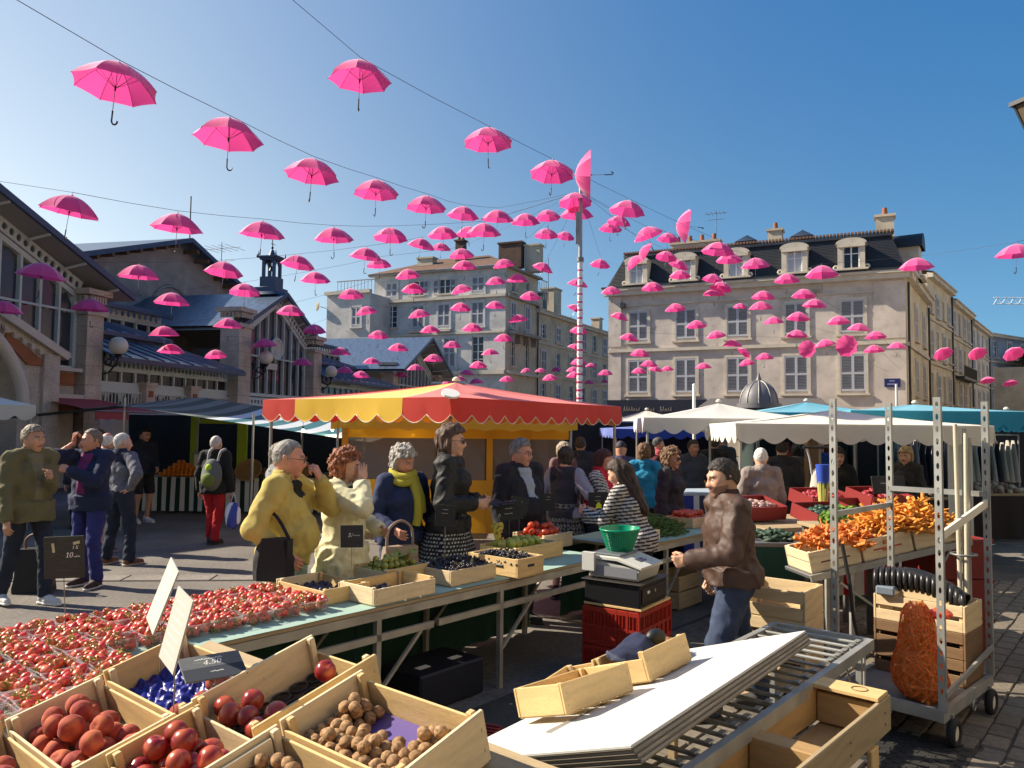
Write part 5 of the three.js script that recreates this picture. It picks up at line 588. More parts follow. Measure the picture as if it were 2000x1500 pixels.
const walnG = [0, 1, 2, 3].map((s) => fruitGeo(16, (v) => { const seam = Math.exp(-Math.pow(v.x * 9, 2)) * 0.1, r = 0.0185 * (1 + seam + 0.09 * nz(v.x * 5 + s * 3, v.y * 3, v.z * 5) + 0.05 * nz(v.x * 11, v.y * 9 + s, v.z * 11)); v.multiplyScalar(r); v.y *= 1.14; }, (x, y, z) => { const k = 0.85 + 0.9 * nz(x * 160 + s, y * 90, z * 160); return [0.36 * k, 0.205 * k, 0.09 * k]; }));
const peachM = pmat(0xffffff, 0.85, { vertexColors: true, sheen: 0.6, sheenColor: rgb(0.5, 0.3, 0.2), sheenRoughness: 0.5 }), glossM = mat(0xffffff, 0.28, { vertexColors: true }), walnM = mat(0xffffff, 0.8, { vertexColors: true }), stalkM = mat([0.09, 0.05, 0.02], 0.8);
const placeFruit = (name, label, cat, group, geos, m, C, l, sc = 1) => { const q = put2(C, l), o = part(name, pick(geos), m, scene, q.toArray(), [rr(-3, 3), rr(-3, 3), rr(-3, 3)]); o.name = numbered(name); o.scale.setScalar(sc); return tag(o, label, cat, group); };
function fill(C, name, label, cat, group, geos, m, r, x0, x1, z0, z1, y, layers, keep = () => true) { for (let k = 0; k < layers; k++) for (let z = z0 + r + k * r; z < z1 - r + 0.001 - k * r; z += r * 2.04) { let row = Math.round((z - z0) / (r * 2)); for (let x = x0 + r + (row % 2) * r * 0.5 + k * r; x < x1 - r * 0.9 - k * r; x += r * 2.06) { if (!keep(x, z, k)) continue; placeFruit(name, label, cat, group, geos, m, C, [x + rr(-0.12, 0.12) * r, y + r + k * r * 1.5 + rr(-0.1, 0.2) * r, z + rr(-0.12, 0.12) * r], rr(0.92, 1.06)); } } }
const PG = 'peaches in the left crate';
fill(cPeach, 'peach', 'fuzzy red peach heaped in the left crate', 'peach', PG, peachG, peachM, 0.039, -0.145, 0.145, -0.265, 0.265, 0.02, 2, (x, z, k) => k === 0 || rnd() < 0.8);
fill(cFront, 'peach', 'fuzzy red peach at the near end of the sloping display', 'peach', 'peaches in the near crate', peachG, peachM, 0.039, -0.14, 0.14, -0.26, 0.26, 0.05, 1, () => rnd() < 0.9);
fill(cBlue, 'peach', 'peach left over beside the blue tissue', 'peach', 'peaches beside the blue tissue', peachG, peachM, 0.038, -0.14, 0.145, 0.03, 0.275, 0.02, 1, (x, z) => z > 0.1 || x > 0.05);
placeFruit('peach', 'bright orange peach sunlit against the crate end above blue tissue', 'peach', undefined, peachG, peachM, cBlue, [0.1, 0.06, -0.1]);
{ const g = quad([-0.14, 0, 0.14], [0.14, 0, 0.14], [0.14, 0, -0.27], [-0.14, 0, -0.27], 40, 50, (u, v, p) => { p.y = 0.03 + 0.035 * Math.abs(nz(p.x * 22, 1, p.z * 22)) + 0.02 * nz(p.x * 50, 4, p.z * 50); }); const q = put2(cBlue, [0, 0.008, 0]); const m = part('tissue_liner', g, pmat([0.012, 0.014, 0.2], 0.35, { side: THREE.DoubleSide }), scene, q.toArray()); m.rotation.copy(cBlue.rotation); m.rotation.order = 'YXZ'; tag(m, 'crumpled deep blue tissue lining the half-empty crate', 'tissue'); }
fill(cNect, 'nectarine', 'smooth red nectarine heaped in the front crate', 'nectarine', 'nectarines in the front crate', nectG, glossM, 0.036, -0.135, 0.135, -0.19, 0.19, 0.045, 2, (x, z, k) => k === 0 || rnd() < 0.85);
fill(cDark, 'nectarine', 'nectarine lying in the black tray crate', 'nectarine', 'nectarines in the black tray crate', nectG, glossM, 0.036, -0.215, 0.21, -0.16, 0.16, 0.07, 1, (x, z) => x < -0.09 || (x > 0.12 && z > 0.0));
{ const q = put2(cDark, [0, 0.012, 0]); const l = [cbx(0.43, 0.006, 0.33, 0.002).clone()]; for (let i = 0; i < 6; i++) for (let j = 0; j < 4; j++) l.push(mv(new THREE.TorusGeometry(0.032, 0.005, 5, 14).rotateX(Math.PI / 2), -0.18 + i * 0.072, 0.016, -0.12 + j * 0.08)); const m = part('fruit_tray', l, mat([0.012, 0.012, 0.014], 0.35), scene, q.toArray()); m.rotation.order = 'YXZ'; m.rotation.copy(cDark.rotation); tag(m, 'black moulded plastic tray with empty fruit cups', 'tray'); }
fill(cWal, 'walnut', 'walnut in its shell heaped in the right crate', 'walnut', 'walnuts in the right crate', walnG, walnM, 0.0185, -0.145, 0.145, -0.25, 0.25, 0.04, 3, (x, z, k) => (x < 0.035 - 0.03 * k || (z > 0.1 && x < 0.12) || (z < -0.14 && x < 0.125)) && (k < 2 || rnd() < 0.3));
placeFruit('walnut', 'lone walnut on the bare purple lining', 'walnut', undefined, walnG, walnM, cWal, [0.1, 0.06, 0.06]);
fill(cWal2, 'walnut', 'walnut in its shell in the lower front crate', 'walnut', 'walnuts in the lower crate', walnG, walnM, 0.0185, -0.14, 0.14, -0.235, 0.235, 0.05, 2, (x, z, k) => x < 0.1 && (k < 1 || rnd() < 0.5));
for (const [C, lab] of [[cWal, 'purple paper sheet lining the walnut crate'], [cWal2, 'purple paper sheet lining the lower walnut crate']]) { const q = put2(C, [0, 0.037, 0]), m = part('paper_liner', cbx(0.285, 0.003, 0.5, 0.001), mat([0.10, 0.065, 0.24], 0.6), scene, q.toArray()); m.rotation.order = 'YXZ'; m.rotation.copy(C.rotation); m.name = numbered('paper_liner'); tag(m, lab, 'paper'); }
// ---------- strawberries in punnets ----------
{
  const bg = [0, 1].map((s) => { const g = new THREE.LatheGeometry([[0, -0.019], [0.006, -0.0165], [0.0115, -0.007], [0.0145, 0.004], [0.0125, 0.0125], [0.006, 0.0155], [0, 0.0145]].map(([x, y]) => new THREE.Vector2(x, y)), 10); return colored(g, (x, y, z, i) => { const k = 0.75 + 0.5 * ((i * 7919 + s * 31) % 13) / 13, pale = Math.max(0, (y - 0.004) * 45); return [(0.56 + 0.1 * pale) * k, (0.045 + 0.05 * s + 0.22 * pale) * k, (0.035 + 0.1 * pale) * k]; }); });
  const cal = (() => { const l = []; for (let i = 0; i < 6; i++) l.push(mv(new THREE.ConeGeometry(0.0045, 0.014, 4).scale(1, 1, 0.35).rotateZ(Math.PI / 2).translate(0.008, 0, 0), 0, 0.0155, 0, i * 1.047)); l.push(rod([0, 0.014, 0], [0.003, 0.024, 0], 0.0012, 4)); return merge(l); })();
  const bm = mat(0xffffff, 0.35, { vertexColors: true }), cm = mat([0.3, 0.36, 0.07], 0.7), trayM = pmat([0.93, 0.93, 0.95], 0.15, { transmission: 0.9, thickness: 0, side: THREE.DoubleSide, specularIntensity: 0.6 });
  const w = 0.165, d = 0.118, hgt = 0.062, tray = merge([quad([-w * 0.42, 0, d * 0.42], [w * 0.42, 0, d * 0.42], [w * 0.5, hgt, d * 0.5], [-w * 0.5, hgt, d * 0.5]), quad([w * 0.42, 0, -d * 0.42], [-w * 0.42, 0, -d * 0.42], [-w * 0.5, hgt, -d * 0.5], [w * 0.5, hgt, -d * 0.5]), quad([w * 0.42, 0, d * 0.42], [w * 0.42, 0, -d * 0.42], [w * 0.5, hgt, -d * 0.5], [w * 0.5, hgt, d * 0.5]), quad([-w * 0.42, 0, -d * 0.42], [-w * 0.42, 0, d * 0.42], [-w * 0.5, hgt, d * 0.5], [-w * 0.5, hgt, -d * 0.5]), quad([-w * 0.42, 0.001, -d * 0.42], [w * 0.42, 0.001, -d * 0.42], [w * 0.42, 0.001, d * 0.42], [-w * 0.42, 0.001, d * 0.42])]), rim = merge([bx(w + 0.008, 0.003, 0.006, 0, hgt, d / 2), bx(w + 0.008, 0.003, 0.006, 0, hgt, -d / 2), bx(0.006, 0.003, d - 0.006, w / 2, hgt, 0), bx(0.006, 0.003, d - 0.006, -w / 2, hgt, 0)]);
  const spots = [];
  for (let i = 0; i < 18; i++) for (let j = 0; j < 10; j++) { const s = 0.2 + i * 0.178 + rr(-0.008, 0.008), n = -4.28 + j * 0.128 + rr(-0.006, 0.006); if (s > 2.82 || (s > 1.5 && n > -3.66) || n > -3.08 || (s > 2.35 && n > -3.7 + (s - 2.35) * 0.1 && rnd() < 0.25)) continue; const [x, , z] = sw(s, n); if (x / -z < -0.73 || z > -1.2) continue; spots.push([x, z, s, n]); }
  spots.sort((a, b) => b[1] - a[1]);
  const berries = [], H1 = H0 - 0.012;
  spots.forEach(([x, z]) => { const yaw = TH + rr(-0.12, 0.12), o = thing('punnet', 'clear plastic punnet brimming with strawberries on the green cloth', 'punnet', [x, H1, z], yaw, 'strawberry punnets'); part('tray', tray, trayM, o); part('rim', rim, trayM, o); for (let a = 0; a < 4; a++) for (let b = 0; b < 3; b++) for (let k = 0; k < 2; k++) { if (k && rnd() < 0.3) continue; const l = [(-0.056 + a * 0.037) + rr(-0.008, 0.008) + k * 0.006, 0.026 + k * 0.032 + rr(-0.004, 0.006), (-0.036 + b * 0.036) + rr(-0.006, 0.006)], q = V(...l).applyAxisAngle(V(0, 1, 0), yaw).add(V(x, H1, z)); berries.push([q, k]); } });
  berries.sort((a, b) => (b[1] - a[1]) || (b[0].z - a[0].z));
  const rest = []; berries.forEach(([q, k], i) => { const e = new THREE.Euler(rr(0.6, 2.6), rr(0, 6), rr(-0.8, 0.8)), s = rr(1.15, 1.55); if (i < 300) { const m = part('strawberry', bg[i % 2], bm, scene, q.toArray()); m.rotation.copy(e); m.scale.setScalar(s); m.name = numbered('strawberry'); tag(m, 'ripe strawberry on top of a clear punnet', 'strawberry', 'strawberries in punnets'); if (i % 4) part('calyx', cal, cm, m); } else rest.push([q, e, s]); });
  for (const [g, m2, nm, f] of [[bg[0], bm, 'strawberry_heap', () => true], [cal, cm, 'strawberry_leaves', (i) => i % 2 === 0]]) { const list = rest.filter((_, i) => f(i)), im = new THREE.InstancedMesh(g, m2, list.length), mx = new THREE.Matrix4(), qn = new THREE.Quaternion(); list.forEach(([q, e, s], i) => im.setMatrixAt(i, mx.compose(q, qn.setFromEuler(e), V(s, s, s)))); im.name = nm; im.castShadow = im.receiveShadow = true; scene.add(im); tag(im, nm === 'strawberry_heap' ? 'strawberries filling the rest of the punnets' : 'green strawberry tops among the berries', nm === 'strawberry_heap' ? 'strawberries' : 'leaves', undefined, 'stuff'); }
}

// ---------- crates along the middle of the row ----------
const at2 = (s, n, y) => { const [x, , z] = sw(s, n); return [x, y, z]; };
const HT = H0 - 0.012, GC = 'crates along the middle tables';
const k1 = crate('low wide crate of dark plums beside the strawberries', { W: 0.34, L: 0.5, eh: 0.085, sh: 0.075, pos: at2(2.98, -4.05, HT), group: GC });
const k2 = crate('low crate with few dark plums and upright end board', { W: 0.5, L: 0.34, eh: 0.09, sh: 0.1, pos: at2(3.24, -3.74, HT), group: GC });
const k3 = crate('crate heaped with green plums', { W: 0.42, L: 0.34, eh: 0.1, sh: 0.085, pos: at2(3.62, -4.12, HT), group: GC });
const k4 = crate('pale crate under the left heap of black grapes', { W: 0.46, L: 0.34, eh: 0.1, sh: 0.1, pos: at2(3.98, -3.86, HT - 0.02), group: GC });
const k5 = crate('yellowish crate with hand slot under black grapes', { W: 0.3, L: 0.48, eh: 0.13, sh: 0.13, m: M.wood[2], one: true, pos: at2(4.42, -3.78, HT - 0.02), group: GC });
part('hand_slot', cbx(0.012, 0.022, 0.09, 0.006), M.black, k5, [-0.1505, 0.075, 0.06]); part('hand_slot', cbx(0.08, 0.022, 0.012, 0.006), M.black, k5, [0, 0.08, 0.241]);
const k6 = crate('apple crate behind the scale', { W: 0.62, L: 0.38, eh: 0.12, sh: 0.11, m: M.wood[2], pos: at2(5.0, -4.1, HT - 0.02), group: GC });
const k7 = crate('tomato crate behind the green basket', { W: 0.42, L: 0.36, eh: 0.12, sh: 0.1, pos: at2(5.6, -4.35, HT - 0.02), group: GC });
const plumG = [fruitGeo(14, (v) => { v.multiplyScalar(0.019); v.y *= 1.25; }, (x, y, z) => { const k = 0.8 + nz(x * 60, y * 60, z * 60) * 0.6; return [0.03 * k, 0.025 * k, 0.06 * k]; })], greenG = [0, 1].map((s) => fruitGeo(14, (v) => v.multiplyScalar(0.023), (x, y, z) => { const k = 0.85 + 0.5 * nz(x * 40 + s * 4, y * 40, z * 40); return [0.36 * k, 0.36 * k, 0.07 * k]; })), appleG = [0, 1].map((s) => fruitGeo(18, (v) => { const st = Math.exp(-(1 - Math.abs(v.y)) * 12) * 0.24; v.multiplyScalar(0.039); v.y *= 0.9; v.y -= Math.sign(v.y) * st * 0.039; }, (x, y, z) => { const k = 0.85 + 0.4 * nz(x * 30 + s * 5, y * 30, z * 30); return s ? [0.5 * k, 0.46 * k, 0.09 * k] : [0.4 * k, 0.47 * k, 0.08 * k]; })), tomG = [fruitGeo(16, (v) => { v.multiplyScalar(0.036); v.y *= 0.85; }, (x, y, z) => { const k = 0.9 + 0.3 * nz(x * 40, y * 40, z * 40); return [0.58 * k, 0.07 * k, 0.025 * k]; })], orangeG = [fruitGeo(14, (v) => v.multiplyScalar(0.042), [0.72, 0.22, 0.015])];
const softM = mat(0xffffff, 0.42, { vertexColors: true });
fill(k1, 'plum', 'dark blue plum in the low wide crate', 'plum', 'plums in the wide crate', plumG, softM, 0.02, -0.15, 0.15, -0.23, 0.23, 0.006, 1, () => rnd() < 0.8);
fill(k2, 'plum', 'dark plum scattered in the crate with the upright end board', 'plum', 'plums in the end-board crate', plumG, softM, 0.02, -0.22, 0.22, -0.15, 0.15, 0.006, 1, (x, z) => rnd() < 0.55);
fill(k3, 'green_plum', 'green plum heaped beside the cream coat', 'plum', 'green plums', greenG, softM, 0.0235, -0.2, 0.2, -0.16, 0.16, 0.01, 4, (x, z, k) => k < 2 || rnd() < 0.85);
fill(k6, 'apple', 'yellow-green apple heaped behind the scale', 'apple', 'apples behind the scale', appleG, softM, 0.039, -0.3, 0.3, -0.18, 0.18, 0.03, 2, (x, z, k) => k === 0 || rnd() < 0.8);
fill(k7, 'tomato', 'red tomato heaped behind the green basket', 'tomato', 'tomatoes behind the basket', tomG, glossM, 0.036, -0.2, 0.2, -0.17, 0.17, 0.04, 3, (x, z, k) => k < 2 || rnd() < 0.8);
{ // black grapes: too many to count
  const gg = new THREE.IcosahedronGeometry(0.0095, 1), l = [];
  for (const [C, w, d, n] of [[k4, 0.22, 0.16, 420], [k5, 0.15, 0.23, 420]]) for (let i = 0; i < n; i++) { const x = rr(-w, w), z = rr(-d, d), top = 0.075 * (1 - Math.pow(x / w, 2) * 0.7) * (1 - Math.pow(z / d, 2) * 0.6) + 0.025 * nz(x * 14, z * 14, 2); l.push(put2(C, [x, 0.09 + top * rr(0.2, 1), z])); }
  const im = new THREE.InstancedMesh(gg, mat([0.018, 0.016, 0.035], 0.4), l.length), mx = new THREE.Matrix4(); l.forEach((p, i) => im.setMatrixAt(i, mx.makeScale(1, 1.15, 1).setPosition(p))); im.name = 'black_grapes'; im.castShadow = true; scene.add(im); tag(im, 'black grapes heaped over two crates', 'grapes', undefined, 'stuff');
  const sg = []; for (let i = 0; i < 70; i++) { const C = pick([k4, k5]), a = put2(C, [rr(-0.14, 0.14), 0.13, rr(-0.15, 0.15)]), b = a.clone().add(V(rr(-0.04, 0.04), rr(0.0, 0.04), rr(-0.04, 0.04))); sg.push(rod(a, b, 0.0016, 4)); } const st = part('grape_stalks', sg, mat([0.2, 0.19, 0.06], 0.8), scene); tag(st, 'dry green stalks among the black grapes', 'stalks', undefined, 'stuff');
  const lf = []; for (let i = 0; i < 14; i++) { const g = new THREE.CircleGeometry(0.03, 9); const p = g.attributes.position; for (let q = 1; q < p.count; q++) { const k = 1 + 0.25 * Math.sin(q * 2.4); p.setXYZ(q, p.getX(q) * k, p.getY(q) * k, 0.006 * Math.sin(q)); } g.computeVertexNormals(); lf.push(mv(g, 0, 0, 0, rr(0, 6), -1.2 + rr(-0.4, 0.4)).translate(...put2(k3, [rr(0.05, 0.24), 0.14 + rr(0, 0.03), rr(-0.12, 0.12)]).toArray())); } const lm = part('vine_leaves', lf, mat([0.3, 0.3, 0.06], 0.7, { side: THREE.DoubleSide }), scene); tag(lm, 'yellowing vine leaves between green plums and black grapes', 'leaves', undefined, 'stuff');
}
// ---------- slate price tags ----------
const chalk = (w, h, draw, bg = '#2c2d2e') => { const c = document.createElement('canvas'); c.width = w; c.height = h; const g = c.getContext('2d'); g.fillStyle = bg; g.fillRect(0, 0, w, h); for (let i = 0; i < 260; i++) { g.fillStyle = `rgba(${150 + 60 * rnd()},${150 + 60 * rnd()},150,${0.02 + 0.03 * rnd()})`; g.fillRect(rnd() * w, rnd() * h, 8 + rnd() * 50, 2 + rnd() * 6); } g.fillStyle = '#e6e4dc'; g.strokeStyle = '#e6e4dc'; g.lineWidth = 3; draw(g); const t = new THREE.CanvasTexture(c); t.colorSpace = THREE.SRGBColorSpace; return t; };
const scrib = (g, x, y, n, s) => { g.beginPath(); g.moveTo(x, y); for (let i = 0; i < n; i++) { g.quadraticCurveTo(x + i * s + s * 0.3, y - s * rr(0.3, 1.1), x + i * s + s * 0.6, y - s * 0.1); g.lineTo(x + (i + 1) * s, y + rr(-2, 2)); } g.stroke(); };
function priceTag(label, pos, yaw, w, h, draw, o = {}) { // slate clipped in a sprung wire standing on a spike
  const T = thing('price_tag', label, 'price tag', pos, yaw), len = o.len || 0.3, tilt = o.tilt || 0, roll = o.roll || 0, slate = new THREE.Group(), bgc = o.bg || '#2c2d2e';
  const top = [o.dx || 0, len, o.dz || 0]; part('spike', tube([[0, 0, 0], [top[0] * 0.4, len * 0.5, top[2] * 0.3], top], 0.0022, 14, 5), M.steelDark, T); part('clip', mv(new THREE.TorusGeometry(0.014, 0.0024, 6, 18).scale(0.7, 1.5, 1), top[0], top[1] + 0.01, top[2], 0, 0, roll), M.steelDark, T);
  const b = part('slate', cbx(w, h, 0.005, 0.001), mat(o.body || [0.03, 0.031, 0.03], 0.75), T, [top[0], top[1] + h * 0.42, top[2]], [tilt, o.spin || 0, roll]); if (o.spin) b.rotation.order = 'ZYX';
  if (draw) part('chalk_writing', new THREE.PlaneGeometry(w * 0.98, h * 0.98), mat(0xffffff, 0.85, { map: chalk(256, Math.round(256 * h / w), draw, bgc) }), b, [0, 0, 0.0032]); return T;
}
priceTag('slate price tag with two pale stickers among the strawberries', at2(1.5, -4.05, HT + 0.03), -0.05, 0.2, 0.2, (g) => { g.font = 'italic 44px serif'; g.fillText('10', 135, 130); scrib(g, 190, 128, 3, 14); g.font = 'italic 26px serif'; g.fillText('1 K', 180, 78); g.fillStyle = '#b9b28c'; g.save(); g.translate(46, 40); g.rotate(-0.12); g.fillRect(0, 0, 18, 58); g.restore(); g.save(); g.translate(186, 36); g.rotate(-0.2); g.fillRect(0, 0, 44, 18); g.restore(); }, { len: 0.3, bg: '#34342c', dx: -0.02, roll: 0.06 });
priceTag('black slate price tag before the cream coat', at2(3.12, -3.95, HT), -0.05, 0.145, 0.14, (g) => { g.font = 'italic 60px serif'; g.fillText('5', 82, 130); g.font = 'italic 52px serif'; g.fillText('/', 122, 126); scrib(g, 150, 118, 4, 18); }, { len: 0.3, roll: 0.03 });
for (const [lab, p, spin, roll] of [['pale slate seen nearly edge-on at the back of the peach crates', [-1.24, 0.96, -2.8], -0.95, -0.36], ['pale slate with chalk lines tilted above the blue tissue crate', [-1.06, 0.92, -2.5], -0.85, -0.24]]) priceTag(lab, p, 0, 0.15, 0.235, (g) => { for (let i = 0; i < 7; i++) scrib(g, 40, 60 + i * 48, 8, 20); }, { len: 0.17, bg: '#b4b5ac', body: [0.42, 0.42, 0.39], spin, roll });
{ const o = priceTag('two-tone slate price tag lying across the peaches', [-1.0, 0.955, -2.66], 0.62, 0.2, 0.13, (g) => { g.fillStyle = '#2d3440'; g.fillRect(0, 84, 256, 90); g.fillStyle = '#e6e4dc'; g.font = 'italic 40px serif'; g.fillText('4.50', 90, 66); scrib(g, 60, 30, 8, 15); scrib(g, 110, 120, 4, 14); }, { len: 0.015, tilt: -1.2, bg: '#5c5f63', body: [0.12, 0.12, 0.12] }); }
for (const [s, n, lab, yaw, w, h, len, roll] of [[4.15, -4.15, 'dark slate on a wire by the scarf wearer', 0.1, 0.15, 0.16, 0.27, -0.05], [4.95, -4.2, 'wide dark slate before the blazer', 0.0, 0.22, 0.15, 0.24, 0.15], [5.2, -4.3, 'second dark slate leaning over the apples', 0.2, 0.16, 0.15, 0.26, -0.2], [5.75, -4.4, 'small slate before the pink vest', 0.1, 0.13, 0.16, 0.24, 0], [6.5, -4.35, 'dark slate with a yellow leaf-shaped sticker by the beans', 0.1, 0.2, 0.22, 0.16, 0.05]]) { const T = priceTag(lab, at2(s, n, HT + 0.05), yaw, w, h, (g) => { scrib(g, 90, 60, 4, 18); scrib(g, 80, 110, 5, 16); }, { len, roll }); if (s === 6.5) part('sticker', extr(Array.from({ length: 20 }, (_, i) => { const a = i / 20 * 6.283, r = i % 2 ? 0.8 : 1; return [Math.cos(a) * 0.035 * r, Math.sin(a) * 0.07 * r]; }), 0.002), mat([0.7, 0.75, 0.01], 0.6), T, [0, 0.2, 0.012]); }
{ const o = thing('grape_bunch', 'bunch of yellow grapes hung on a wire over the apples', 'grapes', at2(4.75, -4.15, 1.0), 0); const g = new THREE.IcosahedronGeometry(0.0125, 1), l = []; for (let i = 0; i < 70; i++) { const t = rnd(), a = rnd() * 6.28, r = 0.042 * Math.sqrt(1 - t) * (0.5 + 0.5 * rnd()) + 0.006; l.push(g.clone().translate(Math.cos(a) * r, 0.06 - t * 0.13, Math.sin(a) * r)); } part('berries', l, pmat([0.6, 0.47, 0.07], 0.3, { transmission: 0.2, thickness: 0 }), o).userData.kind = 'stuff'; part('hook', tube([[0, 0.05, 0], [0, 0.1, 0], [0.012, 0.13, 0], [0.02, 0.11, 0]], 0.003, 14, 5), M.steel, o); part('spike', rod([0.012, 0.12, 0], [0.02, -0.2, 0.01], 0.0022, 5), M.steelDark, o); }
// ---------- scale, basket and plastic crates on the aisle side ----------
{
  const y0 = 0.735, o = thing('shop_scale', 'grey electronic shop scale with sloping keypad', 'scale', at2(5.0, -3.1, y0), TH + 0.1), gm = mat([0.42, 0.42, 0.39], 0.45), gd = mat([0.2, 0.21, 0.23], 0.4);
  part('housing', [extr([[-0.21, 0], [0.17, 0], [0.19, 0.06], [0.19, 0.075], [-0.21, 0.12]].map(([a, b]) => [a, b]), 0.34, 0.006).translate(0, 0, -0.17)].map((g) => mv(g, 0, 0.012, 0, -Math.PI / 2)), gm, o); part('lid', [extr([[-0.22, 0.128], [0.02, 0.128], [0.21, 0.082], [0.21, 0.094], [0.02, 0.146], [-0.22, 0.146]], 0.37, 0.004).translate(0, 0, -0.185)].map((g) => mv(g, 0, 0.012, 0, -Math.PI / 2)), mat([0.56, 0.56, 0.5], 0.5), o);
  part('front_plate', bx(0.005, 0.07, 0.36, -0.19, 0.06, 0), gd, o); part('weighing_plate', cbx(0.3, 0.014, 0.24, 0.004), mat([0.2, 0.22, 0.24], 0.35, { metalness: 0.5 }), o, [0, 0.172, -0.09]); part('display', bx(0.11, 0.004, 0.05), mat([0.06, 0.07, 0.06], 0.2), o, [0.0, 0.136, 0.12], [0.235, 0, 0]); part('side_port', bx(0.005, 0.05, 0.07, 0.173, 0.045, 0.12), M.black, o); for (const a of [-1, 1]) part('foot', mv(new THREE.CylinderGeometry(0.025, 0.03, 0.024, 12), a * 0.12, 0.002, 0.1), mat([0.5, 0.02, 0.02], 0.4), o);
  part('display_pole', [rod([-0.16, 0.0, -0.16], [-0.17, 0.16, -0.2], 0.008), bx(0.04, 0.13, 0.1, -0.2, 0.12, -0.2)], mat([0.55, 0.55, 0.52], 0.5), o);
  const b = thing('plastic_basket', 'bright green woven plastic basket standing on the scale', 'basket', at2(5.06, -3.19, y0 + 0.182), TH + 0.1), bm = pmat([0.0, 0.3, 0.15], 0.3, { transmission: 0.15, thickness: 0, side: THREE.DoubleSide }); const rad = (t) => 0.1 + 0.058 * t, hb = 0.155, st = [];
  for (let i = 0; i < 44; i++) { const a = i / 44 * 6.283, e = (t) => [Math.cos(a) * rad(t) * 1.12, t * hb, Math.sin(a) * rad(t) * 0.9]; part('stave', rod(e(0), e(1), 0.0042, 4), bm, b); } for (let i = 0; i < 13; i++) { const t = i / 12; part('hoop', mv(new THREE.TorusGeometry(rad(t), i === 12 ? 0.008 : 0.0036, 5, 48).rotateX(Math.PI / 2).scale(1.12, 1, 0.9), 0, t * hb, 0), bm, b); } part('inner_wall', new THREE.CylinderGeometry(rad(1) - 0.006, rad(0) - 0.006, hb, 40, 1, true).scale(1.12, 1, 0.9).translate(0, hb / 2, 0), bm, b); part('bottom', new THREE.CylinderGeometry(0.1, 0.1, 0.004, 32).scale(1.12, 1, 0.9), bm, b);
  const c = thing('cash_box', 'black steel cash drawer under the scale', 'cash drawer', at2(5.0, -3.1, 0.565), TH + 0.1); part('case', cbx(0.46, 0.165, 0.44, 0.006), mat([0.012, 0.012, 0.014], 0.3), c, [0, 0.083, 0]); part('top_plate', cbx(0.5, 0.006, 0.48, 0.002), mat([0.03, 0.025, 0.02], 0.4), c, [0, 0.167, 0]); part('drawer_front', cbx(0.4, 0.1, 0.008, 0.003), M.black, c, [0, 0.08, 0.224]); part('lock', mv(new THREE.CylinderGeometry(0.012, 0.012, 0.012, 14), 0.0, 0.1, 0.232, 0, Math.PI / 2), M.steel, c); part('label', bx(0.04, 0.02, 0.002, -0.1, 0.1, 0.23), M.white, c);
  const pl = thing('plywood_sheet', 'plywood sheet between the drawer and the red crates', 'board', at2(5.03, -3.1, 0.548), TH + 0.1); part('sheet', cbx(0.52, 0.016, 0.46, 0.002), M.wood[2], pl, [0, 0.008, 0]);
  const redM = mat([0.30, 0.022, 0.012], 0.4);
  for (let k = 0; k < 2; k++) { const h = 0.27, L = 0.56, W = 0.44, r = thing('plastic_crate', k ? 'upper red plastic crate under the cash drawer' : 'lower red plastic crate standing on the paving under the scale', 'crate', at2(5.03, -3.1, k * (h + 0.002)), TH + 0.1);
    for (const a of [-1, 1]) { part('side', [bx(L, 0.03, 0.012, 0, h - 0.018, a * W / 2), bx(L, 0.03, 0.012, 0, 0.02, a * W / 2), bx(L, 0.02, 0.01, 0, h * 0.5, a * W / 2), bx(L, h, 0.004, 0, h / 2, a * (W / 2 - 0.008)), ...Array.from({ length: 8 }, (_, i) => bx(0.012, h, 0.014, -L / 2 + L * i / 7, h / 2, a * W / 2)), ...Array.from({ length: 22 }, (_, i) => bx(0.006, h * 0.35, 0.012, -L / 2 + L * (i + 0.5) / 22, h * 0.72, a * W / 2))], redM, r); part('end', [bx(0.012, 0.03, W, a * L / 2, h - 0.018, 0), bx(0.012, 0.03, W, a * L / 2, 0.02, 0), bx(0.01, 0.02, W, a * L / 2, h * 0.5, 0), bx(0.004, h, W, a * (L / 2 - 0.008), h / 2, 0), ...Array.from({ length: 6 }, (_, i) => bx(0.014, h, 0.012, a * L / 2, h / 2, -W / 2 + W * i / 5)), ...Array.from({ length: 16 }, (_, i) => bx(0.012, h * 0.35, 0.006, a * L / 2, h * 0.72, -W / 2 + W * (i + 0.5) / 16))], redM, r); } part('base', cbx(L - 0.01, 0.008, W - 0.01, 0.002), redM, r, [0, 0.004, 0]); part('rim', Array.from({ length: 24 }, (_, i) => bx(0.012, 0.012, 0.03, -L / 2 + L * (i + 0.5) / 24, h - 0.006, -W / 2 + 0.02)).concat(Array.from({ length: 24 }, (_, i) => bx(0.012, 0.012, 0.03, -L / 2 + L * (i + 0.5) / 24, h - 0.006, W / 2 - 0.02))), redM, r); }
}
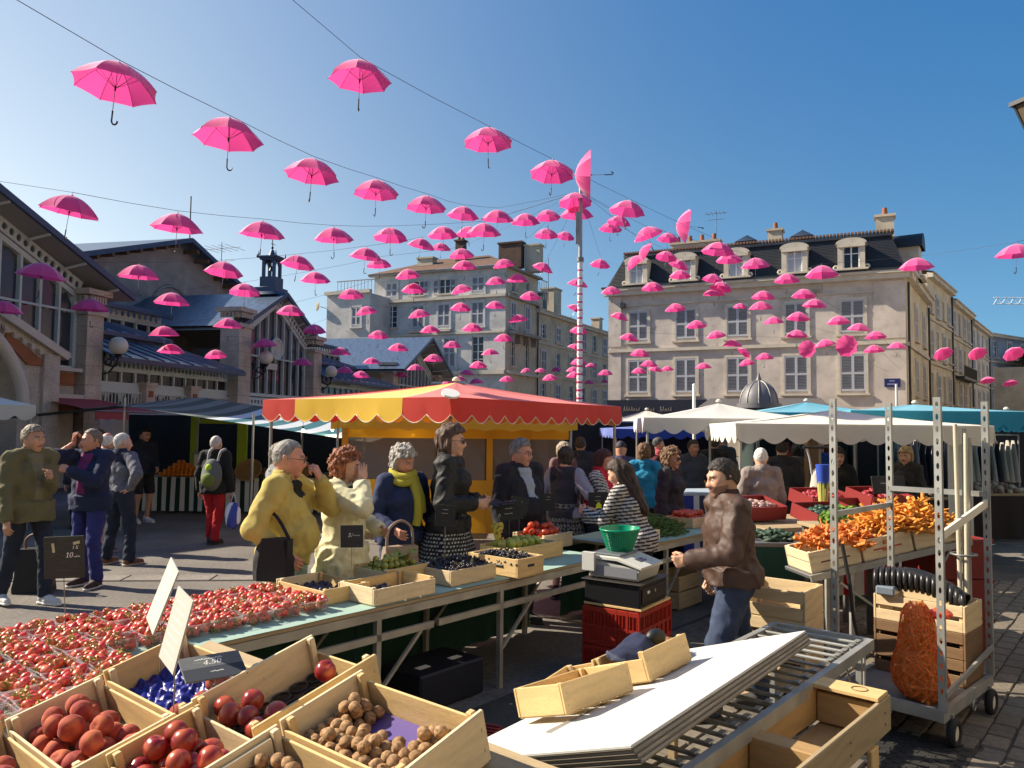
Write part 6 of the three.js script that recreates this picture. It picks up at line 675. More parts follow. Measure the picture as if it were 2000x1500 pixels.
// ---------- beans, tomatoes and greens on the far table ----------
function heap(name, label, cat, geos, m, n, c, rx, rz, hgt, yaw, o = {}) { const ims = geos.map((g, k) => { const cnt = Math.floor(n / geos.length), im = new THREE.InstancedMesh(g, m, cnt), mx = new THREE.Matrix4(), q = new THREE.Quaternion(); for (let i = 0; i < cnt; i++) { const a = rnd() * 6.283, r = Math.sqrt(rnd()), x = Math.cos(a) * r, z = Math.sin(a) * r, top = hgt * Math.pow(1 - r * r, 0.8) * (0.75 + 0.4 * nz(x * 3, z * 3, k)); const p = V(x * rx, top * (0.35 + 0.65 * Math.pow(rnd(), 0.4)), z * rz).applyAxisAngle(V(0, 1, 0), yaw); q.setFromEuler(new THREE.Euler(rr(-0.5, 0.5) - z * 0.5, rr(0, 6.28), rr(-0.5, 0.5))); const s = rr(0.8, 1.15); im.setMatrixAt(i, mx.compose(p.add(V(...c)), q, V(s, s, s))); if (o.tint) im.setColorAt(i, rgb(...o.tint())); } im.castShadow = im.receiveShadow = true; return im; }); ims.forEach((im, k) => { im.name = numbered(name); scene.add(im); tag(im, label, cat, undefined, 'stuff'); if (ims.length > 1) im.userData.group = label; }); return ims; }
const beanG = [0.01, -0.018].map((b) => tube([[-0.075, 0, 0], [-0.03, b * 0.6, 0.006], [0.03, b, 0], [0.075, 0, -0.005]], 0.0042, 7, 5));
heap('green_beans', 'loose heap of green beans', 'beans', beanG, mat(0xffffff, 0.6), 900, at2(6.95, -4.05, HT + 0.005), 0.45, 0.34, 0.2, TH, { tint: () => { const k = rr(0.6, 1.2); return [0.12 * k, 0.19 * k, 0.035 * k]; } });
const k8 = crate('shallow crate holding back the green beans', { W: 0.4, L: 0.3, eh: 0.1, sh: 0.09, m: M.wood[2], pos: at2(6.32, -3.82, HT), group: GC });
const k9 = crate('crate of ripe tomatoes at the end of the bean table', { W: 0.5, L: 0.34, eh: 0.1, sh: 0.1, pos: at2(7.75, -4.0, HT), group: GC });
fill(k9, 'tomato', 'red tomato in the crate beyond the beans', 'tomato', 'tomatoes beyond the beans', tomG, glossM, 0.036, -0.24, 0.24, -0.16, 0.16, 0.04, 2);
// crates and litter below the tables
crate('printed fruit box on the paving under the bean table', { W: 0.5, L: 0.34, eh: 0.16, sh: 0.16, m: M.wood[2], pos: at2(7.35, -3.95, 0.012), group: 'boxes under the tables' }); crate('second box stacked under the bean table', { W: 0.5, L: 0.34, eh: 0.14, sh: 0.14, pos: at2(7.37, -3.96, 0.185), group: 'boxes under the tables' });
{ const o = thing('plastic_crate', 'flat red plastic tray in the dark under the grape table', 'crate', at2(3.1, -3.0, 0.0), TH + 0.3), rm = mat([0.26, 0.02, 0.015], 0.5); part('walls', [bx(0.5, 0.14, 0.012, 0, 0.08, 0.17), bx(0.5, 0.14, 0.012, 0, 0.08, -0.17), bx(0.012, 0.14, 0.33, 0.25, 0.08, 0), bx(0.012, 0.14, 0.33, -0.25, 0.08, 0)], rm, o); part('slats', Array.from({ length: 12 }, (_, i) => bx(0.014, 0.02, 0.34, -0.23 + i * 0.042, 0.145, 0)), rm, o); part('base', bx(0.49, 0.01, 0.33, 0, 0.008, 0), rm, o); }
{ const o = thing('storage_box', 'dark blue storage box with white labels under the table', 'box', at2(3.75, -3.85, 0.0), TH); part('tub', cbx(0.6, 0.24, 0.4, 0.012), mat([0.008, 0.01, 0.02], 0.6), o, [0, 0.125, 0]); for (const x of [-0.15, 0.15]) part('label', bx(0.1, 0.003, 0.05, x, 0.2475, 0.06), M.white, o); }

// ---------- sloping white boards and the empty crates on them ----------
const BT = -0.315, boardP = (s, n) => { const t = n + 1.42; return at2(s, n, 0.8 + t * Math.tan(-BT) * 1.0); };
{
  const o = thing('white_boards', 'stack of white laminated display boards lying on a slope', 'boards', boardP(3.17, -1.85), TH + 0.045); o.rotation.x = BT; const wh = mat([0.66, 0.65, 0.61], 0.42), core = mat([0.42, 0.37, 0.29], 0.8, { map: TG });
  for (let k = 0; k < 4; k++) { const b = part('board', cbx(1.86 - k * 0.004, 0.011, 0.9, 0.0015), k ? core : wh, o, [k * 0.006, -0.0075 - k * 0.0175, k * 0.003]); part('core_edge', cbx(1.858, 0.0045, 0.897, 0.001), mat([0.2, 0.17, 0.13], 0.8), b, [0, -0.0082, 0]); }
  for (const x of [-0.8, 0.8]) part('prop', bx(0.05, 0.5, 0.04, x, -0.33, -0.38, 0, 0.315), M.woodGrey, o);
}
const onBoard = (label, s, n, o) => { const p = boardP(s, n); return crate(label, { W: 0.44, L: 0.3, eh: 0.12, sh: 0.1, m: M.wood[2], one: true, pos: [p[0], p[1] + 0.012, p[2]], rx: BT, group: 'empty crates on the white boards', ...o }); };
const e1 = onBoard('empty yellowish crate at the edge of the white boards by the walnuts', 2.86, -2.02, { yaw: TH - 0.12, sh: 0.12, eh: 0.12 });
const e2 = onBoard('open yellowish crate holding a navy cloth on the white boards', 3.42, -2.0, { yaw: TH + 0.03, eh: 0.13 });
{ const p = put2(e2, [-0.02, 0.13, -0.02]), o = thing('cloth', 'crumpled navy blue cloth draped over the empty crate', 'cloth', p.toArray(), TH + 0.1), f = (x, y, z) => { const r = Math.hypot(x / 0.17, z / 0.12), top = 0.06 * Math.exp(-r * r * 0.8) + 0.035 * Math.sin(x * 26 + z * 12) * Math.exp(-r * r * 0.5) + 0.02 * nz(x * 18, 2, z * 18); return Math.max(Math.abs(y - top * 0.75 + 0.09 * Math.max(0, r - 0.45)) - 0.008, (r - 1.05 + 0.15 * nz(x * 9, 1, z * 9)) * 0.1); }; part('fabric', surfaceNets(f, [-0.24, -0.15, -0.19], [0.24, 0.16, 0.19], 0.007, 0.03), mat([0.012, 0.018, 0.05], 0.95, { bumpMap: TF, bumpScale: 0.003 }), o); part('hem', surfaceNets((x, y, z) => Math.abs(f(x, y, z)) + Math.abs(Math.hypot(x / 0.17, z / 0.12) - 1) * 0.1 - 0.006, [-0.24, -0.15, -0.19], [0.24, 0.16, 0.19], 0.007, 0.03), mat([0.05, 0.06, 0.1], 0.95), o); const q = thing('leather_pouch', 'black and tan leather pouch beside the navy cloth', 'pouch', put2(e2, [0.13, 0.12, 0.02]).toArray(), 0.5); part('pouch', surfaceNets(uni([ell([0, 0.03, 0], [0.06, 0.045, 0.04]), ell([0.02, -0.03, 0.03], [0.07, 0.03, 0.05])], 0.02), [-0.12, -0.1, -0.1], [0.14, 0.12, 0.12], 0.007), M.black, q); part('tan_lining', surfaceNets(ell([-0.02, -0.02, 0.02], [0.09, 0.025, 0.06]), [-0.14, -0.08, -0.08], [0.12, 0.05, 0.1], 0.007), mat([0.5, 0.26, 0.06], 0.7), q); }
{ const o = thing('kraft_paper', 'crumpled brown paper bags behind the empty crates', 'paper', put2(e2, [0.36, 0.05, -0.05]).toArray(), TH + 0.4); part('bag', surfaceNets((x, y, z) => ell([0, 0, 0], [0.16, 0.055, 0.1])(x, y, z) + 0.018 * nz(x * 20, y * 20, z * 20) + 0.012 * Math.abs(nz(x * 45, y * 45, z * 45)), [-0.22, -0.1, -0.16], [0.22, 0.12, 0.16], 0.008, 0.03), mat([0.28, 0.15, 0.07], 0.9), o); const e3 = onBoard('pale empty crate tipped beyond the navy cloth', 3.3, -2.3, { W: 0.36, eh: 0.08, sh: 0.07, yaw: TH + 0.2, one: false }); }
// ---------- galvanised grid table ----------
{
  const h = 0.635, s0 = 2.5, s1 = 4.83, n0 = -1.9, n1 = -1.34, c = sw((s0 + s1) / 2, (n0 + n1) / 2), L = s1 - s0, W = n1 - n0, o = thing('grid_table', 'galvanised steel grid table with open cross bars', 'table', [c[0], 0, c[2]], TH);
  for (const z of [-W / 2, W / 2]) part('long_rail', bx(L, 0.06, 0.035, 0, h - 0.03, z), M.galv, o); for (const x of [-L / 2, L / 2]) part('end_rail', bx(0.035, 0.058, W - 0.035, x, h - 0.03, 0), M.galv, o); part('middle_rail', bx(L - 0.04, 0.012, 0.03, 0, h - 0.034, 0.0), M.galv, o);
  for (let i = 0; i < 19; i++) part('cross_bar', cbx(0.022, 0.014, W - 0.04, 0.003), M.galv, o, [-L / 2 + 0.1 + i * (L - 0.2) / 18, h - 0.012, 0]); for (let i = 0; i < 19; i++) part('saddle', cbx(0.05, 0.006, 0.03, 0.002), M.galv, o, [-L / 2 + 0.1 + i * (L - 0.2) / 18, h + 0.001, W / 2 - 0.045]);
  for (const x of [-L / 2 + 0.3, L / 2 - 0.12]) for (const z of [-W / 2 + 0.03, W / 2 - 0.03]) part('leg', bx(0.045, h - 0.06, 0.03, 0, (h - 0.06) / 2, 0), M.galv, o, [x, 0, z]); part('stretcher', bx(L * 0.86, 0.02, 0.02, 0.1, 0.12, -W / 2 + 0.06), M.galv, o); part('stay', [rod([L / 2 - 0.4, h - 0.07, W / 2 - 0.02], [L / 2 - 0.14, 0.25, W / 2 - 0.02], 0.006), rod([L / 2 - 0.14, h * 0.95, W / 2 + 0.002], [L / 2 - 0.14, 0.16, W / 2 + 0.002], 0.008)], M.galv, o);
}
// ---------- timber trough on feet ----------
{
  const c = sw(3.2, -1.2), o = thing('timber_trough', 'worn timber pallet trough with notched legs in the foreground', 'pallet', [c[0], 0, c[2]], TH - 0.03), L = 1.5;
  part('side_board', cbx(L, 0.16, 0.022, 0.004), M.woodOld, o, [0, 0.53, -0.15]); part('side_board', cbx(L, 0.16, 0.022, 0.004), M.woodGrey, o, [0.02, 0.53, 0.15]); for (const x of [-L / 2 + 0.06, -0.05, L / 2 - 0.06]) part('block', cbx(0.1, 0.14, 0.27, 0.004), M.woodOld, o, [x, 0.52, 0]); part('floor_board', cbx(L, 0.02, 0.27, 0.003), M.woodOld, o, [0, 0.43, 0]); part('end_cap', cbx(0.14, 0.02, 0.31, 0.003), M.wood[2], o, [L / 2 - 0.07, 0.622, 0]);
  part('stamp', mv(new THREE.TorusGeometry(0.035, 0.002, 4, 28).rotateX(Math.PI / 2), L / 2 - 0.07, 0.634, 0.05), M.woodDark, o); part('stamp', mv(new THREE.TorusGeometry(0.035, 0.0018, 4, 28).scale(1.4, 1, 1), -L / 2 + 0.35, 0.545, 0.163), M.woodDark, o);
  for (const x of [-L / 2 + 0.15, L / 2 - 0.18]) { part('leg', cbx(0.1, 0.42, 0.022, 0.004), M.wood[2], o, [x, 0.21, 0.14]); part('leg', cbx(0.1, 0.42, 0.022, 0.004), M.wood[2], o, [x, 0.21, -0.14]); part('foot_rail', cbx(0.12, 0.06, 0.42, 0.004), M.wood[2], o, [x, 0.032, 0.02]); } part('lower_board', cbx(L * 0.9, 0.09, 0.02, 0.003), M.wood[2], o, [-0.05, 0.2, 0.152]); for (let i = 0; i < 8; i++) part('nail', mv(new THREE.CylinderGeometry(0.005, 0.005, 0.004, 8), -L / 2 + 0.05 + (i % 4) * 0.46, 0.5 + (i > 3 ? 0.05 : 0), 0.163, 0, Math.PI / 2), M.steelDark, o);
}
// ---------- roll cage with perforated posts ----------
{
  const s0 = 5.12, n0 = -1.6, n1 = -0.98, L = 0.95, c = sw(s0 + L / 2, (n0 + n1) / 2), W = n1 - n0, o = thing('roll_cage', 'galvanised roll cage with perforated posts and rubber wheels', 'trolley', [c[0], 0, c[2]], TH - 0.1), dz = 0.2;
  part('deck', cbx(L, 0.03, W, 0.004), mat([0.24, 0.22, 0.19], 0.6, { map: TG }), o, [0, dz, 0]); for (const z of [-W / 2, W / 2]) part('deck_rail', bx(L + 0.04, 0.07, 0.03, 0, dz, z), M.galv, o); for (const x of [-L / 2, L / 2]) part('deck_rail', bx(0.03, 0.068, W - 0.03, x, dz, 0), M.galv, o);
  const pg = (() => { const hs = []; for (let y = 0.12; y < 1.78; y += 0.072) { const p = new THREE.Path(); p.absellipse(0, y, 0.0085, 0.019, 0, Math.PI * 2); hs.push(p); } const s = new THREE.Shape([[-0.02, 0], [0.02, 0], [0.02, 1.82], [-0.02, 1.82]].map((q) => new THREE.Vector2(...q))); s.holes = hs; const g = new THREE.ExtrudeGeometry(s, { depth: 0.004, bevelEnabled: false, curveSegments: 5 }); return merge([g, bx(0.003, 1.82, 0.024, -0.02, 0.91, -0.01), bx(0.003, 1.82, 0.024, 0.02, 0.91, -0.01)]); })();
  for (const [x, z, dy] of [[-L / 2, -W / 2, 0], [-L / 2, W / 2, 0], [L / 2, -W / 2, 0], [L / 2, W / 2, 0]]) part('perforated_post', pg, M.galv, o, [x, dz + 0.02, z], [0, -Math.PI / 2, 0]);
  for (const z of [-W / 2, W / 2]) { part('wheel', mv(new THREE.TorusGeometry(0.062, 0.024, 10, 24), -L / 2 + 0.1, 0.087, z + 0.03 * Math.sign(z)), M.rubber, o); part('wheel', mv(new THREE.TorusGeometry(0.062, 0.024, 10, 24), L / 2 - 0.1, 0.087, z + 0.03 * Math.sign(z)), M.rubber, o); for (const x of [-L / 2 + 0.1, L / 2 - 0.1]) { part('hub', mv(new THREE.CylinderGeometry(0.045, 0.045, 0.026, 16).rotateX(Math.PI / 2), x, 0.087, z + 0.03 * Math.sign(z)), M.cream, o); part('fork', bx(0.03, 0.1, 0.05, x, 0.14, z + 0.005 * Math.sign(z)), M.galv, o); } }
  part('perforated_bar', mv(bx(0.028, 0.035, W, 0, 0, 0), L / 2, 1.42, 0), M.galv, o); part('cross_bar', mv(bx(L, 0.035, 0.02, 0, 1.3, -W / 2), 0, 0, 0), M.galv, o); part('cross_bar', beam([-L / 2, 1.22, W / 2], [L / 2, 1.36, W / 2], 0.018, 0.05), M.cream, o); part('guard_bar', beam([-L / 2, 0.32, W / 2 + 0.02], [L / 2, 0.42, W / 2 + 0.02], 0.016, 0.03), M.galv, o); part('hook', mv(new THREE.TorusGeometry(0.03, 0.005, 6, 16), 0.05, 0.14, W / 2 + 0.02), M.steel, o);
  part('deck_handle', mv(new THREE.TorusGeometry(0.035, 0.006, 6, 16, Math.PI).rotateZ(Math.PI).rotateY(Math.PI / 2), -L / 2 - 0.02, dz - 0.03, 0), M.galv, o);
  // bundle of tent poles standing inside the cage
  for (let i = 0; i < 5; i++) { const p = put2(o, [L / 2 - 0.08 - 0.035 * (i % 3), dz + 0.017, W / 2 - 0.09 - 0.04 * Math.floor(i / 3)]); single('tent_pole', rod([0, 0, 0], [rr(-0.03, 0.03), 1.55 + 0.03 * i, rr(-0.02, 0.02)], 0.014, 8), i % 2 ? M.steel : mat([0.5, 0.46, 0.35], 0.5), 'steel tent pole bundled upright in the roll cage', 'pole', p.toArray(), 0, 'tent poles in the roll cage'); }
  { const p = put2(o, [L / 2 - 0.11, 1.02, W / 2 - 0.11]), b = single('pole_strap', mv(new THREE.TorusGeometry(0.075, 0.008, 6, 24).rotateX(Math.PI / 2)), M.steelDark, 'dark clamp ring round the bundled tent poles', 'clamp', p.toArray()); }
  // crates stacked in the cage
  for (const [y, lab] of [[0.216, 'dark slatted crate at the bottom of the roll cage'], [0.386, 'dark slatted crate in the middle of the roll cage stack'], [0.556, 'slotted crate on top of the roll cage stack']]) { const p = put2(o, [0.26, y, -0.0]); crate(lab, { W: 0.36, L: W - 0.06, eh: 0.165, sh: 0.165, slats: 2, slotted: true, m: y > 0.5 ? M.wood[0] : M.woodDark, one: true, pos: p.toArray(), yaw: TH - 0.1, group: 'crates in the roll cage' }); }
  { const p = put2(o, [0.26, 0.74, -0.03]), t = thing('corrugated_hose', 'ribbed black plastic hose coiled on the crates', 'hose', p.toArray(), TH), l = []; for (let i = 0; i < 16; i++) { const a = i / 15, x = -0.1 + 0.05 * Math.sin(a * 3), z = -0.26 + a * 0.52, y = 0.07 + 0.05 * Math.sin(a * 3.14) - 0.07 * a; part('rib', mv(new THREE.TorusGeometry(0.075 - 0.022 * a, 0.016, 8, 22), x, y, z, 0.15), mat([0.018, 0.018, 0.02], 0.35), t); } part('core', tube([[-0.1, 0.07, -0.27], [-0.06, 0.115, -0.05], [-0.06, 0.06, 0.15], [-0.1, 0.0, 0.27]], 0.058, 20, 12), M.black, t); const w = single('plastic_tub', cbx(0.16, 0.06, 0.12, 0.01), pmat([0.25, 0.3, 0.36], 0.3, { transmission: 0.3, thickness: 0 }), 'small clear blue tub beside the ribbed hose', 'tub', put2(o, [0.12, 0.76, -0.2]).toArray(), TH); }
  // net bag of carrots
  { const p = put2(o, [-0.28, dz + 0.016, 0.12]), b = thing('carrot_sack', 'bulging orange net sack of carrots on the cage deck', 'sack', p.toArray(), TH), shape = (x, y, z) => uni([ell([0, 0.15, 0], [0.16, 0.155, 0.15]), ell([0.01, 0.33, 0], [0.125, 0.19, 0.11]), ell([-0.02, 0.06, 0.06], [0.13, 0.06, 0.1]), ell([0.04, 0.5, -0.02], [0.09, 0.06, 0.06])], 0.08)(x, y, z); const cm = mat([0.8, 0.29, 0.05], 0.6), list = [];
    for (let i = 0; i < 4000 && list.length < 620; i++) { const x = rr(-0.17, 0.17), y = rr(0.01, 0.52), z = rr(-0.16, 0.17), d = shape(x, y, z); if (d < -0.012 && d > -0.06) list.push([x, y, z]); }
    const cg = new THREE.CylinderGeometry(0.011, 0.004, 0.15, 7).rotateZ(Math.PI / 2), im = new THREE.InstancedMesh(cg, cm, list.length), mx = new THREE.Matrix4(), q = new THREE.Quaternion(); list.forEach(([x, y, z], i) => { const nrm = V(shape(x + 0.01, y, z) - shape(x - 0.01, y, z), shape(x, y + 0.01, z) - shape(x, y - 0.01, z), shape(x, y, z + 0.01) - shape(x, y, z - 0.01)).normalize(), t = V(rr(-1, 1), rr(-1, 1), rr(-1, 1)).cross(nrm).normalize(); q.setFromRotationMatrix(new THREE.Matrix4().makeBasis(t, nrm, t.clone().cross(nrm))); const s = rr(0.7, 1); im.setMatrixAt(i, mx.compose(V(x, y, z), q, V(s, s, s))); }); im.name = 'carrots'; im.userData.kind = 'stuff'; b.add(im);
    const lines = []; for (let i = 0; i < 56; i++) { const a = i / 56 * 6.283, pts = []; for (let k = 0; k <= 12; k++) { const y = 0.015 + 0.54 * k / 12; let r = 0.02; while (r < 0.26 && shape(Math.cos(a + k * 0.12 * (i % 2 ? 1 : -1)) * r, y, Math.sin(a + k * 0.12 * (i % 2 ? 1 : -1)) * r) < 0.001) r += 0.006; pts.push([Math.cos(a + k * 0.12 * (i % 2 ? 1 : -1)) * r, y, Math.sin(a + k * 0.12 * (i % 2 ? 1 : -1)) * r]); } lines.push(tube(pts, 0.0016, 20, 3)); } part('film', surfaceNets((x, y, z) => Math.max(shape(x, y, z) + 0.006 * nz(x * 25, y * 25, z * 25), -y + 0.002), [-0.25, -0.01, -0.25], [0.25, 0.64, 0.27], 0.014, 0.03), mat([0.95, 0.2, 0.03], 0.3, { transparent: true, opacity: 0.32, side: THREE.DoubleSide }), b); part('net', lines, mat([0.85, 0.12, 0.01], 0.5), b).userData.kind = 'stuff'; part('tie', surfaceNets((x, y, z) => ell([0.1, 0.5, 0.1], [0.09, 0.03, 0.06])(x, y, z) + 0.012 * nz(x * 40, y * 30, z * 40), [-0.05, 0.42, 0], [0.25, 0.58, 0.22], 0.01), pmat([0.9, 0.12, 0.02], 0.4, { transmission: 0.4, thickness: 0 }), b); }
  // strap from the post
  single('cargo_strap', tube([put2(o, [-0.35, 1.1, -W / 2]), put2(o, [-0.36, 0.85, -W / 2 + 0.05]), put2(o, [-0.36, 0.6, -W / 2 + 0.08]), put2(o, [-0.34, 0.42, -W / 2 + 0.13])], 0.013, 24, 6), M.black, 'black webbing strap hanging from the cage post', 'strap');
}
// ---------- crates standing left of the cage ----------
for (const [y, lab] of [[0.012, 'slotted crate at the foot of the stack by the grid table'], [0.205, 'second slotted crate of the stack by the grid table'], [0.398, 'third slotted crate of the stack by the grid table'], [0.591, 'open slotted crate on top of the stack by the grid table']]) crate(lab, { W: 0.38, L: 0.46, eh: 0.185, sh: 0.185, slats: 2, slotted: true, m: M.wood[0], one: true, pos: at2(5.28 + rr(-0.01, 0.01), -2.05, y), yaw: TH + 0.03, group: 'stacked slotted crates' });
crate('spare wooden crate lying under the red crates table', { W: 0.5, L: 0.34, eh: 0.16, sh: 0.16, slats: 2, slotted: true, m: M.woodOld, one: true, pos: at2(6.9, -2.6, 0.012) }); crate('spare crate stacked in the shade behind the seller', { W: 0.5, L: 0.34, eh: 0.16, sh: 0.16, slats: 2, slotted: true, m: M.woodOld, one: true, pos: at2(6.88, -2.62, 0.185) });
// ---------- second row: steel table with greens, sloped shelf with carrots ----------
{
  const o = thing('steel_table', 'grey steel table carrying herbs and wax beans', 'table', [2.75, 0, -7.1], 0.05); part('top', cbx(1.55, 0.04, 0.7, 0.004), M.steelDark, o, [0, 0.84, 0]); part('rail', bx(1.5, 0.05, 0.03, 0, 0.76, 0.33), M.steelDark, o); for (const x of [-0.6, 0.45]) for (const z of [-0.3, 0.3]) part('leg', bx(0.04, 0.82, 0.04, x, 0.41, z), M.steelDark, o); for (const x of [-0.55]) part('brace', [beam([x, 0.75, 0.33], [x + 0.5, 0.5, 0.33], 0.02, 0.02)], M.steelDark, o);
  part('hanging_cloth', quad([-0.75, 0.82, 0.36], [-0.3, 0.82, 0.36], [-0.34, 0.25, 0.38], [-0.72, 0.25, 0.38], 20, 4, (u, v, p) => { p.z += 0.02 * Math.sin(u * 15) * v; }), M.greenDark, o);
  heap('wax_beans', 'heap of pale yellow wax beans on the steel table', 'beans', beanG, mat(0xffffff, 0.55), 380, [3.0, 0.865, -7.0], 0.3, 0.24, 0.13, 0, { tint: () => { const k = rr(0.7, 1.15); return [0.52 * k, 0.47 * k, 0.16 * k]; } });
  heap('herbs', 'dark green courgettes and herbs on the steel table', 'vegetables', [new THREE.IcosahedronGeometry(0.03, 1).scale(1.8, 0.7, 0.8)], mat(0xffffff, 0.6), 90, [2.3, 0.865, -7.0], 0.3, 0.22, 0.07, 0, { tint: () => { const k = rr(0.5, 1.3); return [0.02 * k, 0.05 * k, 0.025 * k]; } });
  const st = thing('striped_cloth', 'red and white striped cloth hanging below the steel table', 'cloth', [3.3, 0.28, -7.4], 0.05); for (let i = 0; i < 9; i++) part('stripe', quad([-0.45 + i * 0.1, 0.5, 0], [-0.35 + i * 0.1, 0.5, 0], [-0.35 + i * 0.1, 0, 0.02 * (i % 2)], [-0.45 + i * 0.1, 0, 0.02 * ((i + 1) % 2)]), mat(i % 2 ? [0.55, 0.02, 0.03] : [0.7, 0.68, 0.66], 0.85, { side: THREE.DoubleSide }), st);
  // red crates behind
  const rm = mat([0.22, 0.02, 0.02], 0.5); [[2.55, 0.93, -8.3, 0.5, 'red plastic crate with onions nearest the beige jacket'], [3.25, 0.9, -8.0, 0.5, 'red plastic crate holding dark leaves'], [3.55, 0.98, -8.9, 0.5, 'red plastic crate with red peppers in front of the stallholder'], [4.2, 1.0, -8.9, 0.5, 'red plastic crate at the end with a slate']].forEach(([x, y, z, w, lab], k) => { const c = thing('plastic_crate', lab, 'crate', [x, y, z], 0.35); c.rotation.x = 0.22; part('walls', [bx(0.6, 0.14, 0.015, 0, 0.07, 0.2), bx(0.6, 0.14, 0.015, 0, 0.07, -0.2), bx(0.015, 0.14, 0.385, 0.3, 0.07, 0), bx(0.015, 0.14, 0.385, -0.3, 0.07, 0)], rm, c); part('base', bx(0.59, 0.01, 0.39, 0, 0.005, 0), rm, c); heap(['onions', 'salad_leaves', 'red_peppers', 'radishes'][k], ['small white and red onions in a red crate', 'dark green leaves in a red crate', 'red peppers in a red crate', 'bundled radishes in a red crate'][k], ['onions', 'leaves', 'peppers', 'radishes'][k], [new THREE.IcosahedronGeometry(0.03, 1).scale(1.2, 0.8, 1)], mat(0xffffff, 0.5), 90, [x, y + 0.08, z], 0.27, 0.17, 0.09, 0.35, { tint: () => { const q = rr(0.6, 1.2); return k === 1 ? [0.015 * q, 0.05 * q, 0.03 * q] : k === 0 ? [0.4 * q, 0.25 * q, 0.22 * q] : [0.35 * q, 0.02 * q, 0.03 * q]; } }); });
  const tb = thing('stall_table', 'trestle under the red plastic crates', 'table', [3.4, 0, -8.5], 0.35); part('top', cbx(2.3, 0.04, 1.0, 0.004), M.woodGrey, tb, [0, 0.84, 0]); part('skirt', quad([-1.15, 0.82, 0.5], [1.15, 0.82, 0.5], [1.15, 0.1, 0.5], [-1.15, 0.1, 0.5], 40, 2, (u, v, p) => { p.z += 0.02 * Math.sin(u * 60) * v; }), M.greenDark, tb); for (const x of [-1, 1]) for (const z of [-0.4, 0.4]) part('leg', bx(0.04, 0.82, 0.04, x, 0.41, z), M.steelDark, tb);
  const sl = thing('price_tag', 'wide dark slate propped on the last red crate', 'price tag', [4.25, 1.12, -8.75], 0.2); part('slate', cbx(0.42, 0.2, 0.008, 0.002), mat([0.035, 0.04, 0.035], 0.8), sl, [0, 0.1, 0], [-0.2, 0, 0]); part('chalk_writing', new THREE.PlaneGeometry(0.4, 0.18), mat(0xffffff, 0.85, { map: chalk(256, 118, (g) => { scrib(g, 60, 50, 6, 18); scrib(g, 120, 96, 5, 18); }) }), sl, [0, 0.1005, 0.0055], [-0.2, 0, 0]);
}
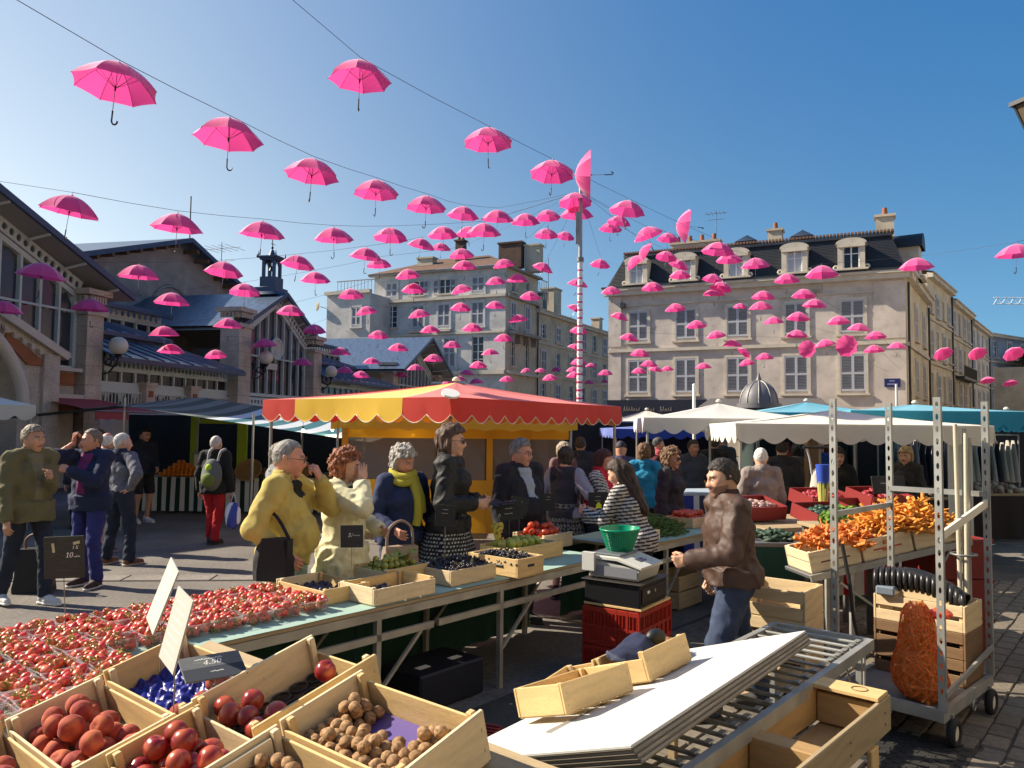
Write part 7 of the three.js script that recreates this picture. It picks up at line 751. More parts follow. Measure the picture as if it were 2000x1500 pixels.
{
  const o = thing('sloped_shelf', 'steel shelf on trestles carrying the carrot crates', 'shelf', [2.92, 0.86, -6.25], 0.12); o.rotation.z = 0.2; part('shelf_plate', cbx(1.35, 0.03, 0.42, 0.004), M.steelDark, o, [0, -0.016, 0]); part('front_rail', bx(1.36, 0.05, 0.02, 0, -0.02, 0.22), M.galv, o); for (const x of [-0.5, 0.5]) for (const z of [-0.18, 0.18]) part('leg', bx(0.03, 0.9 + x * 0.1, 0.03, x + 0.09, -0.46, z, 0, 0, -0.2), M.galv, o); part('brace', [beam([-0.45, -0.1, 0.2], [0.2, -0.75, 0.2], 0.018, 0.018), beam([0.5, -0.05, 0.2], [0.0, -0.6, 0.2], 0.018, 0.018)], M.galv, o);
  for (let i = 0; i < 3; i++) { const p = put2(o, [-0.44 + i * 0.44, 0.001, 0]), c = crate(['poplar crate of carrots at the low end of the shelf', 'poplar crate with red print in the middle of the shelf', 'poplar crate of carrots at the high end of the shelf'][i], { W: 0.42, L: 0.38, eh: 0.16, sh: 0.16, slats: 2, m: M.wood[1], one: true, pos: p.toArray(), yaw: 0.12, rz: 0.2, group: 'carrot crates on the shelf' }); if (i < 2) part('print', cbx(0.24, 0.012, 0.002, 0.0005), mat(i ? [0.45, 0.04, 0.03] : [0.12, 0.03, 0.02], 0.7), c, [0, 0.075, 0.1915]); }
  const cg = new THREE.CylinderGeometry(0.014, 0.004, 0.2, 7).rotateZ(Math.PI / 2); for (const [x, y, z, rx, rz, h, n, lab] of [[2.62, 0.93, -6.2, 0.3, 0.2, 0.17, 240, 'loose carrots heaped in the low crate'], [3.2, 1.05, -6.3, 0.42, 0.26, 0.27, 520, 'tall heap of pale orange carrots over two crates']]) heap('carrots', lab, 'carrots', [cg], mat(0xffffff, 0.6), n, [x, y, z], rx, rz, h, 0.1, { tint: () => { const k = rr(0.75, 1.15); return [0.68 * k, (n > 300 ? 0.27 : 0.2) * k, 0.03 * k]; } });
  heap('lettuce', 'curly green lettuce behind the carrots', 'lettuce', [(() => { const g = new THREE.CircleGeometry(0.05, 10), p = g.attributes.position; for (let i = 1; i < p.count; i++) p.setZ(i, 0.02 * Math.sin(i * 2.2)); g.computeVertexNormals(); return g; })()], mat(0xffffff, 0.7, { side: THREE.DoubleSide }), 130, [2.92, 1.03, -6.75], 0.22, 0.18, 0.16, 0, { tint: () => { const k = rr(0.6, 1.2); return [0.13 * k, 0.26 * k, 0.03 * k]; } });
  const lb = thing('stall_table', 'low table behind the carrots with lettuce', 'table', [2.95, 0, -6.8], 0.1); part('top', cbx(0.7, 0.03, 0.5, 0.003), M.woodGrey, lb, [0, 1.0, 0]); for (const x of [-0.3, 0.3]) for (const z of [-0.2, 0.2]) part('leg', bx(0.04, 0.98, 0.04, x, 0.49, z), M.steelDark, lb);
  const rc = mat([0.2, 0.02, 0.014], 0.5); for (let k = 0; k < 3; k++) { const c = thing('plastic_crate', ['red plastic crate on the ground behind the tent poles', 'red plastic crate in the middle behind the tent poles', 'top red plastic crate of carrots behind the tent poles'][k], 'crate', [3.62, k * 0.32, -6.5], 0.2); part('walls', [bx(0.5, 0.3, 0.02, 0, 0.16, 0.2), bx(0.5, 0.3, 0.02, 0, 0.16, -0.2), bx(0.02, 0.3, 0.38, 0.25, 0.16, 0), bx(0.02, 0.3, 0.38, -0.25, 0.16, 0)], rc, c); part('rim', [bx(0.54, 0.03, 0.03, 0, 0.305, 0.2), bx(0.54, 0.03, 0.03, 0, 0.305, -0.2), bx(0.03, 0.03, 0.37, 0.255, 0.305, 0), bx(0.03, 0.03, 0.37, -0.255, 0.305, 0)], rc, c); part('base', bx(0.48, 0.012, 0.38, 0, 0.008, 0), rc, c); }
  const pb = thing('bulk_bag', 'tall beige cloth sack hanging from a dark bar', 'sack', [3.72, 0, -9.3], 0.15); part('sack', surfaceNets((x, y, z) => uni([cap([0, 0.75, 0], [0, 1.25, 0], 0.2, 0.14), cap([0.03, 0.55, 0], [0, 0.9, 0], 0.24, 0.2)], 0.08)(x, y, z * 1.5) * 0.75 + 0.012 * nz(x * 12, y * 7, z * 12), [-0.35, 0.2, -0.3], [0.35, 1.5, 0.3], 0.018), mat([0.55, 0.5, 0.42], 0.9), pb); for (const k of [-1, 1]) part('handle', tube([[k * 0.13, 1.3, 0], [k * 0.16, 1.5, 0.0], [k * 0.2, 1.62, 0]], 0.012, 10, 5), mat([0.4, 0.45, 0.5], 0.8), pb); part('bar', rod([-0.24, 1.62, 0], [0.24, 1.62, 0], 0.016, 8), M.black, pb);
}

// ---------- stall canopies ----------
const fab = (c, tr = 0.25) => pmat(c, 0.85, { transmission: tr, thickness: 0, side: THREE.DoubleSide, bumpMap: TF, bumpScale: 0.002 });
const RED = fab([0.62, 0.035, 0.02]), YEL = fab([0.78, 0.5, 0.03]), ORA = fab([0.7, 0.24, 0.015]), WHT = fab([0.72, 0.68, 0.58], 0.3), WHG = fab([0.6, 0.58, 0.54], 0.3), TUR = fab([0.03, 0.33, 0.47]), BLU = fab([0.02, 0.07, 0.42]), hemM = mat([0.7, 0.55, 0.4], 0.8);
function canopy(label, K, e1, L1, e2, L2, eh, rise, val, segs, o = {}) { // K: one corner; sides run along e1 and e2; segs: per side list of [fraction, material]
  const T = thing('market_canopy', label, 'canopy', [K[0], 0, K[1]], 0), P = (a, b, y) => [a * L1 * e1[0] + b * L2 * e2[0], y, a * L1 * e1[1] + b * L2 * e2[1]], c = P(0.5, 0.5, eh + rise), cs = [[0, 0], [1, 0], [1, 1], [0, 1]];
  for (let s = 0; s < 4; s++) {
    const a = cs[s], b = cs[(s + 1) % 4], list = segs[s % segs.length], len = s % 2 ? L2 : L1; let t0 = 0;
    for (const [fr, m] of list) {
      const t1 = Math.min(1, t0 + fr), E = (t) => P(a[0] + (b[0] - a[0]) * t, a[1] + (b[1] - a[1]) * t, eh), A = E(t0), B = E(t1);
      part('roof_panel', quad(A, B, c, c, 10, 10, (u, v, p) => { p.y -= 0.10 * rise * 4 * v * (1 - v) + 0.02 * Math.sin((t0 + (t1 - t0) * u) * len * 5) * (1 - v) * v * 2; }), m, T);
      const n = Math.max(1, Math.round(len * (t1 - t0) / 0.3)), ox = [(b[1] - a[1]), (b[0] - a[0])]; const out = P((a[0] + b[0]) / 2, (a[1] + b[1]) / 2, 0), mid = P(0.5, 0.5, 0), od = V(out[0] - mid[0], 0, out[2] - mid[2]).normalize();
      part('valance', quad(A, B, B.map((q, i) => i === 1 ? q - val : q), A.map((q, i) => i === 1 ? q - val : q), n * 8, 4, (u, v, p) => { const k = Math.abs(Math.sin(u * n * Math.PI)); if (v > 0.7) p.y += 0.0; p.y += v * 0.09 * (1 - k) * (val / 0.28); const sw2 = 0.02 * v * Math.sin(u * len * (t1 - t0) * 4 + s); p.addScaledVector(od, sw2 + 0.005); }), m, T);
      if (o.hem) part('valance_hem', tube(Array.from({ length: n * 6 + 1 }, (_, i) => { const u = i / (n * 6), k = Math.abs(Math.sin(u * n * Math.PI)), q = A.map((w, j) => w + (B[j] - w) * u); return V(q[0], q[1] - val + 0.09 * (1 - k) * (val / 0.28), q[2]).addScaledVector(od, 0.008 + 0.02 * Math.sin(u * len * (t1 - t0) * 4 + s)); }), 0.006, n * 10, 4), o.hem, T);
      t0 = t1;
    }
    part('post', rod(P(a[0] * 0.96 + 0.02, a[1] * 0.96 + 0.02, 0), P(a[0] * 0.96 + 0.02, a[1] * 0.96 + 0.02, eh), 0.018, 8), M.galv, T);
  }
  part('ridge_cap', new THREE.SphereGeometry(0.05, 12, 6, 0, 6.3, 0, 1.57), o.cap || WHT, T, [c[0], c[1] + 0.02, c[2]]); if (o.disc) { part('corner_disc', mv(new THREE.CylinderGeometry(0.085, 0.085, 0.02, 24), 0, eh + 0.03, 0.0, 0.4, 0.5), M.white, T); }
  return T;
}
canopy('red and yellow scalloped market canopy behind the customers', [-0.56, -7.05], [0.56, -0.83], 3.5, [-0.83, -0.56], 2.62, 2.1, 0.25, 0.24, [[[1, RED]], [[1, ORA]], [[0.5, ORA], [0.5, RED]], [[0.2, RED], [0.58, YEL], [0.22, RED]]], { hem: hemM, disc: true });
canopy('white scalloped canopy over the shoppers by the blue stall', [1.95, -11.4], [1, 0.05], 2.6, [0.1, -1], 2.6, 1.98, 0.26, 0.24, [[[1, WHG]]], {});
canopy('cream canopy sagging behind the roll cage', [2.75, -9.5], [1, 0.06], 3.05, [0.08, -1], 2.2, 1.9, 0.2, 0.25, [[[1, WHT]]], {});
canopy('turquoise canopy peak behind the cream canopy', [4.2, -13.4], [1, 0], 2.6, [0.05, -1], 2.4, 2.12, 0.22, 0.2, [[[1, TUR]]], {});
canopy('wide turquoise canopy above the street side stalls', [5.0, -11.4], [1, 0.1], 2.7, [0.2, -1], 3.0, 2.12, 0.14, 0.28, [[[1, TUR]]], {});
canopy('low royal blue canopy among the far stalls', [2.0, -15.2], [1, 0.02], 2.9, [0, -1], 2.4, 1.8, 0.12, 0.2, [[[1, BLU]]], {});
canopy('small white canopy deep in the market beyond the mast', [2.3, -18.4], [1, 0], 2.2, [0, -1], 2.2, 1.95, 0.3, 0.2, [[[1, WHT]]], {});
canopy('plain white tent roof beside the olive jacket', [-8.05, -13.1], [-0.84, 0.54], 3, [-0.54, -0.84], 3, 2.1, 0.5, 0.26, [[[1, WHT]]], {});
canopy('second turquoise canopy beyond the first down the street', [8.0, -13.2], [0.9, -0.4], 2.6, [0.3, -0.95], 2.6, 2.05, 0.18, 0.24, [[[1, TUR]]], {});
// ---------- yellow tent with clear windows ----------
{
  const o = thing('yellow_tent', 'yellow fabric tent with clear plastic windows under the red canopy', 'tent', [-2.72, 0, -12.6], 0.0), Y = fab([0.72, 0.38, 0.02]), film = pmat([0.24, 0.21, 0.2], 0.2, { transmission: 0.4, thickness: 0, side: THREE.DoubleSide }), L = 3.65;
  const seg = [0, 1.55, 2.35, 2.95, L]; for (let i = 0; i < 4; i++) { const a = seg[i], b = seg[i + 1]; part('lower_panel', quad([a, 0.95, 0], [b, 0.95, 0], [b, 0.1, 0.02], [a, 0.1, 0.02], 14, 6, (u, v, p) => { p.z += 0.03 * nz(p.x * 5, p.y * 2, 1); }), Y, o); part('window', quad([a + 0.06, 1.62, 0], [b - 0.06, 1.62, 0], [b - 0.06, 0.95, 0], [a + 0.06, 0.95, 0], 10, 6, (u, v, p) => { p.z += 0.03 * nz(p.x * 7, p.y * 7, 4); }), film, o); part('upper_panel', quad([a, 1.8, 0], [b, 1.8, 0], [b, 1.62, 0], [a, 1.62, 0]), Y, o); part('seam', bx(0.1, 1.7, 0.02, a + 0.02, 0.95, 0.02), Y, o); }
  part('valance', quad([-0.1, 2.0, 0.5], [L + 0.1, 2.0, 0.5], [L + 0.1, 1.74, 0.52], [-0.1, 1.74, 0.52], 60, 2, (u, v, p) => { if (v > 0.9) p.y += 0.04 * Math.abs(Math.sin(u * 30)); }), Y, o); part('roof', quad([-0.1, 2.0, 0.5], [L + 0.1, 2.0, 0.5], [L + 0.1, 2.12, -2.4], [-0.1, 2.12, -2.4], 8, 8, (u, v, p) => { p.y -= 0.1 * Math.sin(u * 3.14) * Math.sin(v * 3.14); }), Y, o); part('back_panel', quad([0, 2.0, -2.4], [L, 2.0, -2.4], [L, 0.1, -2.4], [0, 0.1, -2.4]), mat([0.1, 0.05, 0.03], 0.9, { side: THREE.DoubleSide }), o); for (const x of [0, L]) for (const z of [0.46, -2.38]) part('post', rod([x, 0, z], [x, 2.0, z], 0.02, 8), M.galv, o);
}
// ---------- striped green stall on the left ----------
{
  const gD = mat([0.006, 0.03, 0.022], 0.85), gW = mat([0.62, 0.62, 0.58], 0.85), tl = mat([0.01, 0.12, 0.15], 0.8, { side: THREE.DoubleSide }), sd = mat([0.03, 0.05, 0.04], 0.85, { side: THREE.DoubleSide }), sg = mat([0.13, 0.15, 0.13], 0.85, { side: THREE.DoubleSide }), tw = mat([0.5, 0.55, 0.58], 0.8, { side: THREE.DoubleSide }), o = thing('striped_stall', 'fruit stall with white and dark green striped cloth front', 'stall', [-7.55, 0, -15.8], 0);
  part('counter', bx(4.3, 0.05, 1.0, 2.15, 0.7, -0.52), M.woodGrey, o); for (let i = 0; i < 46; i++) { const x = i * 0.0935; part('cloth_stripe', quad([x, 0.72, 0.01], [x + 0.0935, 0.72, 0.01], [x + 0.0935, 0.04, 0.03], [x, 0.04, 0.03], 2, 3, (u, v, p) => { p.z += 0.025 * v * Math.sin(p.x * 11); }), i % 2 ? gW : gD, o); }
  for (const x of [0.1, 2.1, 4.2]) for (const z of [-0.1, -0.9]) part('leg', rod([x, 0, z], [x, 0.68, z], 0.02, 6), M.steelDark, o);
  const c = thing('striped_awning', 'long low awning of teal and white stripes over the fruit stall', 'awning', [-9.0, 0, -14.2], 0); const n = 26; for (let i = 0; i < n; i++) { const f = (t) => t < 0.36 ? 1.97 + 0.26 * t / 0.36 : 2.23 - 0.58 * (t - 0.36) / 0.64, x0 = i * 6.6 / n, x1 = (i + 1) * 6.6 / n, y0 = f(i / n), y1 = f((i + 1) / n); part('stripe', quad([x0, y0 - 0.12, 1.1], [x1, y1 - 0.12, 1.1], [x1, y1 + 0.14, -2.2], [x0, y0 + 0.14, -2.2], 1, 6, (u, v, p) => { p.y -= 0.06 * Math.sin(v * 3.14); }), i < 15 ? (i % 2 ? sg : sd) : i % 2 ? tw : tl, c); } for (const [x, h] of [[0.1, 2.0], [2.4, 2.25], [4.6, 2.0], [6.5, 1.65]]) for (const z of [1.0, -2.1]) part('post', rod([x, 0, z], [x, h, z], 0.022, 8), M.galv, c);  // left stripes take dark colours: the shaded underside is painted in
  const lime = mat([0.45, 0.6, 0.02], 0.6); for (const [x, w] of [[-5.95, 0.14], [-5.05, 0.2]]) { const q = thing('stall_upright', x < -5.5 ? 'narrow lime green upright of the stall frame' : 'broad lime green upright by the backpack wearer', 'post', [x * 1.14, 0, -16.6], 0); part('upright', cbx(w, 1.95, 0.1, 0.006), lime, q, [0, 0.98, 0]); part('foot', cbx(w + 0.2, 0.05, 0.4, 0.006), M.steelDark, q, [0, 0.025, 0]); } single('lime_beam', cbx(2.6, 0.1, 0.08, 0.005), lime, 'lime green crossbar along the stall front', 'beam', [-5.5, 1.86, -16.5]);
  const bk = thing('tarpaulin', 'added near-black sheet standing for the shade at the back of the fruit stall', 'tarpaulin', [-8.6, 0, -17.4], 0); part('sheet', quad([0, 2.0, 0], [6.0, 2.0, 0], [6.0, 0.02, 0], [0, 0.02, 0], 40, 8, (u, v, p) => { p.z += 0.06 * nz(p.x * 3, p.y, 2); }), mat([0.012, 0.014, 0.013], 0.9, { side: THREE.DoubleSide }), bk); part('rail', rod([0, 2.0, 0], [6, 2.0, 0], 0.02, 6), M.galv, bk); for (const x of [0, 3, 6]) part('post', rod([x, 0, -0.03], [x, 2.0, -0.03], 0.02, 6), M.galv, bk);  // back sheet added, coloured near black to stand for the dim stall interior
  for (let k = 0; k < 5; k++) for (let i = 0; i < 10 - k * 2; i++) for (let j = 0; j < 3 - Math.floor(k / 2); j++) { const m = part('orange', orangeG[0], softM, scene, [-7.2 + i * 0.088 + k * 0.088 + (j % 2) * 0.03, 0.77 + k * 0.062, -15.95 - j * 0.085 - k * 0.02]); m.name = numbered('orange'); tag(m, 'orange in the pyramid on the striped stall', 'orange', 'oranges on the striped stall'); }
  heap('vegetables', 'mixed greens and roots on the striped counter', 'vegetables', [new THREE.IcosahedronGeometry(0.05, 1)], mat(0xffffff, 0.7), 260, [-4.9, 0.73, -16.2], 1.2, 0.35, 0.22, 0, { tint: () => pick([[0.03, 0.06, 0.02], [0.1, 0.12, 0.03], [0.2, 0.12, 0.05], [0.02, 0.03, 0.02], [0.3, 0.1, 0.02]]) });
  for (const [x, lab] of [[-5.35, 'round wicker tray tilted on the striped counter'], [-4.35, 'larger wicker tray of roots tilted on the counter']]) { const w = thing('wicker_tray', lab, 'tray', [x, 0.86, -15.85], 0); w.rotation.x = -0.2; part('dish', mv(new THREE.CylinderGeometry(0.26, 0.2, 0.07, 28, 1, true), 0, 0, 0, 0, 1.1), mat([0.35, 0.22, 0.09], 0.8, { side: THREE.DoubleSide, map: TW }), w); part('base', mv(new THREE.CylinderGeometry(0.2, 0.2, 0.01, 28), 0, -0.02, -0.03, 0, 1.1), mat([0.3, 0.18, 0.07], 0.8), w); part('rim', mv(new THREE.TorusGeometry(0.26, 0.015, 6, 30).rotateX(Math.PI / 2), 0, 0.015, 0.03, 0, 1.1), mat([0.38, 0.25, 0.1], 0.8), w); }
  const sc = thing('hanging_scale', 'white enamel scale standing on the fruit counter', 'scale', [-6.45, 0.73, -16.2], 0.2); part('housing', cbx(0.3, 0.4, 0.2, 0.02), M.white, sc, [0, 0.25, 0]); part('pan', cbx(0.34, 0.03, 0.28, 0.01), M.steel, sc, [0, 0.47, 0]); part('dial', mv(new THREE.CylinderGeometry(0.1, 0.1, 0.01, 20), 0, 0.28, 0.105, 0, Math.PI / 2), M.cream, sc);
  const bulbM = mat([0.9, 0.85, 0.7], 0.4, { emissive: rgb(1, 0.85, 0.6), emissiveIntensity: 2.5 }); for (const [x, y, z] of [[-3.55, 1.72, -13.2], [-3.1, 1.74, -13.4], [-1.65, 1.66, -13.0]]) { const b = thing('hanging_bulb', 'small bare bulb glowing under the dark awning', 'lamp', [x, y, z], 0, 'bare bulbs'); part('bulb', new THREE.SphereGeometry(0.03, 12, 8), bulbM, b); part('socket', new THREE.CylinderGeometry(0.016, 0.02, 0.05, 8), M.black, b, [0, 0.05, 0]); part('flex', rod([0, 0.07, 0], [0, 0.35, 0], 0.004, 4), M.black, b); const pl = new THREE.PointLight(new THREE.Color().setRGB(1, 0.8, 0.5), 0.6, 0, 2); pl.position.set(0, -0.04, 0); pl.castShadow = true; b.add(pl); }
}
// ---------- dim stalls below the right-hand canopies ----------
{
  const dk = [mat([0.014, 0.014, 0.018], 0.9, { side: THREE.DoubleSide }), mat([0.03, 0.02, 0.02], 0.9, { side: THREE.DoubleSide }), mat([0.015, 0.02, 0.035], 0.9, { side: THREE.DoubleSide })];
  [[1.2, 4.9, -17.6, 0, 'added black sheet standing for the shade behind the blue canopy stalls'], [4.9, 8.4, -15.6, 1, 'added dark brown sheet standing for the shade behind the turquoise canopies'], [0.6, 3.4, -20.5, 2, 'added navy sheet standing for the shade at the far end of the market'], [8.6, 11.6, -17.0, 1, 'added brown sheet standing for the shade at the street end of the stalls']].forEach(([a, b, z, k, lab]) => { const t = thing('tarpaulin', lab, 'tarpaulin', [a, 0, z], 0); part('sheet', quad([0, 1.95, 0], [b - a, 1.95, 0], [b - a, 0.03, 0], [0, 0.03, 0], 30, 6, (u, v, p) => { p.z += 0.07 * nz(p.x * 3 + a, p.y, 2); }), dk[k], t); part('rail', rod([0, 1.95, 0], [b - a, 1.95, 0], 0.02, 6), M.galv, t); for (const x of [0, (b - a) / 2, b - a]) part('post', rod([x, 0, -0.05], [x, 1.95, -0.05], 0.02, 6), M.galv, t); });  // sheets added and coloured dark to stand for shade under the canopies
  // clothes rails
  [[5.2, -14.9, ['red', 'dark'], 'rail of red and dark clothes in the shade'], [6.9, -14.6, ['pale', 'dark'], 'rail of pale and dark clothes by the street'], [9.2, -16.2, ['dark', 'pale'], 'clothes rail at the corner of the street']].forEach(([x, z, ks, lab]) => { const t = thing('clothes_rail', lab, 'clothes rail', [x, 0, z], 0.1); part('frame', [rod([0, 0, 0], [0, 1.75, 0], 0.016, 6), rod([1.5, 0, 0], [1.5, 1.75, 0], 0.016, 6), rod([0, 1.75, 0], [1.5, 1.75, 0], 0.016, 6), bx(0.04, 0.03, 0.5, 0, 0.015, 0), bx(0.04, 0.03, 0.5, 1.5, 0.015, 0)], M.galv, t); for (let i = 0; i < 11; i++) { const c = { red: [0.3, 0.02, 0.03], dark: [0.02, 0.02, 0.03], pale: [0.4, 0.36, 0.32] }[pick(ks)]; part('garment', mv(new THREE.CylinderGeometry(0.05, 0.19, rr(0.7, 1.05), 10, 3).scale(1, 1, 1).scale(0.35, 1, 1), 0.12 + i * 0.126, 1.2, 0), mat(c, 0.9), t); } });
  [[2.9, -13.6, 1.5, 'low counter under the white canopy with crates of oranges'], [5.3, -12.3, 1.8, 'counter of pale boxes beneath the turquoise canopy'], [7.3, -13.2, 1.6, 'counter with baskets near the street corner']].forEach(([x, z, w, lab], k) => { const t = thing('stall_table', lab, 'table', [x, 0, z], 0.1); part('top', cbx(w, 0.04, 0.8, 0.004), M.woodGrey, t, [w / 2, 0.78, 0]); part('front_cloth', quad([0, 0.76, 0.4], [w, 0.76, 0.4], [w, 0.05, 0.42], [0, 0.05, 0.42], 30, 2, (u, v, p) => { p.z += 0.03 * v * Math.sin(p.x * 14); }), k ? dk[1] : mat([0.3, 0.3, 0.36], 0.85, { side: THREE.DoubleSide }), t); for (const a of [0.1, w - 0.1]) for (const b of [-0.3, 0.3]) part('leg', rod([a, 0, b], [a, 0.76, b], 0.02, 6), M.steelDark, t); heap('produce', ['oranges and lemons on the low counter', 'brown parcels on the boxes counter', 'baskets and bread on the corner counter'][k], 'produce', [new THREE.IcosahedronGeometry(0.055, 1)], mat(0xffffff, 0.6), 110, [x + w / 2, 0.81, z - 0.05], w * 0.42, 0.3, 0.18, 0.1, { tint: () => k === 0 ? pick([[0.6, 0.2, 0.02], [0.6, 0.42, 0.03], [0.1, 0.14, 0.03]]) : pick([[0.25, 0.15, 0.08], [0.4, 0.33, 0.24], [0.1, 0.06, 0.04]]) }); });
  { const t = thing('striped_counter', 'blue and white striped cloth counter behind the sunglasses wearer', 'counter', [2.15, 0, -10.2], 0.2); part('counter_top', cbx(1.3, 0.05, 0.7, 0.004), mat([0.35, 0.42, 0.5], 0.5), t, [0.6, 0.96, -0.3]); for (let i = 0; i < 16; i++) part('cloth_stripe', quad([i * 0.08, 0.95, 0.05], [i * 0.08 + 0.08, 0.95, 0.05], [i * 0.08 + 0.08, 0.05, 0.07], [i * 0.08, 0.05, 0.07]), i === 1 || i === 2 ? mat([0.015, 0.03, 0.25], 0.8, { side: THREE.DoubleSide }) : i % 2 ? mat([0.55, 0.56, 0.6], 0.8, { side: THREE.DoubleSide }) : mat([0.03, 0.035, 0.07], 0.8, { side: THREE.DoubleSide }), t); for (const x of [0.1, 1.2]) part('leg', rod([x, 0, -0.3], [x, 0.93, -0.3], 0.02, 6), M.steelDark, t); }
  { const t = thing('pale_partition', 'pale upright panel standing behind the carrots', 'panel', [5.55, 0, -9.6], 0.1); part('panel', cbx(0.3, 1.75, 0.05, 0.005), mat([0.45, 0.47, 0.44], 0.7), t, [0, 0.88, 0]); part('foot', bx(0.4, 0.03, 0.4, 0, 0.015, 0), M.steelDark, t); const p2 = thing('timber_post', 'tan timber post beside the royal blue top', 'post', [4.62, 0, -11.9], 0); part('shaft', cbx(0.2, 2.0, 0.2, 0.008), mat([0.28, 0.18, 0.11], 0.8, { map: TW }), p2, [0, 1.0, 0]); part('base_plate', bx(0.3, 0.02, 0.3, 0, 0.01, 0), M.steelDark, p2); part('top_plate', bx(0.3, 0.02, 0.3, 0, 2.01, 0), M.steelDark, p2); }
  { const t = thing('leek_bundle', 'bundle of leeks with blue wrap standing behind the red crates', 'leeks', [3.35, 0.98, -8.35], 0); part('stems', Array.from({ length: 10 }, (_, i) => rod([0.03 * Math.cos(i * 2.4), 0, 0.03 * Math.sin(i * 2.4)], [0.05 * Math.cos(i * 2.4), 0.3, 0.05 * Math.sin(i * 2.4)], 0.012, 6)), mat([0.45, 0.45, 0.12], 0.6), t); part('wrap', new THREE.CylinderGeometry(0.075, 0.06, 0.2, 14), mat([0.02, 0.07, 0.42], 0.6), t, [0, 0.38, 0]); }
  for (const [x, z, h, lab] of [[3.3, -14.0, 2.6, 'slim white steel pole rising through the white canopy'], [10.2, -20.5, 3.0, 'white steel pole by the street corner']]) { const t = thing('white_pole', lab, 'pole', [x, 0, z]); part('pole', rod([0, 0, 0], [0, h, 0], 0.03, 10), M.white, t); part('base_plate', bx(0.2, 0.02, 0.2, 0, 0.01, 0), M.steelDark, t); part('cap', new THREE.SphereGeometry(0.035, 10, 6), M.white, t, [0, h, 0]); }
  { const t = thing('kiosk', 'round kiosk with grey ribbed dome and pointed finial', 'kiosk', [9.75, 0, -30.5]), dm = mat([0.14, 0.14, 0.15], 0.5); part('dome', new THREE.SphereGeometry(0.75, 20, 10, 0, 6.3, 0, 1.57).scale(1, 1.25, 1), dm, t, [0, 2.75, 0]); for (let i = 0; i < 10; i++) part('dome_rib', mv(new THREE.TorusGeometry(0.76, 0.02, 5, 16, Math.PI / 2).scale(1, 1.25, 1), 0, 2.75, 0, i * 0.628), M.galv, t); part('eaves', new THREE.CylinderGeometry(0.85, 0.85, 0.18, 24), dm, t, [0, 2.7, 0]); part('drum', new THREE.CylinderGeometry(0.68, 0.68, 2.62, 20), mat([0.03, 0.05, 0.045], 0.5), t, [0, 1.31, 0]); part('finial', new THREE.ConeGeometry(0.14, 0.4, 10), dm, t, [0, 3.85, 0]); }
}
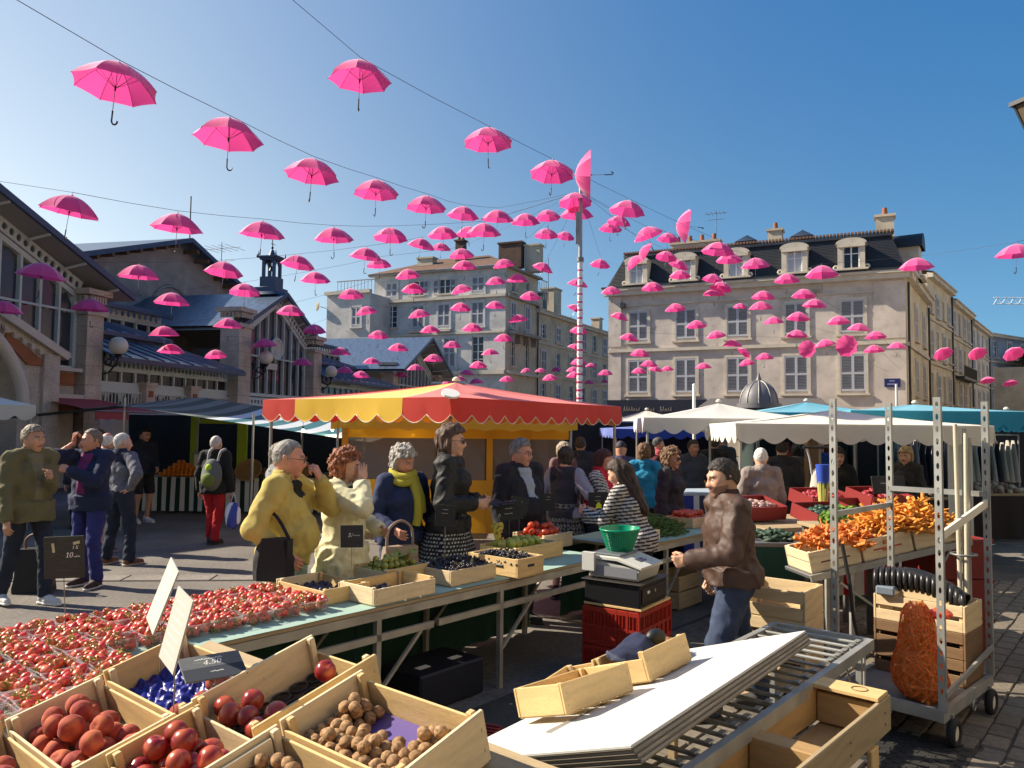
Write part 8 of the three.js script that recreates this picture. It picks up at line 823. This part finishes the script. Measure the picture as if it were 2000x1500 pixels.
// ---------- house at the right edge with lantern and hanging sign ----------
{
  // sunlit house fronts beside and behind the camera: they close the square and throw light back into it
  terrace('cream stone house on the far side of the street opposite the corner house', [64, -84], [19, -25], 12, 9, 3, M.stonePale, M.tile, { shut: 2 }); terrace('sunlit cream stone house along the right side of the street', [7.3, -9.2], [7.3, 11], 10, 6, 3, M.stonePale, M.tile, { shut: 2 }); terrace('pale stone house front closing the square behind the camera', [24, 11.5], [2, 11.5], 11, 7, 3, M.stonePale, M.tile, { shut: 2 }); terrace('second pale stone house front behind the camera', [1.9, 11.5], [-20, 11.5], 10.5, 7, 3, M.stonePale, M.slate, { shut: 2 });
  const s = thing('hanging_sign', 'round cream sign on a scrolled blue iron bracket', 'sign', [5.42, 2.95, -7.6], 0.0), im = mat([0.02, 0.035, 0.1], 0.4); part('bracket', [tube([[1.88, 0.5, 0], [0.9, 0.42, 0], [0.25, 0.36, 0], [-0.02, 0.28, 0], [-0.12, 0.14, 0], [-0.1, 0.0, 0], [0.02, -0.06, 0], [0.1, 0.02, 0], [0.06, 0.1, 0], [0.01, 0.07, 0]], 0.014, 70, 6), tube([[1.88, 0.36, 0], [0.9, 0.3, 0], [0.2, 0.24, 0], [-0.05, 0.12, 0]], 0.012, 40, 6), ...[0.2, 0.4, 0.6, 0.8, 1.1, 1.4].map((x) => mv(new THREE.TorusGeometry(0.055, 0.01, 6, 16), x, 0.33 + x * 0.06, 0))], im, s); part('hanger', rod([0.03, -0.06, 0], [0.19, -0.26, 0], 0.008, 6), im, s);
  part('disc', mv(new THREE.CylinderGeometry(0.3, 0.3, 0.025, 36), 0.36, -0.45, 0, 0, Math.PI / 2), mat([0.6, 0.55, 0.47], 0.6), s); part('rim', mv(new THREE.TorusGeometry(0.3, 0.012, 6, 40), 0.36, -0.45, 0.0), mat([0.4, 0.37, 0.3], 0.5), s); { const c = document.createElement('canvas'); c.width = c.height = 128; const g = c.getContext('2d'); g.fillStyle = '#c9c1b2'; g.fillRect(0, 0, 128, 128); g.fillStyle = '#4a4030'; g.font = 'italic 34px serif'; g.fillText('G', 20, 58); g.fillRect(30, 78, 30, 4); g.fillRect(24, 94, 20, 3); const t = new THREE.CanvasTexture(c); t.colorSpace = THREE.SRGBColorSpace; part('lettering', mv(new THREE.CircleGeometry(0.285, 32), 0.36, -0.45, 0.0135), mat(0xffffff, 0.6, { map: t }), s); }
  const l = thing('street_lantern', 'black street lantern with glass panes at the picture edge', 'lantern', [4.98, 4.62, -7.1], 0.3); part('cap', new THREE.ConeGeometry(0.24, 0.16, 4).rotateY(0.78), M.iron, l, [0, 0.42, 0]); part('top_rim', bx(0.42, 0.04, 0.42, 0, 0.33, 0), M.iron, l); for (const a of [-1, 1]) for (const b of [-1, 1]) part('bar', rod([a * 0.1, 0, b * 0.1], [a * 0.18, 0.32, b * 0.18], 0.013, 5), M.iron, l); for (let i = 0; i < 4; i++) part('pane', quad([-0.1, 0, 0.1], [0.1, 0, 0.1], [0.175, 0.31, 0.175], [-0.175, 0.31, 0.175]).rotateY(i * Math.PI / 2), pmat([0.22, 0.17, 0.11], 0.2, { transmission: 0.5, thickness: 0, side: THREE.DoubleSide }), l); part('foot', bx(0.22, 0.03, 0.22, 0, -0.015, 0), M.iron, l); part('arm', tube([[0, -0.03, 0], [0.3, -0.4, 0.1], [1.2, -0.5, 0.3], [2.35, -0.2, 0.4]], 0.022, 30, 6), M.iron, l);
}

// ---------- the people ----------
const wp = (P, l) => P.o.localToWorld(V(...l)).toArray();
const dn = (c, k = 0.16) => (x, y, z) => { const n = 1 + k * nz(x * 9, y * 9, z * 9); return [c[0] * n, c[1] * n, c[2] * n]; };
const jeans = dn([0.03, 0.045, 0.09], 0.4), darkJeans = dn([0.014, 0.02, 0.04], 0.4), N = 0.0115, FAR = 0.024;
const put = (P) => { P.o.updateMatrixWorld(true); return P; };
const tanned = [0.5, 0.26, 0.16], fair = [0.6, 0.34, 0.24], ruddy = [0.58, 0.27, 0.18];
// left-hand group
const pOlive = put(person({ label: 'smiling man in olive field jacket with a round sleeve patch', x: -4.85, z: -7.85, yaw: 62, H: 1.86, cell: N, skin: tanned, head: [8, 6, 0], hair: 'short', hairColor: [0.12, 0.09, 0.06], hair2: [0.3, 0.26, 0.2], feet: [[0.12, 0.16], [-0.13, -0.2]], hands: [[0.02, 1.28, 0.3], [-0.28, 0.86, 0.12]], grip: ['grip', 'relaxed'], top: { color: dn([0.13, 0.115, 0.055]), hem: 0.45, fit: 0.034, collar: 0.035, inner: [0.17, 0.15, 0.09], flare: 0.05, amp: 0.022 }, bottom: { color: darkJeans }, shoes: [0.62, 0.6, 0.58], sole: [0.7, 0.69, 0.66] }));
const pPhone = put(person({ label: 'man in navy quilted jacket talking on a mobile phone', x: -4.72, z: -8.75, yaw: -12, H: 1.82, cell: N, skin: ruddy, bulk: 1.06, head: [-24, 2, -6], hair: 'crop', hairColor: [0.13, 0.1, 0.08], feet: [[0.14, 0.05], [-0.12, -0.04]], hands: [[-0.02, 1.3, 0.3], [-0.155, 1.6, 0.1]], grip: ['grip', 'grip'], palm: [undefined, [1, 0.2, 0]], poles: [[0.7, -0.8, 0.0], [-0.35, -1, 0.25]], handDir: [undefined, [0.1, 0.9, -0.1]], top: { color: dn([0.012, 0.02, 0.06]), hem: 0.47, fit: 0.032, collar: 0.04, inner: [0.16, 0.02, 0.11], amp: 0.02 }, bottom: { color: dn([0.025, 0.03, 0.16], 0.3) }, shoes: [0.04, 0.02, 0.02], sole: [0.6, 0.58, 0.55] }));
const pFleece = put(person({ label: 'white-haired man seen from behind in grey and navy fleece, hands on hips', x: -5.05, z: -10.05, yaw: 158, H: 1.75, cell: N, skin: fair, bulk: 1.04, head: [-28, 4, 0], hair: 'crop', hairColor: [0.42, 0.4, 0.36], hair2: [0.62, 0.6, 0.56], feet: [[0.17, 0.0], [-0.17, 0.06]], hands: [[0.2, 0.99, -0.03], [-0.2, 0.99, -0.03]], poles: [[1, 0.05, -0.35], [-1, 0.05, -0.35]], handDir: [[-0.5, -0.7, -0.2], [0.5, -0.7, -0.2]], top: { color: (x, y, z) => { const yoke = y > 1.27 && Math.abs(x) < 0.19, n = 1 + 0.5 * nz(x * 50, y * 50, z * 50); return yoke ? [0.016, 0.02, 0.045] : [0.13 * n, 0.13 * n, 0.155 * n]; }, hem: 0.545, fit: 0.026, collar: 0.04, collarColor: [0.016, 0.02, 0.045], amp: 0.018 }, bottom: { color: darkJeans, fit: 0.02 }, shoes: [0.16, 0.07, 0.03], sole: [0.5, 0.4, 0.3] }));
put(person({ label: 'bald elderly man in dark jacket and beige shorts behind the fleece wearer', x: -5.75, z: -11.0, yaw: 150, H: 1.74, cell: 0.018, skin: ruddy, head: [40, 0, 0], hair: 'thin', hairColor: [0.5, 0.48, 0.45], top: { color: dn([0.03, 0.035, 0.05]), hem: 0.5, fit: 0.03 }, bottom: { kind: 'shorts', color: dn([0.32, 0.27, 0.2]) }, shoes: [0.12, 0.1, 0.1], sole: [0.3, 0.3, 0.3] }));
put(person({ label: 'dark-haired young man in navy jacket and black shorts with white trainers', x: -6.72, z: -14.2, yaw: 55, H: 1.8, cell: 0.018, skin: tanned, head: [5, 22, 0], hair: 'short', hairColor: [0.012, 0.01, 0.01], hands: [[0.12, 1.0, 0.25], [-0.22, 0.93, 0.1]], top: { color: dn([0.012, 0.018, 0.035]), hem: 0.49, fit: 0.024, collar: 0.03 }, bottom: { kind: 'shorts', color: [0.012, 0.012, 0.015] }, shoes: [0.6, 0.58, 0.56], sole: [0.65, 0.64, 0.62] }));
const pRed = put(person({ label: 'white-haired man walking away in black jacket and red trousers', x: -4.52, z: -11.85, yaw: 172, H: 1.69, cell: 0.014, skin: fair, head: [0, 6, 0], hair: 'crop', hairColor: [0.4, 0.36, 0.32], hair2: [0.6, 0.55, 0.5], feet: [[0.05, 0.05], [-0.06, -0.04]], top: { color: dn([0.012, 0.014, 0.012]), hem: 0.45, fit: 0.035, collar: 0.03, collarColor: [0.05, 0.02, 0.01] }, bottom: { color: dn([0.42, 0.012, 0.015]), fit: 0.02 }, shoes: [0.03, 0.02, 0.02] }));
for (const [x, z, yaw, hair, hc, tc, label, H] of [[-7.4, -13.4, 20, 'curly', [0.02, 0.015, 0.012], [0.03, 0.025, 0.03], 'curly-haired woman in dark coat beside the hall stalls', 1.62], [-7.75, -14.6, -30, 'short', [0.2, 0.17, 0.14], [0.05, 0.04, 0.04], 'grey-haired man in brown jacket under the red awning', 1.74], [-6.6, -12.6, 120, 'bob', [0.03, 0.02, 0.015], [0.02, 0.03, 0.07], 'woman in blue jacket with dark bob behind the phone caller', 1.64], [-7.2, -10.2, 60, 'short', [0.06, 0.05, 0.04], [0.04, 0.04, 0.045], 'short-haired man in grey top by the white tent', 1.74]]) put(person({ label, x, z, yaw, H, cell: FAR, hair, hairColor: hc, fem: hair === 'curly' || hair === 'bob', top: { color: dn(tc), hem: 0.46, fit: 0.025 }, bottom: { color: darkJeans } }));
// customers along the stall
const pYellow = put(person({ label: 'grey-haired man in yellow jacket and glasses, hand on chin', x: -1.56, z: -5.38, yaw: 86, H: 1.79, cell: N, skin: ruddy, bulk: 1.03, belly: 0.03, head: [10, 6, 0], hair: 'crop', hairColor: [0.16, 0.15, 0.14], hair2: [0.34, 0.32, 0.3], glasses: 'thin', hands: [[0.03, 1.46, 0.24], [-0.23, 0.98, 0.1]], grip: ['grip', 'relaxed'], palm: [[0, 0, -1]], handDir: [[-0.3, 0.8, -0.35]], poles: [[0.5, -0.8, 0.4], [-0.6, -0.3, -0.7]], top: { color: dn([0.47, 0.37, 0.105]), hem: 0.50, fit: 0.03, collar: 0.04, inner: [0.012, 0.012, 0.014], innerLow: 0.745, amp: 0.026, flare: 0.05, hemWave: 0.02 }, bottom: { color: dn([0.26, 0.36, 0.29]), fit: 0.03 } }));
const pCream = put(person({ label: 'auburn-haired woman in long cream coat, hand against her cheek', x: -1.24, z: -5.78, yaw: 74, H: 1.71, cell: N, fem: 1, skin: fair, bulk: 1.02, head: [12, 4, 6], hair: 'curly', hairColor: [0.13, 0.035, 0.012], hair2: [0.3, 0.1, 0.04], hands: [[0.2, 1.05, 0.2], [-0.05, 1.42, 0.17]], handDir: [undefined, [0.25, 0.95, -0.1]], palm: [undefined, [0.6, 0, -0.7]], grip: ['relaxed', 'flat'], poles: [[0.6, -0.6, -0.4], [-0.7, -0.7, 0.45]], top: { color: dn([0.6, 0.56, 0.36]), hem: 0.30, fit: 0.034, collar: 0.045, inner: [0.05, 0.08, 0.07], innerLow: 0.76, amp: 0.026, flare: 0.16 }, bottom: { color: dn([0.1, 0.1, 0.1]) } }));
const pScarf = put(person({ label: 'short grey-haired woman in navy sweater with mustard scarf looking down', x: -0.92, z: -6.55, yaw: 38, H: 1.72, cell: N, fem: 1, skin: ruddy, bulk: 1.1, head: [14, 20, 4], hair: 'curly', hairColor: [0.25, 0.22, 0.19], hair2: [0.45, 0.42, 0.38], hands: [[0.24, 1.0, 0.2], [-0.2, 1.0, 0.24]], top: { color: dn([0.014, 0.024, 0.075]), hem: 0.5, fit: 0.026, amp: 0.02 }, bottom: { color: dn([0.04, 0.05, 0.09]) } }));
const dots = (x, y, z) => { const a = Math.atan2(z, x) * 9, b = y * 34, i = Math.round(b), u = a + (i % 2) * 0.5; return Math.hypot((u - Math.round(u)) * 1.1, b - i) < 0.27 ? [0.55, 0.54, 0.52] : [0.01, 0.01, 0.011]; };
const pBlack = put(person({ label: 'tall woman in black blouse and dotted skirt with sunglasses holding a wallet', x: -0.53, z: -6.62, yaw: 82, H: 1.91, cell: 0.010, fem: 1, skin: fair, bulk: 1.02, head: [2, 2, 0], hair: 'bob', hairColor: [0.05, 0.028, 0.018], hair2: [0.13, 0.07, 0.045], glasses: 'dark', hands: [[0.12, 1.2, 0.26], [-0.13, 1.2, 0.27]], grip: ['grip', 'pinch'], poles: [[0.6, -0.7, -0.6], [-0.7, -0.7, -0.7]], top: { color: dn([0.008, 0.008, 0.009]), hem: 0.5, fit: 0.034, collar: 0.03, amp: 0.026, rough: 0.7, sleeve: 0.9 }, bottom: { kind: 'skirt', hem: 0.24, flare: 0.3, color: dots } }));
const pSuit = put(person({ label: 'grey moustached man in dark blazer with glasses looking at the fruit', x: 0.08, z: -7.35, yaw: 40, H: 1.78, cell: N, skin: ruddy, bulk: 1.14, belly: 0.04, head: [18, 8, 0], hair: 'short', hairColor: [0.1, 0.09, 0.085], hair2: [0.25, 0.24, 0.23], moustache: [0.4, 0.38, 0.36], glasses: 'thin', top: { color: dn([0.012, 0.012, 0.022]), hem: 0.46, fit: 0.03, collar: 0.035, inner: [0.3, 0.34, 0.42], innerLow: 0.66, vneck: 1.2, amp: 0.02 }, bottom: { color: dn([0.02, 0.02, 0.03]) } }));
const flow = (x, y, z) => { const u = (Math.atan2(z, x) * 4), v = y * 14, r = Math.hypot(u - Math.round(u), v - Math.round(v)); return r < 0.2 ? [0.012, 0.012, 0.013] : r < 0.4 ? [0.2, 0.2, 0.21] : [0.02, 0.02, 0.022]; };
put(person({ label: 'woman seen from behind in grey blouse, dark vest and patterned skirt', x: 0.58, z: -8.35, yaw: 150, H: 1.68, cell: 0.013, fem: 1, skin: fair, head: [0, 10, 0], hair: 'bun', hairColor: [0.025, 0.017, 0.013], hands: [[0.25, 1.1, 0.25], [-0.28, 1.15, 0.2]], top: { color: (x, y, z) => Math.abs(x) < 0.15 ? [0.03, 0.03, 0.045] : [0.26, 0.27, 0.36], hem: 0.52, fit: 0.022, sleeve: 0.45 }, bottom: { kind: 'skirt', hem: 0.28, color: flow } }));
const stripesRW = (x, y, z) => Math.hypot(x, 0) > 0.17 || y < 1.0 ? (Math.sin((y + x * 0.6) * 190) > 0 ? [0.6, 0.57, 0.55] : [0.05, 0.05, 0.06]) : [0.55, 0.012, 0.035];
put(person({ label: 'woman with short dark red hair in bright pink padded vest over striped sleeves', x: 0.9, z: -8.4, yaw: 72, H: 1.66, cell: 0.010, fem: 1, skin: ruddy, bulk: 1.06, lean: 8, head: [0, 16, 0], hair: 'fringe', hairColor: [0.035, 0.01, 0.008], hair2: [0.09, 0.025, 0.02], glasses: 'thin', hands: [[0.1, 1.02, 0.4], [-0.08, 1.02, 0.42]], grip: ['pinch', 'pinch'], top: { name: 'vest', color: stripesRW, hem: 0.5, fit: 0.03, collar: 0.04, collarColor: [0.55, 0.012, 0.035], amp: 0.024 }, bottom: { color: darkJeans } }));
const st2 = (x, y, z) => Math.sin((y + z * 0.15) * 210) > 0.1 ? [0.5, 0.48, 0.47] : [0.012, 0.012, 0.014];
const pSales = put(person({ label: 'long-haired stallholder in striped top bending over the scale', x: 1.12, z: -6.75, yaw: -122, H: 1.64, cell: 0.0085, fem: 1, skin: fair, lean: 20, head: [10, 24, 0], hair: 'long', hairColor: [0.014, 0.01, 0.008], hair2: [0.075, 0.04, 0.025], hands: [[0.05, 1.08, 0.5], [-0.16, 1.06, 0.48]], grip: ['pinch', 'pinch'], top: { name: 'striped_top', color: st2, hem: 0.48, fit: 0.014, amp: 0.012 }, bottom: { color: darkJeans } }));
const pSeller = put(person({ label: 'dark-haired stubbled stallholder in brown zipped jacket striding past the boards', x: 1.44, z: -5.05, yaw: -84, H: 1.70, cell: 0.0095, skin: [0.5, 0.28, 0.18], bulk: 1.05, lean: 5, stubble: 0.55, head: [6, 10, 0], hair: 'short', hairColor: [0.012, 0.009, 0.007], hair2: [0.035, 0.025, 0.02], feet: [[0.09, 0.22], [-0.09, -0.22]], hands: [[0.14, 1.02, 0.34], [-0.24, 0.84, 0.06]], grip: ['grip', 'grip'], poles: [[0.7, -0.4, -0.7], [-0.6, -0.4, -0.8]], top: { color: dn([0.055, 0.025, 0.015]), hem: 0.5, fit: 0.034, collar: 0.045, amp: 0.02, rough: 0.62 }, bottom: { color: jeans, fit: 0.024 }, shoes: [0.04, 0.035, 0.03] }));
// shoppers under the far awnings
const crowd = [[1.58, -11.2, 175, 1.68, 'cap', [0.012, 0.012, 0.02], [0.06, 0.05, 0.13], 0, 'man in flat black cap and purple jacket seen from behind'], [1.78, -10.4, 168, 1.67, 'bob', [0.1, 0.05, 0.02], [0.01, 0.19, 0.36], 1, 'woman in bright turquoise jacket with short brown hair'], [1.82, -8.9, 52, 1.66, 'curly', [0.12, 0.065, 0.03], [0.03, 0.025, 0.035], 1, 'woman with blond highlights and sunglasses in dark coat'], [3.0, -9.3, 186, 1.66, 'crop', [0.5, 0.48, 0.45], [0.26, 0.215, 0.195], 0, 'white-haired man in beige jacket walking away'], [4.45, -12.1, 172, 1.66, 'bun', [0.02, 0.02, 0.02], [0.2, 0.2, 0.19], 1, 'woman in pale grey top with her back turned'], [4.6, -10.9, -25, 1.62, 'bob', [0.02, 0.014, 0.01], [0.01, 0.01, 0.012], 1, 'stallholder in black top facing the red crates'], [2.9, -12.4, 20, 1.7, 'short', [0.03, 0.03, 0.03], [0.06, 0.07, 0.1], 0, 'man in slate blue jumper under the blue awning'], [3.55, -13.6, 150, 1.74, 'short', [0.05, 0.04, 0.03], [0.02, 0.02, 0.025], 0, 'man in black coat behind the beige jacket'], [3.9, -14.4, 180, 1.78, 'crop', [0.2, 0.18, 0.16], [0.05, 0.055, 0.065], 0, 'tall man in grey parka with his back to the square'], [2.3, -13.0, -40, 1.64, 'long', [0.03, 0.02, 0.012], [0.1, 0.02, 0.03], 1, 'woman with long hair in dark red top'], [1.1, -12.4, 160, 1.72, 'short', [0.04, 0.03, 0.02], [0.03, 0.03, 0.04], 0, 'man in charcoal jacket near the striped mast'], [0.75, -11.2, 30, 1.66, 'bob', [0.25, 0.2, 0.15], [0.15, 0.08, 0.09], 1, 'fair-haired woman in dusty rose jacket near the mast'], [11.2, -17.4, 190, 1.74, 'short', [0.02, 0.02, 0.02], [0.012, 0.012, 0.014], 0, 'figure in black walking up the street beside the stalls'], [5.4, -10.6, -60, 1.66, 'bob', [0.3, 0.22, 0.12], [0.03, 0.03, 0.03], 1, 'blonde woman in black behind the roll cage'], [5.0, -12.6, 200, 1.72, 'cap', [0.02, 0.05, 0.2], [0.015, 0.04, 0.22], 0, 'man in royal blue top and cap by the post'], [2.75, -14.6, 90, 1.7, 'short', [0.05, 0.05, 0.05], [0.3, 0.05, 0.06], 0, 'man with red scarf top deep under the blue awning'], [-1.1, -8.6, 120, 1.72, 'short', [0.1, 0.08, 0.06], [0.25, 0.25, 0.26], 0, 'man in pale shirt half hidden behind the yellow jacket'], [4.05, -11.6, 165, 1.7, 'short', [0.04, 0.03, 0.025], [0.035, 0.035, 0.045], 0, 'stooping man in dark jacket beside the pale grey top']];
crowd[16][0] = -2.15; crowd[16][1] = -7.2;
crowd.forEach(([x, z, yaw, H, hair, hc, tc, fem, label], i) => put(person({ label, x, z, yaw, H, fem, hair, hairColor: hc, cell: z > -10.8 ? 0.014 : FAR, skin: i % 2 ? fair : tanned, glasses: i === 2 ? 'dark' : undefined, head: [rr(-20, 20), rr(0, 12), 0], hands: i % 3 ? undefined : [[0.2, 1.0, 0.25], undefined], top: { color: dn(tc), hem: fem ? 0.46 : 0.48, fit: 0.028, collar: 0.03, amp: 0.022 }, bottom: { color: i % 2 ? darkJeans : dn([0.03, 0.03, 0.035]) } })));
// ---------- things people carry ----------
single('mobile_phone', cbx(0.012, 0.14, 0.068, 0.004), M.black, 'black mobile phone held to the ear of the navy jacket man', 'phone', wp(pPhone, [-0.13, 1.66, 0.06]), -12 * RAD);
{ const o = thing('wallet', 'open black wallet in the hands of the woman in black', 'wallet', wp(pBlack, [-0.02, 1.19, 0.42]), 82 * RAD); part('flap', cbx(0.2, 0.012, 0.1, 0.004), M.black, o, [0, 0, 0], [0.25, 0, 0.1]); part('flap', cbx(0.2, 0.012, 0.1, 0.004), M.black, o, [0, 0.008, 0.1], [-0.1, 0, 0.1]); part('clasp', bx(0.03, 0.006, 0.015), M.steel, o, [0, 0.02, 0.12]); }
function shoulderBag(name, label, P, l, w, h, d, m, strapTo) { const o = thing(name, label, 'bag', wp(P, l), P.o.rotation.y); const g = new THREE.BoxGeometry(w, h, d, 8, 8, 3), p = g.attributes.position; for (let i = 0; i < p.count; i++) { const x = p.getX(i) / w * 2, y = p.getY(i) / h * 2, z = p.getZ(i); p.setZ(i, z * (1.1 - 0.35 * x * x - 0.3 * Math.max(0, y) + 0.15 * nz(x * 2, y * 2, 3))); p.setX(i, p.getX(i) * (1 - 0.08 * y)); } g.computeVertexNormals(); part('pouch', metreUV(g), m, o); part('flap', cbx(w * 0.96, h * 0.42, 0.012, 0.004), m, o, [0, h * 0.26, d * 0.42]); part('strap', strapTo.map((s) => tube(s, 0.012, 20, 5)), m, o); return o; }
shoulderBag('shoulder_bag', 'black cloth bag slung at the hip of the yellow jacket', pYellow, [-0.33, 0.97, 0.06], 0.1, 0.27, 0.24, mat([0.012, 0.012, 0.014], 0.85), [[[0, 0.12, 0.1], [0.05, 0.25, 0], [0.1, 0.33, -0.12], [0.16, 0.32, -0.22]]]);
shoulderBag('hand_bag', 'taupe leather handbag hanging beside the woman with the mustard scarf', pScarf, [-0.18, 0.78, 0.3], 0.3, 0.21, 0.1, mat([0.3, 0.22, 0.17], 0.55), [[[-0.12, 0.09, 0], [-0.1, 0.24, 0], [0, 0.3, 0], [0.1, 0.24, 0], [0.12, 0.09, 0]]]);
{ const o = thing('scarf', 'mustard knitted scarf wound round the neck of the grey-haired woman', 'scarf', wp(pScarf, [0, pScarf.nb[1] + 0.02, 0.01]), pScarf.o.rotation.y), m = mat([0.5, 0.43, 0.05], 0.95, { bumpMap: TF, bumpScale: 0.004 }); const ring = []; for (let i = 0; i < 12; i++) { const a = i / 12 * 6.283; ring.push([Math.cos(a) * 0.088, 0.012 * Math.sin(a * 2) - 0.02 * Math.sin(a), Math.sin(a) * 0.085 + 0.012]); } part('wrap', tube(ring, 0.036, 48, 10, true), m, o); part('wrap', tube(ring.map(([x, y, z]) => [x * 1.12, y - 0.045, z * 1.15 + 0.008]), 0.032, 48, 10, true), m, o); part('tail', tube([[0.03, -0.05, 0.11], [0.05, -0.18, 0.16], [0.06, -0.34, 0.16], [0.05, -0.42, 0.15]], 0.04, 16, 8), m, o); part('tail', tube([[0.06, -0.05, 0.1], [0.1, -0.2, 0.14], [0.12, -0.32, 0.13]], 0.035, 16, 8), m, o); }
{ const o = thing('backpack', 'grey backpack with lime green pockets on the red trousers walker', 'backpack', wp(pRed, [-0.1, 1.06, -0.26]), pRed.o.rotation.y); const f = uni([ell([0, 0, 0], [0.155, 0.24, 0.1]), ell([0, -0.05, -0.04], [0.13, 0.13, 0.1])], 0.04); part('pack', surfaceNets(f, [-0.2, -0.3, -0.2], [0.2, 0.3, 0.15], 0.012), mat([0.13, 0.14, 0.12], 0.85), o); part('pocket', surfaceNets(ell([0, -0.07, -0.11], [0.105, 0.105, 0.05]), [-0.15, -0.2, -0.2], [0.15, 0.1, 0], 0.01), mat([0.15, 0.19, 0.03], 0.8), o); part('top_pocket', surfaceNets(ell([0.01, 0.1, -0.075], [0.055, 0.07, 0.035]), [-0.1, 0, -0.15], [0.1, 0.2, 0], 0.01), mat([0.42, 0.6, 0.02], 0.7), o); for (const s of [-1, 1]) part('strap', tube([[s * 0.08, 0.2, 0.02], [s * 0.09, 0.34, 0.08], [s * 0.1, 0.38, 0.2]], 0.022, 14, 6), mat([0.3, 0.3, 0.29], 0.8), o); }
{ const o = thing('carrier_bag', 'white and blue plastic carrier bag in the hand of the red trousers walker', 'bag', wp(pRed, [-0.33, 0.52, -0.02]), 170 * RAD), m = pmat([0.6, 0.6, 0.62], 0.4, { transmission: 0.2, thickness: 0, side: THREE.DoubleSide }); const g = surfaceNets((x, y, z) => ell([0, -0.08, 0], [0.13, 0.2, 0.07])(x, y, z) + 0.012 * nz(x * 14, y * 9, z * 14), [-0.2, -0.32, -0.14], [0.2, 0.2, 0.14], 0.012); part('sack', colored(g, (x, y) => x + y * 0.3 < 0.02 && x > -0.09 ? [0.06, 0.08, 0.4] : [0.9, 0.9, 0.92]), pmat(0xffffff, 0.45, { vertexColors: true }), o); part('handles', [tube([[-0.05, 0.08, 0], [-0.02, 0.2, 0], [0, 0.27, 0]], 0.01, 10, 5), tube([[0.05, 0.08, 0], [0.02, 0.2, 0], [0, 0.27, 0]], 0.01, 10, 5)], m, o); }
{ const o = thing('shopping_bag', 'dark patterned shopping bag with brown trim standing by the phone caller', 'bag', [-5.13, 0, -8.45], 0.15), g = new THREE.BoxGeometry(0.34, 0.46, 0.2, 6, 8, 4), p = g.attributes.position; for (let i = 0; i < p.count; i++) { const y = p.getY(i) / 0.23; p.setX(i, p.getX(i) * (0.95 - 0.1 * y) + 0.012 * nz(p.getX(i) * 9, y * 3, p.getZ(i) * 9)); p.setZ(i, p.getZ(i) * (1 - 0.25 * y)); } g.computeVertexNormals(); part('sack', metreUV(g.translate(0, 0.235, 0)), mat([0.018, 0.016, 0.015], 0.7, { map: TS }), o); part('trim', surfaceNets((x, y, z) => Math.max(ell([0.15, 0.22, 0.03], [0.06, 0.22, 0.12])(x, y, z), -y + 0.01), [0.05, 0, -0.12], [0.25, 0.5, 0.2], 0.012), mat([0.2, 0.1, 0.05], 0.6, { map: TS }), o); part('handle', tube([[0.1, 0.43, 0], [0.12, 0.56, 0.02], [0, 0.62, 0.02], [-0.1, 0.56, 0], [-0.1, 0.43, 0]], 0.014, 24, 6), mat([0.16, 0.08, 0.05], 0.6), o); }
{ const m = pOlive, o = thing('sleeve_patch', 'round red and white badge on the olive jacket sleeve', 'badge', wp(m, [-0.275, 1.36, 0.0]), m.o.rotation.y - Math.PI / 2); part('disc', mv(new THREE.CylinderGeometry(0.045, 0.045, 0.012, 24), 0, 0, 0, 0, Math.PI / 2), mat([0.4, 0.02, 0.05], 0.8), o); part('emblem', mv(new THREE.CylinderGeometry(0.022, 0.022, 0.006, 18), 0, 0, 0.008, 0, Math.PI / 2), mat([0.6, 0.5, 0.5], 0.8), o); }
{ const o = thing('shopping_trolley', 'folding wheeled shopping trolley with white frame behind the cream coat', 'trolley', [-1.55, 0, -6.3], 0.6); part('frame', [rod([-0.15, 0.1, 0], [-0.15, 0.95, 0.04], 0.011), rod([0.15, 0.1, 0], [0.15, 0.95, 0.04], 0.011), rod([-0.15, 0.3, 0.01], [0.15, 0.3, 0.01], 0.009), rod([-0.15, 0.95, 0.04], [0.15, 0.95, 0.04], 0.014)], M.white, o); part('sack', new THREE.BoxGeometry(0.28, 0.5, 0.2).translate(0, 0.4, 0.12), M.black, o); for (const s of [-1, 1]) part('wheel', mv(new THREE.TorusGeometry(0.075, 0.018, 8, 20).rotateY(Math.PI / 2), s * 0.17, 0.093, 0), M.rubber, o); }
renderer.render(scene, camera);
